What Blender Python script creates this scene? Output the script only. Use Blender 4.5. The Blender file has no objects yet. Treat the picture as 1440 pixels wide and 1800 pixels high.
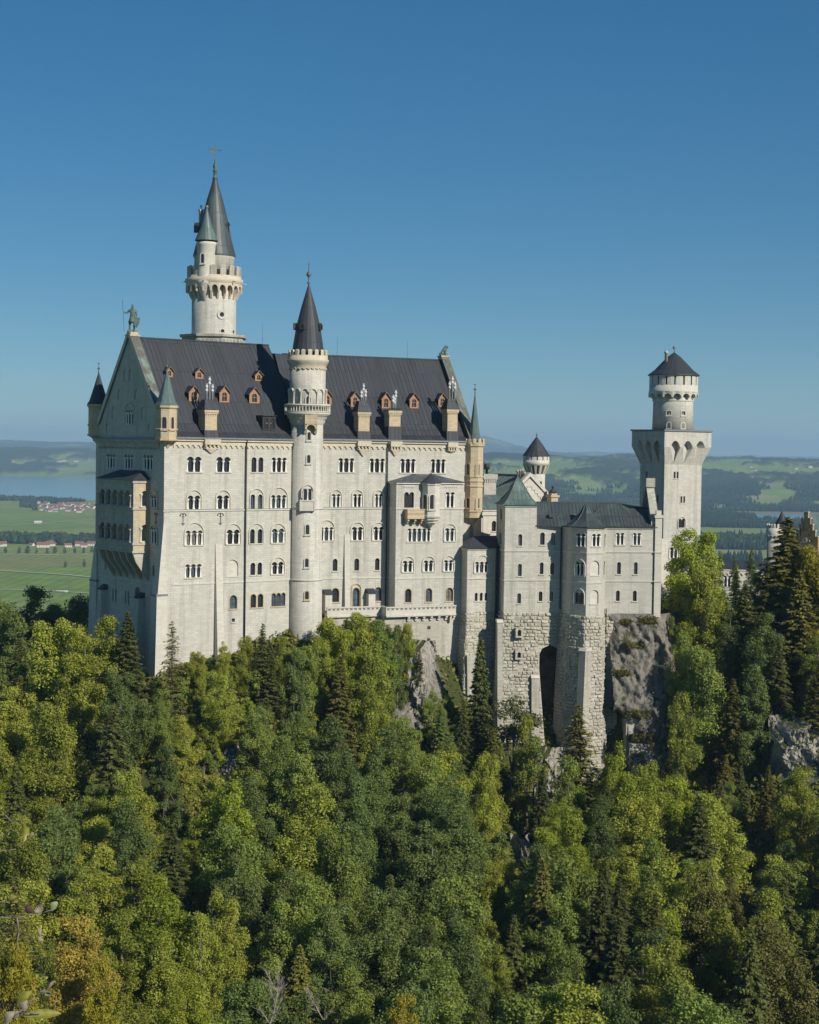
import bpy, bmesh, math, random
import numpy as np
from mathutils import Vector, Matrix, noise
from mathutils.geometry import tessellate_polygon

# ---------------------------------------------------------------- camera, sky, sun, exposure
SC = bpy.context.scene
COL = SC.collection
FPX, PITCH, ROLL = 2850.0, math.radians(2.2), math.radians(0.8)
CAMR = Matrix.Rotation(math.pi/2 - PITCH, 3, 'X') @ Matrix.Rotation(ROLL, 3, 'Z')
cam_d = bpy.data.cameras.new('camera')
cam_d.sensor_fit = 'HORIZONTAL'; cam_d.sensor_width = 36.0
cam_d.lens = FPX/1440*36.0
cam_d.clip_start = 0.2; cam_d.clip_end = 90000
cam = bpy.data.objects.new('camera', cam_d); COL.objects.link(cam)
cam.matrix_world = CAMR.to_4x4()
SC.camera = cam

SUN_AZ, SUN_EL = math.radians(46), math.radians(33)   # azimuth: to the right of the direction back to the viewer
SUN_DIR = Vector((math.sin(SUN_AZ)*math.cos(SUN_EL), -math.cos(SUN_AZ)*math.cos(SUN_EL), math.sin(SUN_EL)))
W = bpy.data.worlds.new('World'); SC.world = W; W.use_nodes = True
nt = W.node_tree; nt.nodes.clear()
sky = nt.nodes.new('ShaderNodeTexSky'); sky.sky_type = 'NISHITA'; sky.sun_disc = False
sky.sun_elevation = SUN_EL
sky.sun_rotation = math.atan2(SUN_DIR.x, SUN_DIR.y)
sky.altitude = 2500; sky.air_density = 1.0; sky.dust_density = 0.0; sky.ozone_density = 5.0
bg = nt.nodes.new('ShaderNodeBackground'); bg.inputs['Strength'].default_value = 0.113
wo = nt.nodes.new('ShaderNodeOutputWorld')
gam = nt.nodes.new('ShaderNodeGamma'); gam.inputs['Gamma'].default_value = 0.70   # a hazier, more even sky
nt.links.new(sky.outputs[0], gam.inputs[0])
hs_ = nt.nodes.new('ShaderNodeHueSaturation'); hs_.inputs['Saturation'].default_value = 1.46
nt.links.new(gam.outputs[0], hs_.inputs['Color'])
tc_ = nt.nodes.new('ShaderNodeMix'); tc_.data_type = 'RGBA'; tc_.blend_type = 'MULTIPLY'; tc_.inputs[0].default_value = 1.0; tc_.inputs[7].default_value = (0.84, 1.0, 0.97, 1)
nt.links.new(hs_.outputs[0], tc_.inputs[6]); nt.links.new(tc_.outputs[2], bg.inputs[0]); nt.links.new(bg.outputs[0], wo.inputs[0])
sun_d = bpy.data.lights.new('sun', 'SUN'); sun_d.energy = 4.9; sun_d.angle = math.radians(0.5)
sun_d.color = (1.0, 0.945, 0.84)
sun = bpy.data.objects.new('sun', sun_d); COL.objects.link(sun)
sun.rotation_euler = (-SUN_DIR).to_track_quat('-Z', 'Y').to_euler()
SC.view_settings.view_transform = 'Standard'; SC.view_settings.look = 'None'
SC.view_settings.gamma = 1; SC.view_settings.use_curve_mapping = False
SC.view_settings.exposure = 0.10
SC.render.engine = 'CYCLES'
cy = SC.cycles
cy.max_bounces = 5; cy.diffuse_bounces = 2; cy.glossy_bounces = 2; cy.transmission_bounces = 2
cy.transparent_max_bounces = 4; cy.volume_bounces = 0
cy.use_denoising = True
try: cy.denoiser = 'OPENIMAGEDENOISE'
except Exception: pass
cy.caustics_reflective = False; cy.caustics_refractive = False
# ---------------------------------------------------------------- measuring helpers (a photo point becomes a point at a real distance)
def ray(px, py):
    return CAMR @ Vector((px-720.0, 900.0-py, -FPX))
def at(px, py, Y):
    d = ray(px, py); return d*(Y/d.y)
def xy(px, Y, py=900):
    p = at(px, py, Y); return Vector((p.x, p.y))
def Z(ox, oy, s):
    return lambda x, y: (ox + x/s, oy + y/s)
class F:
    """a vertical plane: O origin, T along (left to right), N outward"""
    def __init__(s, A, B=None, yaw=None):
        s.O = Vector((A[0], A[1]))
        s.T = (Vector((B[0], B[1]))-s.O).normalized() if B is not None else Vector((math.sin(math.radians(yaw)), math.cos(math.radians(yaw))))
        s.L = (Vector((B[0], B[1]))-s.O).length if B is not None else 0
        s.N = Vector((s.T.y, -s.T.x))
    def off(s, d, du=0.0):
        f = F(s.O + s.N*d + s.T*du, yaw=0); f.T = s.T.copy(); f.N = s.N.copy(); f.L = s.L; return f
    def uz(s, px, py):
        r = ray(px, py); r2 = Vector((r.x, r.y))
        t = s.O.dot(s.N)/r2.dot(s.N)
        p = r*t
        return ((Vector((p.x, p.y))-s.O).dot(s.T), p.z)
    def u(s, px, py=900): return s.uz(px, py)[0]
    def z(s, px, py): return s.uz(px, py)[1]
    def P(s, u, z, d=0.0):
        q = s.O + s.T*u + s.N*d
        return Vector((q.x, q.y, z))
    def X(s, u, d=0.0):
        q = s.O + s.T*u + s.N*d
        return Vector((q.x, q.y))

class MB:
    """collects faces; build() links them as ONE mesh object with box-mapped metric UVs"""
    def __init__(s): s.v = []; s.f = []; s.uv = []; s.m = []; s.s = []
    def face(s, pts, m=0, uv=None, smooth=False):
        n = len(s.v); s.v += [tuple(p) for p in pts]
        s.f.append(tuple(range(n, n+len(pts)))); s.m.append(m); s.uv.append(uv); s.s.append(smooth)
    def quad_strip_rings(s, rings, m=0, cap0=False, cap1=False, closed=True, smooth=False, uvr=None):
        n0 = len(s.v); k = len(rings[0])
        for r in rings: s.v += [tuple(p) for p in r]
        for i in range(len(rings)-1):
            for j in range(k if closed else k-1):
                a = n0+i*k+j; b = n0+i*k+(j+1) % k
                s.f.append((a, b, b+k, a+k)); s.m.append(m); s.s.append(smooth)
                if uvr:
                    s.uv.append(((uvr*j/k, s.v[a][2]), (uvr*(j+1)/k, s.v[b][2]), (uvr*(j+1)/k, s.v[b+k][2]), (uvr*j/k, s.v[a+k][2])))
                else: s.uv.append(None)
        if cap0: s.f.append(tuple(range(n0+k-1, n0-1, -1))); s.m.append(m); s.uv.append(None); s.s.append(False)
        if cap1:
            e = n0+(len(rings)-1)*k
            s.f.append(tuple(range(e, e+k))); s.m.append(m); s.uv.append(None); s.s.append(False)
    def box(s, f, u0, u1, z0, z1, d0, d1, m=0):
        a = [f.P(u0, z0, d1), f.P(u1, z0, d1), f.P(u1, z0, d0), f.P(u0, z0, d0)]
        b = [f.P(u0, z1, d1), f.P(u1, z1, d1), f.P(u1, z1, d0), f.P(u0, z1, d0)]
        s.quad_strip_rings([a, b], m, True, True)
    def wedge(s, f, u0, u1, z0, z1, d0, dtop, dbot, m=0, grow=0.0):
        a = [f.P(u0-grow, z0, dbot), f.P(u1+grow, z0, dbot), f.P(u1+grow, z0, d0), f.P(u0-grow, z0, d0)]
        b = [f.P(u0, z1, dtop), f.P(u1, z1, dtop), f.P(u1, z1, d0), f.P(u0, z1, d0)]
        s.quad_strip_rings([a, b], m, True, True)
    def prism(s, poly, z0, z1, m=0, poly1=None):
        p1 = poly1 or poly
        s.quad_strip_rings([[(p[0], p[1], z0) for p in poly], [(p[0], p[1], z1) for p in p1]], m, True, True)
    def lathe(s, c, prof, n=24, m=0, rot=0.0, smooth=True, cap0=True, cap1=True):
        rings = []
        for r, z in prof:
            rings.append([(c[0]+r*math.cos(rot+2*math.pi*j/n), c[1]+r*math.sin(rot+2*math.pi*j/n), z) for j in range(n)])
        s.quad_strip_rings(rings, m, cap0, cap1, True, smooth, uvr=2*math.pi*max(p[0] for p in prof))
    def tube(s, a, b, r0, r1=None, n=6, m=0):
        a = Vector(a); b = Vector(b); r1 = r0 if r1 is None else r1
        d = (b-a).normalized(); x = d.orthogonal().normalized(); y = d.cross(x)
        R = lambda c, r: [c+x*(r*math.cos(2*math.pi*j/n))+y*(r*math.sin(2*math.pi*j/n)) for j in range(n)]
        s.quad_strip_rings([R(a, r0), R(b, r1)], m, True, True, True, n > 5)
    def slab(s, f, outline, d0, d1, m=0, mr=None, rim=True, holes=()):
        """flat outline (u,z), front at d1, rim back to d0, holes with reveals"""
        polys = [outline]+list(holes)
        flat = [p for q in polys for p in q]
        tri = tessellate_polygon([[Vector((p[0], p[1], 0)) for p in q] for q in polys])
        for t in tri:
            q = [flat[i] for i in t]
            a = (q[1][0]-q[0][0])*(q[2][1]-q[0][1])-(q[2][0]-q[0][0])*(q[1][1]-q[0][1])
            if abs(a) < 1e-9: continue
            if a < 0: q = q[::-1]
            s.face([f.P(p[0], p[1], d1) for p in q], m, [(p[0], p[1]) for p in q])
        mr = m if mr is None else mr
        def area(q): return sum(q[i][0]*q[(i+1) % len(q)][1]-q[(i+1) % len(q)][0]*q[i][1] for i in range(len(q)))
        loops = ([(outline, 1)] if rim else [])+[(h, -1) for h in holes]
        for q, sg in loops:
            if area(q)*sg < 0: q = q[::-1]
            for i in range(len(q)):
                a, b = q[i], q[(i+1) % len(q)]
                s.face([f.P(a[0], a[1], d0), f.P(b[0], b[1], d0), f.P(b[0], b[1], d1), f.P(a[0], a[1], d1)], mr)
    def build(s, name, mats, parent=None, root=None):
        o = mesh_object(name, s.v, s.f, mats, s.m, s.s, s.uv, parent, root)
        return o
ROOTLOC = {}
def auto_uv(pts):
    p = [Vector(q) for q in pts]
    n = Vector((0, 0, 0))
    for i in range(len(p)):
        a, b = p[i], p[(i+1) % len(p)]
        n += Vector(((a.y-b.y)*(a.z+b.z), (a.z-b.z)*(a.x+b.x), (a.x-b.x)*(a.y+b.y)))
    if n.length < 1e-12: return [(0, 0)]*len(p)
    n.normalize()
    if abs(n.z) > 0.97: return [(q.x, q.y) for q in p]
    t = Vector((-n.y, n.x, 0)).normalized(); b = n.cross(t)
    return [(q.dot(t), q.dot(b)) for q in p]
def mesh_object(name, v, f, mats, mi=None, sm=None, uv=None, parent=None, root=None):
    me = bpy.data.meshes.new(name)
    org = ROOTLOC.get(root.name if root else (parent.name if parent else None), Vector((0, 0, 0)))
    me.from_pydata([(p[0]-org.x, p[1]-org.y, p[2]-org.z) for p in v], [], f)
    for m in (mats if isinstance(mats, (list, tuple)) else [mats]): me.materials.append(m)
    if mi: me.polygons.foreach_set('material_index', mi)
    if sm: me.polygons.foreach_set('use_smooth', [bool(x) for x in sm])
    L = me.uv_layers.new(name='UVMap'); arr = []
    for i, fc in enumerate(f):
        q = uv[i] if uv and uv[i] is not None else auto_uv([v[k] for k in fc])
        for a in q: arr += [a[0], a[1]]
    L.data.foreach_set('uv', arr)
    me.update()
    o = bpy.data.objects.new(name, me); COL.objects.link(o)
    if parent: o.parent = parent; ROOTLOC[o.name] = org
    return o
def tag(o, label=None, cat=None, group=None, kind=None):
    if label: o['label'] = label
    if cat: o['category'] = cat
    if group: o['group'] = group
    if kind: o['kind'] = kind
    return o
def thing(name, loc, label, cat, group=None):
    o = bpy.data.objects.new(name, None); COL.objects.link(o)
    o.location = loc; o.empty_display_size = 1.0
    ROOTLOC[o.name] = Vector(loc)
    return tag(o, label, cat, group)
def solo(name, mb, mats, loc, label, cat, group=None, kind=None):
    """a thing that is one mesh: origin put at its base"""
    v = [(p[0]-loc[0], p[1]-loc[1], p[2]-loc[2]) for p in mb.v]
    o = mesh_object(name, v, mb.f, mats, mb.m, mb.s, mb.uv)
    o.location = loc
    return tag(o, label, cat, group, kind)

# ---------------------------------------------------------------- materials
def newmat(name):
    m = bpy.data.materials.new(name); m.use_nodes = True
    n = m.node_tree; b = n.nodes['Principled BSDF']
    return m, n, b
def nd(n, t, **kw):
    x = n.nodes.new(t)
    for k, v in kw.items():
        if k in x.inputs.keys() if hasattr(x.inputs, 'keys') else False: x.inputs[k].default_value = v
        else: setattr(x, k, v)
    return x
def mixc(n, f, a, b, mode='MIX'):
    x = n.nodes.new('ShaderNodeMix'); x.data_type = 'RGBA'; x.blend_type = mode
    for s, val in ((0, f), (6, a), (7, b)):
        if hasattr(val, 'is_output'): n.links.new(val, x.inputs[s])
        elif isinstance(val, (int, float)): x.inputs[s].default_value = val if s == 0 else (val, val, val, 1)
        else: x.inputs[s].default_value = (*val, 1)
    return x.outputs[2]
def ramp(n, src, pts):
    r = n.nodes.new('ShaderNodeValToRGB'); n.links.new(src, r.inputs[0])
    e = r.color_ramp.elements
    while len(e) > 1: e.remove(e[-1])
    e[0].position = pts[0][0]; c = pts[0][1]; e[0].color = (c, c, c, 1) if isinstance(c, (int, float)) else (*c, 1)
    for p, c in pts[1:]:
        k = e.new(p); k.color = (c, c, c, 1) if isinstance(c, (int, float)) else (*c, 1)
    return r.outputs[0]
def noi(n, scale, detail=4, rough=0.55, vec=None, dist=0.0):
    x = n.nodes.new('ShaderNodeTexNoise'); x.inputs['Scale'].default_value = scale
    x.inputs['Detail'].default_value = detail; x.inputs['Roughness'].default_value = rough; x.inputs['Distortion'].default_value = dist
    if vec is not None: n.links.new(vec, x.inputs['Vector'])
    return x.outputs[0]
def uvnode(n): return n.nodes.new('ShaderNodeUVMap').outputs[0]
def geopos(n): return n.nodes.new('ShaderNodeNewGeometry').outputs['Position']
def bump(n, b, h, strength=0.3, dist=0.05):
    x = n.nodes.new('ShaderNodeBump'); x.inputs['Strength'].default_value = strength; x.inputs['Distance'].default_value = dist
    n.links.new(h, x.inputs['Height']); n.links.new(x.outputs[0], b.inputs['Normal'])
def scaled(n, vec, s):
    x = n.nodes.new('ShaderNodeMapping'); x.inputs['Scale'].default_value = s
    n.links.new(vec, x.inputs['Vector']); return x.outputs[0]
def stone(name, c1, c2, bw=0.95, bh=0.38, mortar=0.02, mort_dark=0.72, stain=0.35, rough=0.85, bmp=0.25, stain_c=(0.20, 0.19, 0.16)):
    m, n, b = newmat(name)
    uv = uvnode(n); pos = geopos(n)
    br = n.nodes.new('ShaderNodeTexBrick'); n.links.new(uv, br.inputs['Vector'])
    br.inputs['Scale'].default_value = 1.0; br.inputs['Brick Width'].default_value = bw; br.inputs['Row Height'].default_value = bh
    br.inputs['Mortar Size'].default_value = mortar; br.inputs['Mortar Smooth'].default_value = 0.3
    br.inputs['Color1'].default_value = (*c1, 1); br.inputs['Color2'].default_value = (*c2, 1)
    br.inputs['Mortar'].default_value = (*[x*mort_dark for x in c1], 1)
    big = noi(n, 0.16, 5, 0.6, pos)
    fine = noi(n, 2.2, 4, 0.65, pos)
    streak = noi(n, 1.0, 4, 0.6, scaled(n, pos, (1.1, 1.1, 0.07)))
    c = mixc(n, ramp(n, fine, [(0.3, 0.0), (0.75, 0.28)]), br.outputs[0], tuple(x*0.78 for x in c2))
    c = mixc(n, ramp(n, big, [(0.42, 0.0), (0.72, stain)]), c, tuple(x*0.72 for x in c1))
    c = mixc(n, ramp(n, streak, [(0.50, 0.0), (0.74, stain)]), c, stain_c)
    n.links.new(c, b.inputs['Base Color']); b.inputs['Roughness'].default_value = rough
    b.inputs['Specular IOR Level'].default_value = 0.2
    h = mixc(n, 0.25, br.outputs[1], fine)
    inv = n.nodes.new('ShaderNodeInvert'); n.links.new(h, inv.inputs[1])
    bump(n, b, inv.outputs[0], bmp, 0.04)
    return m
def metal_roof(name, c1, c2, pan=0.75, cross=6.0, rough=0.5, patina=None, pamt=0.3):
    m, n, b = newmat(name)
    uv = uvnode(n); pos = geopos(n)
    br = n.nodes.new('ShaderNodeTexBrick'); n.links.new(uv, br.inputs['Vector'])
    br.offset = 0.0
    br.inputs['Scale'].default_value = 1.0; br.inputs['Brick Width'].default_value = pan; br.inputs['Row Height'].default_value = cross
    br.inputs['Mortar Size'].default_value = 0.035; br.inputs['Mortar Smooth'].default_value = 0.4
    br.inputs['Color1'].default_value = (*c1, 1); br.inputs['Color2'].default_value = (*c2, 1)
    br.inputs['Mortar'].default_value = (*[x*0.45 for x in c1], 1)
    big = noi(n, 0.35, 5, 0.65, scaled(n, pos, (1, 1, 0.4)))
    c = mixc(n, ramp(n, big, [(0.35, 0.0), (0.75, 0.5)]), br.outputs[0], tuple(x*1.9 for x in c2))
    if patina:
        c = mixc(n, ramp(n, noi(n, 0.5, 5, 0.7, scaled(n, pos, (1, 1, 0.3))), [(0.48, 0.0), (0.68, pamt)]), c, patina)
    n.links.new(c, b.inputs['Base Color']); b.inputs['Roughness'].default_value = rough
    b.inputs['Specular IOR Level'].default_value = 0.45
    bump(n, b, br.outputs[1], 0.6, 0.06)
    return m
def plain(name, c, rough=0.7, metal=0.0, var=0.25, scale=3.0, spec=0.3):
    m, n, b = newmat(name)
    x = noi(n, scale, 4, 0.6, geopos(n))
    n.links.new(mixc(n, ramp(n, x, [(0.3, 0.0), (0.75, 1.0)]), tuple(k*(1+var) for k in c), tuple(k*(1-var) for k in c)), b.inputs['Base Color'])
    b.inputs['Roughness'].default_value = rough; b.inputs['Metallic'].default_value = metal
    b.inputs['Specular IOR Level'].default_value = spec
    return m
M_WALL = stone('limestone_wall', (0.575, 0.546, 0.474), (0.472, 0.450, 0.392), stain=0.5, mort_dark=0.66, bmp=0.35)
M_TRIM = stone('limestone_trim', (0.61, 0.573, 0.49), (0.52, 0.49, 0.42), stain=0.2, mort_dark=0.9)
M_WHITE = plain('pale_column_stone', (0.74, 0.71, 0.64), 0.7, 0, 0.1, 1.5)
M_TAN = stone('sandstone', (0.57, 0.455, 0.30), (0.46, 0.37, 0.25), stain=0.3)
M_RUST = stone('rock_faced_masonry', (0.57, 0.53, 0.425), (0.40, 0.375, 0.31), bw=1.3, bh=0.62, mortar=0.06, mort_dark=0.5, stain=0.55, bmp=0.8)
M_OLD = stone('weathered_shaded_limestone', (0.50, 0.47, 0.39), (0.38, 0.355, 0.295), stain=0.6, mort_dark=0.6)  # weathered stone; doubles as painted shade on the west gable's loggia and corbels
M_ROOF = metal_roof('dark_metal_roof', (0.035, 0.040, 0.047), (0.024, 0.027, 0.032), rough=0.6)
M_ROOFV = metal_roof('verdigris_streaked_roof', (0.052, 0.062, 0.064), (0.040, 0.048, 0.051), patina=(0.10, 0.15, 0.135), pamt=0.45)
M_GREEN = metal_roof('green_copper_roof', (0.075, 0.115, 0.105), (0.06, 0.09, 0.085), patina=(0.15, 0.22, 0.19), pamt=0.7)
M_COPPER = metal_roof('brown_green_copper', (0.12, 0.11, 0.085), (0.085, 0.085, 0.070), patina=(0.22, 0.30, 0.25), pamt=0.9)
M_GLASS = plain('window_glass', (0.018, 0.020, 0.026), 0.12, 0, 0.5, 0.8, 0.6)
M_FRAME = plain('brown_window_frame', (0.055, 0.04, 0.032), 0.6)
M_CREAM = stone('cream_limestone', (0.62, 0.54, 0.41), (0.53, 0.46, 0.35), stain=0.25)
M_WOOD = plain('orange_brown_wood', (0.32, 0.185, 0.11), 0.7)
M_GLASS2 = plain('sky_reflecting_glass', (0.06, 0.08, 0.10), 0.08, 0, 0.5, 0.8, 0.9)
M_GLASS3 = plain('curtained_glass', (0.17, 0.155, 0.135), 0.3, 0, 0.4, 0.8, 0.5)
GLR = random.Random(77)
M_PIPE = plain('dark_iron', (0.035, 0.033, 0.032), 0.6)
M_FLUE = plain('pale_grey_flue', (0.50, 0.50, 0.49), 0.55)
M_BRONZE = plain('green_bronze', (0.085, 0.125, 0.105), 0.6, 0.0, 0.5, 2.0)
M_BRICK = stone('yellow_brown_brick', (0.47, 0.32, 0.17), (0.37, 0.24, 0.13), bw=0.5, bh=0.2, stain=0.25)
M_DARKIN = plain('dark_interior', (0.05, 0.042, 0.035), 0.9)
M_LEAD = plain('lead_flashing_shadow_line', (0.17, 0.18, 0.185), 0.55)  # lead sheet; also draws the shadow line on the upper string courses
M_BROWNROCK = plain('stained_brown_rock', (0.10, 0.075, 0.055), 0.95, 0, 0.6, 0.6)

# ---------------------------------------------------------------- windows
def arch_outline(u0, u1, z0, z1, n=1, gap=0.16, seg=7, flat=False):
    if flat: return [(u0, z0), (u1, z0), (u1, z1), (u0, z1)]
    w = (u1-u0-gap*(n-1))/n; r = w/2
    zs = max(z1-r, z0+0.1); rz = z1-zs
    pts = [(u0, z0), (u1, z0)]
    for k in range(n-1, -1, -1):
        c = u0+r+k*(w+gap)
        for i in range(seg+1):
            a = math.pi*i/seg
            pts.append((c+r*math.cos(a), zs+rz*math.sin(a)))
    return pts
def ring(mb, f, c, zc, r0, r1, d0, d1, a0=0.0, a1=math.pi, seg=12, m=0, leg=0.0):
    pts = [(c+r1*math.cos(a0+(a1-a0)*i/seg), zc+r1*math.sin(a0+(a1-a0)*i/seg)) for i in range(seg+1)]
    inn = [(c+r0*math.cos(a0+(a1-a0)*i/seg), zc+r0*math.sin(a0+(a1-a0)*i/seg)) for i in range(seg+1)]
    if leg:
        pts = [(pts[0][0], pts[0][1]-leg)]+pts+[(pts[-1][0], pts[-1][1]-leg)]
        inn = [(inn[0][0], inn[0][1]-leg)]+inn+[(inn[-1][0], inn[-1][1]-leg)]
    for i in range(len(pts)-1):
        a, b, c2, d = pts[i], pts[i+1], inn[i+1], inn[i]
        mb.face([f.P(*a, d1), f.P(*b, d1), f.P(*c2, d1), f.P(*d, d1)][::-1], m) if False else mb.face([f.P(*d, d1), f.P(*a, d1), f.P(*b, d1), f.P(*c2, d1)], m)
        mb.face([f.P(*a, d0), f.P(*b, d0), f.P(*b, d1), f.P(*a, d1)], m)
        mb.face([f.P(*d, d1), f.P(*c2, d1), f.P(*c2, d0), f.P(*d, d0)], m)
    for e in (0, -1):
        a, d = pts[e], inn[e]
        mb.face([f.P(*a, d0), f.P(*a, d1), f.P(*d, d1), f.P(*d, d0)], m)
def column_mb(c, z0, z1, r, n=8):
    mb = MB()
    h = z1-z0
    mb.lathe(c, [(r*1.7, z0), (r*1.7, z0+0.08*h), (r*1.05, z0+0.12*h), (r, z0+0.78*h), (r*1.15, z0+0.80*h), (r*1.9, z1-0.05*h), (r*1.9, z1)], n)
    return mb
def window(parent, root, f, u0, u1, z0, z1, n=1, relief=None, surround=None, columns=True, depth=0.42, label=None, style='', glass=None, gap=0.16):
    """returns the hole; adds window > pane, column children"""
    w = (u1-u0-gap*(n-1))/n
    if gap > 0.3: hole = [arch_outline(u0+k*(w+gap), u0+k*(w+gap)+w, z0, z1, 1) for k in range(n)]
    else: hole = [arch_outline(u0, u1, z0, z1, n, flat=(style == 'flat'))]
    r = w/2; zs = z1-r
    mb = MB(); sm = surround or M_TRIM
    if style != 'flat':
        for k in range(n):
            c = u0+r+k*(w+gap)
            ring(mb, f, c, zs, r+0.01, r+0.17, -0.02, 0.06 if n > 1 else 0.05, seg=8, leg=(zs-z0) if (surround and n == 1) else 0.0)
    else:
        mb.box(f, u0-0.12, u0-0.005, z0, z1+0.12, -0.02, 0.05); mb.box(f, u1+0.005, u1+0.12, z0, z1+0.12, -0.02, 0.05)
    if relief:
        c = (u0+u1)/2; R = (u1-u0)/2+0.22
        zc = relief-R
        ring(mb, f, c, zc, R-0.10, R+0.07, -0.02, 0.19, seg=16, leg=max(0.0, zc-z0) if relief > z1 else 0)
    mb.box(f, u0-0.18, u1+0.18, z0-0.18, z0-0.004, -0.30, 0.14)
    wo_ = mb.build('window', sm, parent, root)
    if label: wo_['label'] = label
    g = MB()
    dz = -depth+0.05
    g.slab(f, arch_outline(u0-0.02, u1+0.02, z0-0.02, z1+0.02, 1, flat=(style == 'flat' or n > 1)), dz-0.05, dz, 0, rim=False)
    if n == 1 or True:
        for k in range(n):
            a = u0+k*(w+gap); c = a+w/2
            g.box(f, c-0.025, c+0.025, z0, z1-0.05, dz, dz+0.05, 1)
            for q in (0.33, 0.68): g.box(f, a, a+w, z0+(z1-z0)*q-0.02, z0+(z1-z0)*q+0.02, dz+0.002, dz+0.045, 1)
            g.box(f, a, a+0.07, z0, z1-r*0.6, dz+0.003, dz+0.06, 1); g.box(f, a+w-0.07, a+w, z0, z1-r*0.6, dz+0.003, dz+0.06, 1)
    g.build('pane', [glass or GLR.choice([M_GLASS]*6+[M_GLASS2]*3+[M_GLASS3]), M_FRAME], wo_, root)
    if columns and n > 1:
        cr = min(0.145, w*0.17)
        for k in range(1, n):
            c = u0+k*(w+gap)-gap/2
            p = f.P(c, 0, -0.09); cb = column_mb((p.x, p.y), z0, zs+0.02, cr)
            cb.build('column', M_WHITE, wo_, root)
        for c in (u0+cr*0.9, u1-cr*0.9):
            p = f.P(c, 0, -0.09); cb = column_mb((p.x, p.y), z0, zs+0.02, cr*0.9)
            cb.build('column', M_WHITE, wo_, root)
    return hole
def blind(parent, root, f, u0, u1, z0, z1):
    hole = arch_outline(u0, u1, z0, z1, 1, seg=12)
    mb = MB()
    mb.slab(f, arch_outline(u0-0.02, u1+0.02, z0-0.02, z1+0.02, 1, seg=12), -0.3, -0.22, 0, rim=False)
    mb.box(f, u0-0.1, u1+0.1, z0-0.14, z0-0.004, -0.2, 0.10)
    mb.build('blind_arch', M_TRIM, parent, root)
    return hole
def zwin(zz, f, spec):
    """zoomed rectangle -> u0,u1,z0,z1 on the plane"""
    x0, x1, yt, yb = spec
    ym = (yt+yb)/2
    u0 = f.u(*zz(x0, ym)); u1 = f.u(*zz(x1, ym))
    xm = (x0+x1)/2
    return u0, u1, f.z(*zz(xm, yb)), f.z(*zz(xm, yt))
def rows(zz, f, parent, root, lst, ysnap=True, **kw):
    """one storey of windows: sill and head heights are levelled over the row"""
    zs = [zwin(zz, f, s['r']) for s in lst]
    out = []
    tall = [q for q in zs]
    for s, q in zip(lst, zs):
        u0, u1, z0, z1 = q
        if s.get('blind'): out.append(blind(parent, root, f, u0, u1, z0, z1)); continue
        near = [t for t, s2 in zip(zs, lst) if abs(t[2]-z0) < 0.5 and abs(t[3]-z1) < 0.6]
        z0 = sum(t[2] for t in near)/len(near); z1 = sum(t[3] for t in near)/len(near)
        rl = f.z(*zz((s['r'][0]+s['r'][1])/2, s['rel'])) if s.get('rel') else None
        if rl is not None: rl = max(rl, z1+0.35)
        out.extend(window(parent, root, f, u0, u1, z0, z1, s.get('n', 1), rl, s.get('sur'), s.get('col', True), style=s.get('style', ''), glass=s.get('glass'), gap=s.get('gap', 0.16)))
    return out
def W_(r, n=1, rel=None, **k):
    d = dict(r=r, n=n, rel=rel); d.update(k); return d
def frieze(mb, f, u0, u1, z1, h=0.9, step=0.95, d=0.22, m=0, r=0.30):
    """corbel table: a band with a scalloped lower edge"""
    k = max(1, round((u1-u0)/step)); st = (u1-u0)/k
    pts = [(u0, z1), (u0, z1-h)]
    for i in range(k):
        a = u0+i*st; c = a+st/2; rr = st*0.36
        pts.append((c-rr, z1-h))
        for j in range(0, 7):
            t = math.pi*(1-j/6)
            pts.append((c+rr*math.cos(t), z1-h+0.02+rr*1.1*math.sin(t)))
        pts.append((c+rr, z1-h))
    pts += [(u1, z1-h), (u1, z1)]
    q = [pts[0]]
    for p in pts[1:]:
        if abs(p[0]-q[-1][0])+abs(p[1]-q[-1][1]) > 1e-4: q.append(p)
    mb.slab(f, q, 0.0, d, m)
def offset_poly(poly, d):
    n = len(poly); out = []
    c = sum((Vector(p[:2]) for p in poly), Vector((0, 0)))/n
    for i in range(n):
        a, b, e = Vector(poly[i-1][:2]), Vector(poly[i][:2]), Vector(poly[(i+1) % n][:2])
        n1 = Vector(((b-a).y, -(b-a).x)).normalized(); n2 = Vector(((e-b).y, -(e-b).x)).normalized()
        k = (n1+n2); k = k/max(0.3, k.dot(n1)) if k.length > 1e-6 else n1
        out.append(b+k*d)
    return out
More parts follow.
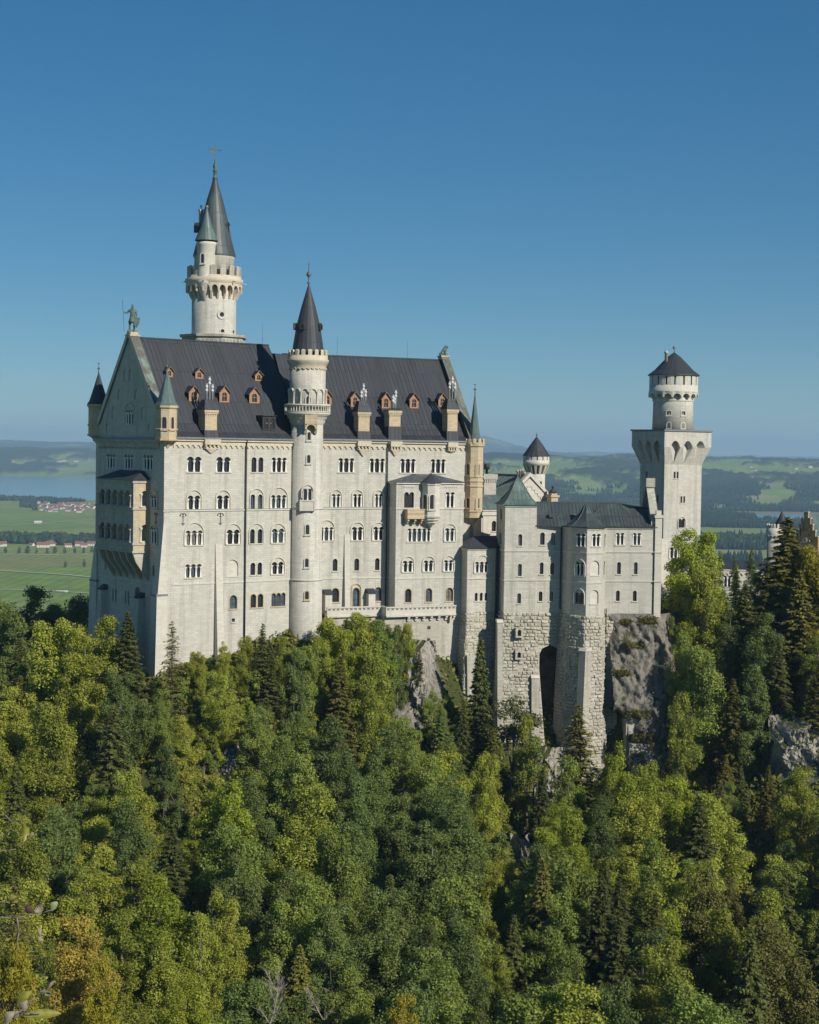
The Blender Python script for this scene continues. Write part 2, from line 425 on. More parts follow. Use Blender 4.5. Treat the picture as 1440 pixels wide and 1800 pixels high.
def rustic(mb, bl, br, tr, tl, seed=0, skip=None, m=0, rh=0.60, bw=1.25, out=(0.08, 0.30), recess=True):
    """rock-faced masonry: every block its own projecting face, laid on a quad patch"""
    rnd = random.Random(seed)
    bl, br, tr, tl = map(Vector, (bl, br, tr, tl))
    H = ((tl-bl).length+(tr-br).length)/2; Wd = ((br-bl).length+(tr-tl).length)/2
    nrm = (br-bl).cross(tl-bl).normalized()
    if recess: mb.face([bl, br, tr, tl], m)
    def Q(s, t): return (bl*(1-s)+br*s)*(1-t)+(tl*(1-s)+tr*s)*t
    nr = max(1, round(H/rh))
    for i in range(nr):
        t0, t1 = i/nr, (i+1)/nr
        x = -rnd.random()*bw*0.5
        while x < Wd:
            w = bw*rnd.uniform(0.6, 1.3); x0, x1 = max(0, x), min(Wd, x+w); x += w
            if x1-x0 < 0.25: continue
            s0, s1 = x0/Wd, x1/Wd
            if skip and skip(Q((s0+s1)/2, (t0+t1)/2)): continue
            if rnd.random() < 0.10: continue
            e = 0.03/Wd; g = 0.03/H
            A = [Q(s0+e, t0+g), Q(s1-e, t0+g), Q(s1-e, t1-g), Q(s0+e, t1-g)]
            o = rnd.uniform(*out); i1 = 0.10/Wd; i2 = 0.10/H
            B = [Q(s0+e+i1*rnd.uniform(.4, 2), t0+g+i2*rnd.uniform(.4, 1.5)), Q(s1-e-i1*rnd.uniform(.4, 2), t0+g+i2*rnd.uniform(.4, 1.5)),
                 Q(s1-e-i1*rnd.uniform(.4, 2), t1-g-i2*rnd.uniform(.4, 1.5)), Q(s0+e+i1*rnd.uniform(.4, 2), t1-g-i2*rnd.uniform(.4, 1.5))]
            B = [p+nrm*(o*rnd.uniform(0.6, 1.2)) for p in B]
            for j in range(4):
                mb.face([A[j], A[(j+1) % 4], B[(j+1) % 4], B[j]], m)
            c = (B[0]+B[1]+B[2]+B[3])/4+nrm*rnd.uniform(-0.02, 0.08)
            for j in range(4): mb.face([B[j], B[(j+1) % 4], c], m)
def merlons(mb, c, r, z0, z1, n, th=0.35, frac=0.55, m=0, rot=0.0, cap=True):
    for k in range(n):
        a0 = rot+2*math.pi*(k-frac/2)/n; a1 = rot+2*math.pi*(k+frac/2)/n
        am = (a0+a1)/2
        P = lambda a, rr: (c[0]+rr*math.cos(a), c[1]+rr*math.sin(a))
        poly = [P(a0, r), P(am, r*1.002), P(a1, r), P(a1, r-th), P(am, r-th), P(a0, r-th)]
        mb.prism(poly, z0, z1-0.15, m)
        mb.quad_strip_rings([[(p[0], p[1], z1-0.15) for p in poly], [((p[0]-P(am, r-th/2)[0])*0.55+P(am, r-th/2)[0], (p[1]-P(am, r-th/2)[1])*0.55+P(am, r-th/2)[1], z1) for p in poly]], m, False, True)
def round_window(parent, root, c, r, px, z0, z1, w, n=1, surround=None, relief=False, flat=False):
    """a window on a round tower at the compass angle that faces photo column px"""
    Y0 = c[1]
    # angle where the surface is seen at column px
    best = None
    for k in range(721):
        a = -math.pi+math.pi*k/720
        p = (c[0]+r*math.cos(a), c[1]+r*math.sin(a))
        d = Vector((p[0], p[1])).normalized()
        if d.x*math.cos(a)+d.y*math.sin(a) > 0.0: continue
        q = CAMR.transposed() @ Vector((p[0], p[1], (z0+z1)/2))
        x = 720+FPX*q.x/-q.z
        if best is None or abs(x-px) < best[0]: best = (abs(x-px), a)
    a = best[1]
    N = Vector((math.cos(a), math.sin(a))); T = Vector((-N.y, N.x))
    f = F((c[0]+N.x*(r+0.0), c[1]+N.y*(r+0.0)), yaw=0); f.T = T; f.N = N
    mb = MB(); u0, u1 = -w/2, w/2
    base = 0.10 + r - math.sqrt(max(0.01, r*r-(w/2+0.15)**2))
    out = arch_outline(u0-0.18, u1+0.18, z0-0.15, z1+0.18, 1, flat=flat)
    hole = arch_outline(u0, u1, z0, z1, n, gap=0.12, flat=flat)
    mb.slab(f, out, -0.5, 0.08, holes=[hole])
    mb.box(f, u0-0.25, u1+0.25, z0-0.32, z0-0.153, -0.4, 0.16)
    if relief: ring(mb, f, 0, z1-0.35, w/2+0.25, w/2+0.42, -0.5, 0.12, seg=12, leg=(z1-z0)*0.6)
    wo_ = mb.build('window', surround or M_TRIM, parent, root)
    g = MB(); g.slab(f, arch_outline(u0, u1, z0, z1, 1, flat=True), -0.2, 0.02, 0, rim=False)
    g.box(f, -0.03, 0.03, z0, z1, 0.0, 0.05, 1)
    g.build('pane', [M_GLASS, M_FRAME], wo_, root)
    if n > 1:
        for k in range(1, n):
            cc = u0+k*(w/n); p = f.P(cc, 0, 0.02)
            column_mb((p.x, p.y), z0, z1-w/n/2, 0.10).build('column', M_WHITE, wo_, root)
    return f
def cone_prof(r, z0, z1, flare=0.0, k=8):
    out = []
    for i in range(k+1):
        t = i/k
        rr = r*(1-t)*(1-flare*math.sin(math.pi*min(1, t*1.0))*0.5)
        out.append((max(0.03, rr), z0+(z1-z0)*t))
    return out
def finial(mb, c, z0, z1, s=1.0, m=0, cross=False):
    h = z1-z0
    mb.lathe(c, [(0.10*s, z0), (0.10*s, z0+h*.12), (0.28*s, z0+h*.15), (0.10*s, z0+h*.2), (0.09*s, z0+h*.35), (0.33*s, z0+h*.43), (0.36*s, z0+h*.47), (0.16*s, z0+h*.55), (0.08*s, z0+h*.58), (0.05*s, z0+h*.8), (0.12*s, z0+h*.83), (0.03*s, z0+h*.87), (0.02*s, z1)], 8, m)
    if cross: mb.tube((c[0]-0.35*s, c[1], z0+h*.9), (c[0]+0.35*s, c[1], z0+h*.9), 0.05, m=m)
# ================================================================ the palace
Z1 = Z(130, 480, 2.88); Z2 = Z(130, 740, 3.6); Z3 = Z(480, 440, 3.6); Z4 = Z(480, 740, 3.6); Z5 = Z(780, 740, 3.6)
ZT = Z(300, 230, 4.615); ZS = Z(1080, 590, 3.53); ZL = Z(0, 740, 4.09); ZR = Z(780, 1040, 3.13); ZB = Z(660, 800, 7.2)
ZG = Z(1300, 780, 7.5); ZE = Z(760, 590, 7.5); ZK = Z(200, 500, 12)
BASEZ = -52.0
A0 = xy(288, 262, 900)
f1 = F(A0, yaw=53); fg0 = F(A0, yaw=143)
WID = -fg0.u(168.0, 900)
NW = A0 - fg0.T*WID
fg = F(NW, A0)
L1 = f1.u(536, 900); Q0 = f1.X(L1)
f2 = F(Q0, yaw=66); L2 = f2.u(833, 850)
SE = f2.X(L2)
ZE1 = f1.z(400, 771); ZE2 = f2.z(690, 774.5)
hw = WID/2
ZR1 = (f1.off(-hw).z(239.4, 592.8)+f1.off(-hw).z(472, 606.7))/2
ZR2 = (f2.off(-hw).z(571.7, 624.7)+f2.off(-hw).z(787, 633))/2
print('WID', WID, 'L1', L1, 'L2', L2, 'eaves', ZE1, ZE2, 'ridges', ZR1, ZR2, 'Q0', Q0, 'SE', SE)
PAL = thing('palace', (A0.x, A0.y, -40), 'long white limestone palace with dark steep roof, shaded west gable and rows of arched windows', 'castle building')
holes1, holes2, holesg = [], [], []
def add1(l): holes1.extend(rows(Z2, f1, PAL, PAL, l))
# ---- first stretch of the south front
add1([W_((714, 808, 222, 320), 2), W_((899, 992, 225, 322), 2), W_((1124, 1155, 232, 325)), W_((1168, 1198, 232, 325)), W_((1249, 1347, 232, 325), 3)])
add1([W_((718, 800, 470, 556), 2, 436), W_((903, 983, 470, 556), 2, 436), W_((1245, 1345, 470, 556), 3, 420)])
add1([W_((1118, 1192, 465, 556), 2, 427, col=False, gap=0.62)])
add1([W_((705, 815, 693, 785), 3, 642), W_((965, 1050, 688, 778), 2, 650), W_((1115, 1192, 685, 775), 2, 648, col=False, gap=0.62), W_((1250, 1332, 680, 772), 2, 648)])
add1([W_((702, 808, 906, 990), 3), W_((1117, 1147, 898, 975)), W_((1162, 1190, 898, 975)), W_((1250, 1328, 893, 968), 2, 861), W_((967, 1040, 878, 984), blind=True)])
add1([W_((985, 1032, 1095, 1188), sur=M_TAN), W_((1118, 1152, 1098, 1182), sur=M_TAN), W_((1163, 1197, 1098, 1182), sur=M_TAN), W_((1250, 1338, 1092, 1170), 3, sur=M_TAN, col=False)])
add1([W_((998, 1018, 1250, 1272), style='flat')])
# ---- second stretch
def add2(l): holes2.extend(rows(Z4, f2, PAL, PAL, l))
add2([W_((412, 515, 235, 325), 3), W_((608, 708, 238, 327), 3), W_((803, 903, 240, 328), 3), W_((996, 1093, 242, 330), 3), W_((300, 313, 232, 322))])
add2([W_((370, 428, 462, 545), 2, 434), W_((505, 562, 462, 545), 2, 435), W_((642, 694, 462, 546), 2, 437)])
add2([W_((293, 383, 672, 757), 3, 626), W_((497, 570, 670, 755), 2, 640), W_((633, 702, 670, 755), 2, 641)])
add2([W_((378, 408, 870, 948)), W_((515, 545, 870, 948)), W_((646, 674, 870, 945))])
add2([W_((372, 418, 1058, 1145), sur=M_TAN), W_((642, 690, 1052, 1140), sur=M_TAN)])
# terrace door with a deep stepped arch
ff = f2
u0, u1, z0, z1 = zwin(Z4, f2, (503, 549, 1056, 1175))
holes2.extend(window(PAL, PAL, f2, u0, u1, z0, z1, 1, z1+0.75, M_TAN, False, 0.6))
# ---- gable
def addg(l): holesg.extend(rows(Z2, fg, PAL, PAL, l))
addg([W_((208, 262, 205, 298), 3), W_((320, 376, 210, 303), 3), W_((440, 500, 218, 312), 3)])
addg([W_((487, 525, 470, 548), 2, 435)])
addg([W_((487, 525, 668, 780), 2, 655)])
addg([W_((163, 196, 1040, 1130), 2, col=False, gap=0.5), W_((242, 270, 1065, 1143), 2, col=False, gap=0.5), W_((322, 350, 1080, 1158), 2, col=False, gap=0.5)])
addg([W_((383, 423, 1050, 1225))])
addg([W_((194, 204, 880, 935)), W_((497, 510, 905, 988))])
add_g1 = lambda l: holesg.extend(rows(Z1, fg, PAL, PAL, l))
add_g1([W_((262, 302, 692, 768), 3, 655)])
for r in [(190, 208, 675, 735), (338, 358, 678, 740), (219, 238, 590, 640), (306, 328, 590, 640), (160, 176, 762, 800), (372, 390, 764, 802)]:
    u0, u1, z0, z1 = zwin(Z1, fg, r); holesg.append(blind(PAL, PAL, fg, u0, u1, z0, z1))
for r in [(249, 266, 488, 545), (277, 294, 488, 545)]:
    u0, u1, z0, z1 = zwin(Z1, fg, r); holesg.append(blind(PAL, PAL, fg, u0, u1, z0, z1))
# ---- walls
wb = MB()
wb.slab(f1, [(0, BASEZ), (L1, BASEZ), (L1, ZE1), (0, ZE1)], -0.6, 0, 0, rim=False, holes=holes1)
wb.slab(f2, [(0, BASEZ), (L2, BASEZ), (L2, ZE2), (0, ZE2)], -0.6, 0, 0, rim=False, holes=holes2)
zap = ZR1+0.5
wb.slab(fg, [(0, BASEZ), (WID, BASEZ), (WID, ZE1), (hw, zap), (0, ZE1)], -0.6, 0, 0, rim=False, holes=holesg)
b1 = f1.X(L1, -WID); b2 = f2.X(L2, -WID); bm_ = (f1.X(L1, -WID)+f2.X(0, -WID))/2
for a, b in ((b2, bm_), (bm_, NW)):
    fb_ = F(a, b); wb.slab(fb_, [(0, BASEZ), (fb_.L, BASEZ), (fb_.L, ZE1-0.2), (0, ZE1-0.2)], -0.5, 0, 0, rim=False)
fe = F(SE, b2)
wb.slab(fe, [(0, BASEZ), (WID, BASEZ), (WID, ZE2), (hw, ZR2+0.4), (0, ZE2)], -0.6, 0, 0)
wb.build('wall', [M_WALL], PAL, PAL)
# ---- raised gable copings
def coping(f, w, ze, zr, over, th, d0, d1, mats, name='gable_coping'):
    mb = MB()
    for sgn in (0, 1):
        a = (0-0.25, ze-0.1) if sgn == 0 else (w+0.25, ze-0.1)
        b = (w/2, zr)
        q = [a, b, (b[0], b[1]+over), (a[0]+(-0.3 if sgn == 0 else 0.3), a[1]+over*0.8)]
        mb.slab(f, q if sgn == 0 else q[::-1], d0, d1, 0, 1)
    return mb.build(name, mats, PAL, PAL)
coping(fg, WID, ZE1, zap-0.4, 1.15, 0, -1.3, 0.35, [M_TRIM, M_COPPER])
coping(fe, WID, ZE2, ZR2+0.2, 1.1, 0, -1.3, 0.25, [M_TRIM, M_COPPER])
# ---- roofs
def roof_strip(mb, f, u0, u1, ze, zr, h, over=0.55, k=1, du0=0.0, du1=0.0, m=0):
    prof = [(over, ze-0.05), (over-0.05, ze+0.18), (-1.0, ze+1.05), (-2.2, ze+2.45)]
    prof.append((-h, zr))
    def pz(i, e): return prof[i]
    r0 = [f.P(u0+du0*(-p[0]/h), p[1], p[0]) for p in prof]; r1 = [f.P(u1+du1*(-p[0]/h), p[1], p[0]) for p in prof]
    for i in range(len(prof)-1): mb.face([r0[i], r1[i], r1[i+1], r0[i+1]], m)
    return r0, r1
rf = MB()
roof_strip(rf, f1, 0.9, L1, ZE1, ZR1, hw)
fb1 = F(f1.X(L1+1.6, -WID), NW - f1.N*0)   # north slope of the first stretch
roof_strip(rf, F(f1.X(L1, -WID), f1.X(0, -WID)), 0.0, L1-0.9, ZE1, ZR1, hw)
rf.face([f1.P(L1, ZE1, 0.4), f1.P(L1, ZE1, -WID), f1.P(L1, ZR1, -hw)], 0)
roof_strip(rf, f2, -1.5, L2-0.9, ZE2, ZR2, hw)
roof_strip(rf, F(f2.X(L2, -WID), f2.X(0, -WID)), 0.9, L2+2, ZE2, ZR2, hw)
rf.box(f1, 1.0, L1, ZR1-0.12, ZR1+0.12, -hw-0.2, -hw+0.2)
rf.box(f2, 0, L2-1.0, ZR2-0.12, ZR2+0.12, -hw-0.2, -hw+0.2)
# raised seams where the roof sheets meet, as in the photograph
for f, L, ze, zr in ((f1, L1, ZE1, ZR1), (f2, L2, ZE2, ZR2)):
    k = int(L/0.8)
    for i in range(2, k):
        u = i*0.8
        if u > L-0.9: break
        q0 = f.P(u, ze+2.45, -2.2); q1 = f.P(u, zr, -hw); q00 = f.P(u, ze+0.2, 0.45); q01 = f.P(u, ze+1.05, -1.0)
        for a, b in ((q00, q01), (q01, q0), (q0, q1)): rf.tube(a, b, 0.035, n=3)
roof_o = rf.build('roof', [M_ROOF], PAL, PAL)
gt = MB()
for f, a, b, ze in ((f1, 1.6, L1-2.6, ZE1), (f2, 2.8, L2-1.4, ZE2)):
    gt.box(f, a, b, ze-0.14, ze+0.12, 0.50, 0.72)
gt.build('gutter', [M_LEAD], PAL, PAL)
# ---- cornices, corbel tables, string courses
cb = MB()
frieze(cb, f1, 1.6, L1-2.4, ZE1-0.2, 1.35, 1.02, 0.20)
frieze(cb, f2, 2.6, L2-1.5, ZE2-0.2, 1.35, 1.02, 0.20)
cb.box(f1, 1.2, L1-2.4, ZE1-0.5, ZE1-0.16, 0.20, 0.48); cb.box(f2, 2.6, L2-1.4, ZE2-0.5, ZE2-0.16, 0.20, 0.48)
cb.build('corbel_table', [M_CREAM], PAL, PAL)
cb = MB(); frieze(cb, fg, 1.6, WID-1.6, ZE1-0.75, 1.2, 0.95, 0.20)
cb.box(fg, -0.2, WID+0.2, ZE1-0.75, ZE1-0.35, 0.0, 0.50); cb.box(fg, -0.3, WID+0.3, ZE1-0.35, ZE1-0.05, 0.0, 0.62, 1)
cb.build('corbel_table', [M_OLD, M_LEAD], PAL, PAL)  # greyer than the cream south front: the gable's shade is put into the colour
st = MB()
ZS1 = f1.z(400, 896.5); ZS2 = f2.z(620, 893.0); ZS3 = f1.z(400, 1023.5)
for z, f, a, b in ((ZS1, f1, -0.12, L1-2.5), (ZS1, fg, 0, WID+0.12), (ZS2, f2, 2.7, L2-1.5), (ZS3, f1, 1.6, L1-2.5), (ZS3, f2, 2.7, L2), (ZS3, fg, 0, WID-1.0)):
    st.box(f, a, b, z-0.14, z+0.10, 0.0, 0.16 if z != ZS3 else 0.09)
    if z != ZS3: st.box(f, a, b, z+0.10, z+0.16, 0.0, 0.19, 1)  # thin dark strip on top stands in for the course's shadow line
st.build('string_course', [M_TRIM, M_LEAD], PAL, PAL)
# ---- buttresses
bt = MB()
a = f1.u(*Z2(893, 900)); b = f1.u(*Z2(935, 900))
bt.wedge(f1, a, b, BASEZ, f1.z(*Z2(910, 778)), 0.0, 0.12, 2.1)
bt.build('buttress', [M_TRIM], PAL, PAL)
bt = MB()
a = f2.u(*Z4(449, 900)); b = f2.u(*Z4(484, 900))
bt.wedge(f2, a, b, BASEZ, f2.z(*Z4(462, 718)), 0.0, 0.12, 2.2)
bt.build('buttress', [M_TRIM], PAL, PAL)
for fc, px0, px1, yt in ((fg, 188, 232, 1070), (fg, 420, 466, 1125)):
    bt = MB(); a = fc.u(*Z2(px0, yt)); b = fc.u(*Z2(px1, yt)); zt = fc.z(*Z2(px1, yt))
    b = a+1.5
    bt.wedge(fc, a, b, BASEZ, zt, 0.0, 1.1, 2.6); bt.wedge(fc, a-0.1, b+0.1, zt, zt+0.9, 0.0, 0.05, 1.25, 1)
    bt.build('buttress', [M_WALL, M_ROOF], PAL, PAL)
# corner piers: a thin blade that swells downwards, with a ledge two thirds down
def corner_pier(c, T1, T2, ztop, zl, zb, k0, k1, kb, wdt, label=None):
    mb = MB()
    def ringp(k, w, z):   # four points: outward corner grows along both facade normals
        e = c + T1*k + T2*(k*0.45)
        return [(c+T2*0.02-T1*0.0).to_tuple()+(z,), (c + T1*k*0.98 - T2*0.35).to_tuple()+(z,), e.to_tuple()+(z,), (c + T2*(k*0.45) - T1*w).to_tuple()+(z,), (c - T1*w - T2*0.3).to_tuple()+(z,)]
    def R(k, w, z):
        a = c + T1*k - T2*1.6*min(1, k+0.3); b = c + T1*k + T2*(0.10+k*0.25); d = c - T1*w + T2*(0.10+k*0.25); e = c - T1*w - T2*1.6*min(1, k+0.3)
        return [(p.x, p.y, z) for p in (a, b, d, e)]
    mb.quad_strip_rings([R(k1, wdt, zl), R(k0, wdt*0.55, ztop)], 0, True, True)
    mb.quad_strip_rings([R(k1+0.28, wdt+0.15, zl-0.35), R(k1+0.28, wdt+0.15, zl)], 1, True, True)
    mb.quad_strip_rings([R(kb, wdt+0.35, zb), R(k1+0.18, wdt+0.05, zl-0.35)], 2, True, True)
    return mb.build('corner_pier', [M_TRIM, M_LEAD, M_TRIM], PAL, PAL)
corner_pier(A0, fg.N, f1.N, f1.z(*Z2(560, 640)), f1.z(*Z2(555, 1095)), BASEZ, 0.05, 1.2, 2.0, 0.45)
corner_pier(NW, -fg.T, fg.N, fg.z(*ZL(670, 880)), fg.z(*ZL(640, 1130)), BASEZ, 0.05, 1.1, 2.2, 1.2)
# ---- downpipes and iron wall anchors
for f, zz, x, yt, yb in ((f1, Z2, 1082, 128, 1405), (f2, Z4, 716, 150, 1165)):
    mb = MB(); u = f.u(*zz(x, 600)); p0 = f.P(u, f.z(*zz(x, yb)), 0.30); p1 = f.P(u, ZE1-0.9 if f is f1 else ZE2-1.2, 0.32)
    mb.tube(p0, p1, 0.11, n=8); mb.tube(p1, f.P(u, p1.z+0.9, 0.6), 0.11, n=8)
    mb.build('downpipe', [M_PIPE], PAL, PAL)
for f, zz, x, y0, y1 in ((f1, Z2, 690, 583, 664), (f1, Z2, 927, 580, 662), (fg, Z2, 520, 582, 655)):
    mb = MB(); u = f.u(*zz(x, 620)); z1 = f.z(*zz(x, y0)); z0 = f.z(*zz(x, y1)); zc = (z0+z1)/2+0.3
    mb.box(f, u-0.045, u+0.045, z0+0.35, z1, 0.0, 0.08)
    for s in (-1, 1):
        ring(mb, f, u+s*0.30, zc+0.42, 0.20, 0.29, 0.0, 0.07, 0 if s > 0 else 0, math.pi, 8)
        ring(mb, f, u+s*0.50, zc+0.36, 0.05, 0.12, 0.0, 0.07, 0, 2*math.pi, 8)
        ring(mb, f, u+s*0.34, z0+0.12, 0.26, 0.34, 0.0, 0.07, math.pi*0.5 if s > 0 else 0, math.pi if s > 0 else math.pi*0.5, 6)
    mb.box(f, u-0.2, u+0.2, zc+0.1, zc+0.18, 0.0, 0.085)
    mb.build('wall_anchor', [M_PIPE], PAL, PAL)
# ---- dormers
def roof_d(f, ze, zr, px, py):
    lo, hi = 0.0, hw
    for _ in range(40):
        d = (lo+hi)/2
        zr_ = ze+1.05+(d-1.0)*(zr-ze-1.05)/(hw-1.0)
        if f.off(-d).z(px, py) > zr_: lo = d
        else: hi = d
    return d
def dormer(f, ze, zr, zz, cx, ybot, ytop, wpx, flat=False, mat=None):
    px, py = zz(cx, ybot)
    d = roof_d(f, ze, zr, px, py); g = f.off(-d+0.02)
    u = g.u(px, py); zb = g.z(px, py); zt = g.z(*zz(cx, ytop))
    w = abs(g.u(*zz(cx+wpx/2, ybot))-g.u(*zz(cx-wpx/2, ybot)))
    w = max(0.9, min(w, 2.6)); h = zt-zb
    mt = mat or M_WOOD
    slope = (hw-1.0)/(zr-ze-1.05)
    mb = MB()
    ring_ = arch_outline(u-w*0.24, u+w*0.24, zb+0.25, zb+h*0.62, 1, seg=6)
    if flat:
        h1 = h*0.8
        hl = [arch_outline(u-w*0.42, u-w*0.08, zb+0.2, zb+h1*0.85, 1, seg=5), arch_outline(u+w*0.08, u+w*0.42, zb+0.2, zb+h1*0.85, 1, seg=5)]
        mb.slab(g, [(u-w/2, zb), (u+w/2, zb), (u+w/2, zb+h1), (u-w/2, zb+h1)], -0.15, 0.0, 0, holes=hl)
    else:
        h1 = h*0.60
        hl = [ring_]
        mb.slab(g, [(u-w/2, zb), (u+w/2, zb), (u+w/2, zb+h1), (u, zb+h*0.97), (u-w/2, zb+h1)], -0.15, 0.0, 0, holes=hl)
    dep = h1*slope+0.2
    for s in (-1, 1):
        mb.face([g.P(u+s*w/2, zb, -0.01), g.P(u+s*w/2, zb+h1, -0.01), g.P(u+s*w/2, zb+h1, -dep)][::s], 1)
    o = mb.build('dormer', [mt, M_ROOF], PAL, PAL)
    r = MB()
    if flat:
        r.slab(g, [(u-w/2-0.15, zb+h1), (u+w/2+0.15, zb+h1), (u+w/2+0.15, zb+h1+0.10), (u-w/2-0.15, zb+h1+0.10)], -dep-0.6, 0.25)
    else:
        for s in (-1, 1):
            a = (u+s*(w/2+0.22), zb+h1-0.18); b = (u, zb+h*0.99)
            P = [g.P(a[0], a[1], 0.28), g.P(b[0], b[1], 0.28), g.P(b[0], b[1], -h*slope-0.3), g.P(a[0], a[1], -dep)]
            Q = [p+Vector((0, 0, 0.10)) for p in P]
            r.quad_strip_rings([P if s > 0 else P[::-1], Q if s > 0 else Q[::-1]], 0 , True, True)
        # barge boards
        for s in (-1, 1):
            r.tube(g.P(u+s*(w/2+0.2), zb+h1-0.17, 0.3), g.P(u, zb+h+0.02, 0.3), 0.06, n=4, m=1)
    r.build('dormer_roof', [M_ROOF, mt], o, PAL)
    p = MB(); p.slab(g, [(u-w*0.45, zb+0.1), (u+w*0.45, zb+0.1), (u+w*0.45, zb+h*0.66), (u-w*0.45, zb+h*0.66)], -0.2, -0.13, 0, rim=False)
    p.box(g, u-0.03, u+0.03, zb+0.2, zb+h*0.6, -0.13, -0.08, 1)
    p.box(g, u-w*0.22, u+w*0.22, zb+h*0.38, zb+h*0.41, -0.13, -0.08, 1)
    p.build('pane', [M_GLASS, M_WOOD], o, PAL)
for cx, yb, yt, w in ((484, 527, 474, 34), (635, 535, 483, 40), (936, 547, 496, 38)): dormer(f1, ZE1, ZR1, Z1, cx, yb, yt, w)
for cx, yb, yt, w in ((606, 650, 572, 48), (762, 655, 572, 50), (914, 660, 580, 52)): dormer(f1, ZE1, ZR1, Z1, cx, yb, yt, w)
dormer(f1, ZE1, ZR1, Z1, 988, 796, 705, 66, True, M_PIPE)
for cx, yb, yt, w in ((343, 980, 885, 55), (520, 990, 895, 55), (716, 1000, 900, 55), (893, 1000, 905, 56), (1072, 990, 905, 50)): dormer(f2, ZE2, ZR2, Z3, cx, yb, yt, w)
# ---- chimney stacks standing on the wall head
def stack(f, ze, zz, x0, x1, ybot, ybody, yhood, ytop, xf, corb, flues=3, crest=False):
    u0 = f.u(*zz(x0, ybot)); u1 = f.u(*zz(x1, ybot)); z = lambda y: f.z(*zz((x0+x1)/2, y))
    mb = MB()
    zb, z1, z2, z3 = ze+0.1, z(ybody), z(yhood), z(ytop)
    dp = 2.0
    mb.wedge(f, u0-0.15, u1+0.15, zb-0.02, z(ybot)+0.15, -dp, 0.28, 0.45, 1)
    mb.box(f, u0, u1, z(ybot)+0.15, z1-0.7, -dp, 0.25, 0)
    mb.box(f, u0-0.14, u1+0.14, z1-0.7, z1-0.45, -dp-0.1, 0.38, 0); mb.box(f, u0-0.22, u1+0.22, z1-0.45, z1, -dp-0.2, 0.46, 0)
    k = 5
    for i in range(k):
        c = u0+(i+0.5)*(u1-u0)/k; mb.box(f, c-0.08, c+0.08, z1-0.98, z1-0.7, 0.25, 0.34, 0)
    o = mb.build('chimney', [M_TAN, M_ROOF], PAL, PAL)
    h = MB(); cu = (u0+u1)/2
    if yhood < ybody-15:
        A = [f.P(u0-0.3, z1, 0.55), f.P(u1+0.3, z1, 0.55), f.P(u1+0.3, z1, -dp-0.3), f.P(u0-0.3, z1, -dp-0.3)]
        q = (u1-u0)*0.18
        B = [f.P(u0+q, z2, -0.5), f.P(u1-q, z2, -0.5), f.P(u1-q, z2, -dp+0.3), f.P(u0+q, z2, -dp+0.3)]
        h.quad_strip_rings([A, B], 0, True, True); h.build('chimney_hood', [M_ROOF], o, PAL)
    else:
        for i in range(7): h.box(f, u0-0.1+i*(u1-u0+0.2)/7, u0+0.08+i*(u1-u0+0.2)/7, z1, z1+0.5, 0.2, 0.35)
        h.box(f, u0-0.2, u1+0.2, z1, z1+0.15, -dp, 0.42); h.build('chimney_hood', [M_PIPE], o, PAL)
    for i, (fx, ftop, r) in enumerate(xf):
        fu = f.u(*zz(fx, ybot)); g = f.off(-1.1); zt = g.z(*zz(fx, ftop)); fu = g.u(*zz(fx, ybot))
        p = g.P(fu, 0)
        fl = MB(); fl.lathe((p.x, p.y), [(r, z2-0.3), (r, zt-1.3), (r*1.6, zt-1.25), (r*1.6, zt-0.95), (r, zt-0.9), (r, zt-0.7), (r*1.6, zt-0.62), (r*1.6, zt-0.3), (r*0.9, zt-0.25), (r*0.9, zt-0.1), (r*1.3, zt-0.08), (r*1.2, zt)], 10)
        fl.build('flue', [M_FLUE], o, PAL)
    if corb:
        c = MB(); cx0, cx1, cy0, cy1 = corb
        a = f.u(*zz(cx0, cy0)); b = f.u(*zz(cx1, cy0)); zt = ze-0.15; zb_ = f.z(*zz((cx0+cx1)/2, cy1))
        c.box(f, a, b, zt-0.9, zt, 0.0, 0.85); 
        for i in range(4): c.box(f, a+(i+0.2)*(b-a)/4, a+(i+0.65)*(b-a)/4, zt-1.25, zt-0.9, 0.0, 0.72)
        c.box(f, a+0.1, b-0.1, zt-1.5, zt-1.25, 0, 0.45)
        A = [f.P((a+b)/2-0.12, zb_, 0.25), f.P((a+b)/2+0.12, zb_, 0.25), f.P((a+b)/2+0.12, zb_, 0), f.P((a+b)/2-0.12, zb_, 0)]
        B = [f.P(a+0.35, zt-1.5, 0.5), f.P(b-0.35, zt-1.5, 0.5), f.P(b-0.35, zt-1.5, 0), f.P(a+0.35, zt-1.5, 0)]
        c.quad_strip_rings([A, B], 0, True, True)
        c.build('chimney_corbel', [M_CREAM], o, PAL)
    return o
stack(f1, ZE1, Z1, 660, 720, 800, 692, 640, 525, [(670, 560, .16), (684, 525, .17), (699, 562, .16)], (652, 732, 850, 912))
stack(f2, ZE2, Z3, 537, 607, 1150, 1022, 952, 845, [(556, 885, .16), (569, 842, .15), (582, 880, .16)], (527, 612, 1225, 1302))
stack(f2, ZE2, Z3, 732, 803, 1120, 1015, 1012, 885, [(757, 915, .16), (774, 884, .16), (768, 925, .13)], (735, 808, 1225, 1300))
stack(f2, ZE2, Z3, 1100, 1163, 1150, 1005, 940, 800, [(1113, 830, .16), (1130, 798, .17), (1146, 832, .16)], (1098, 1160, 1225, 1280))
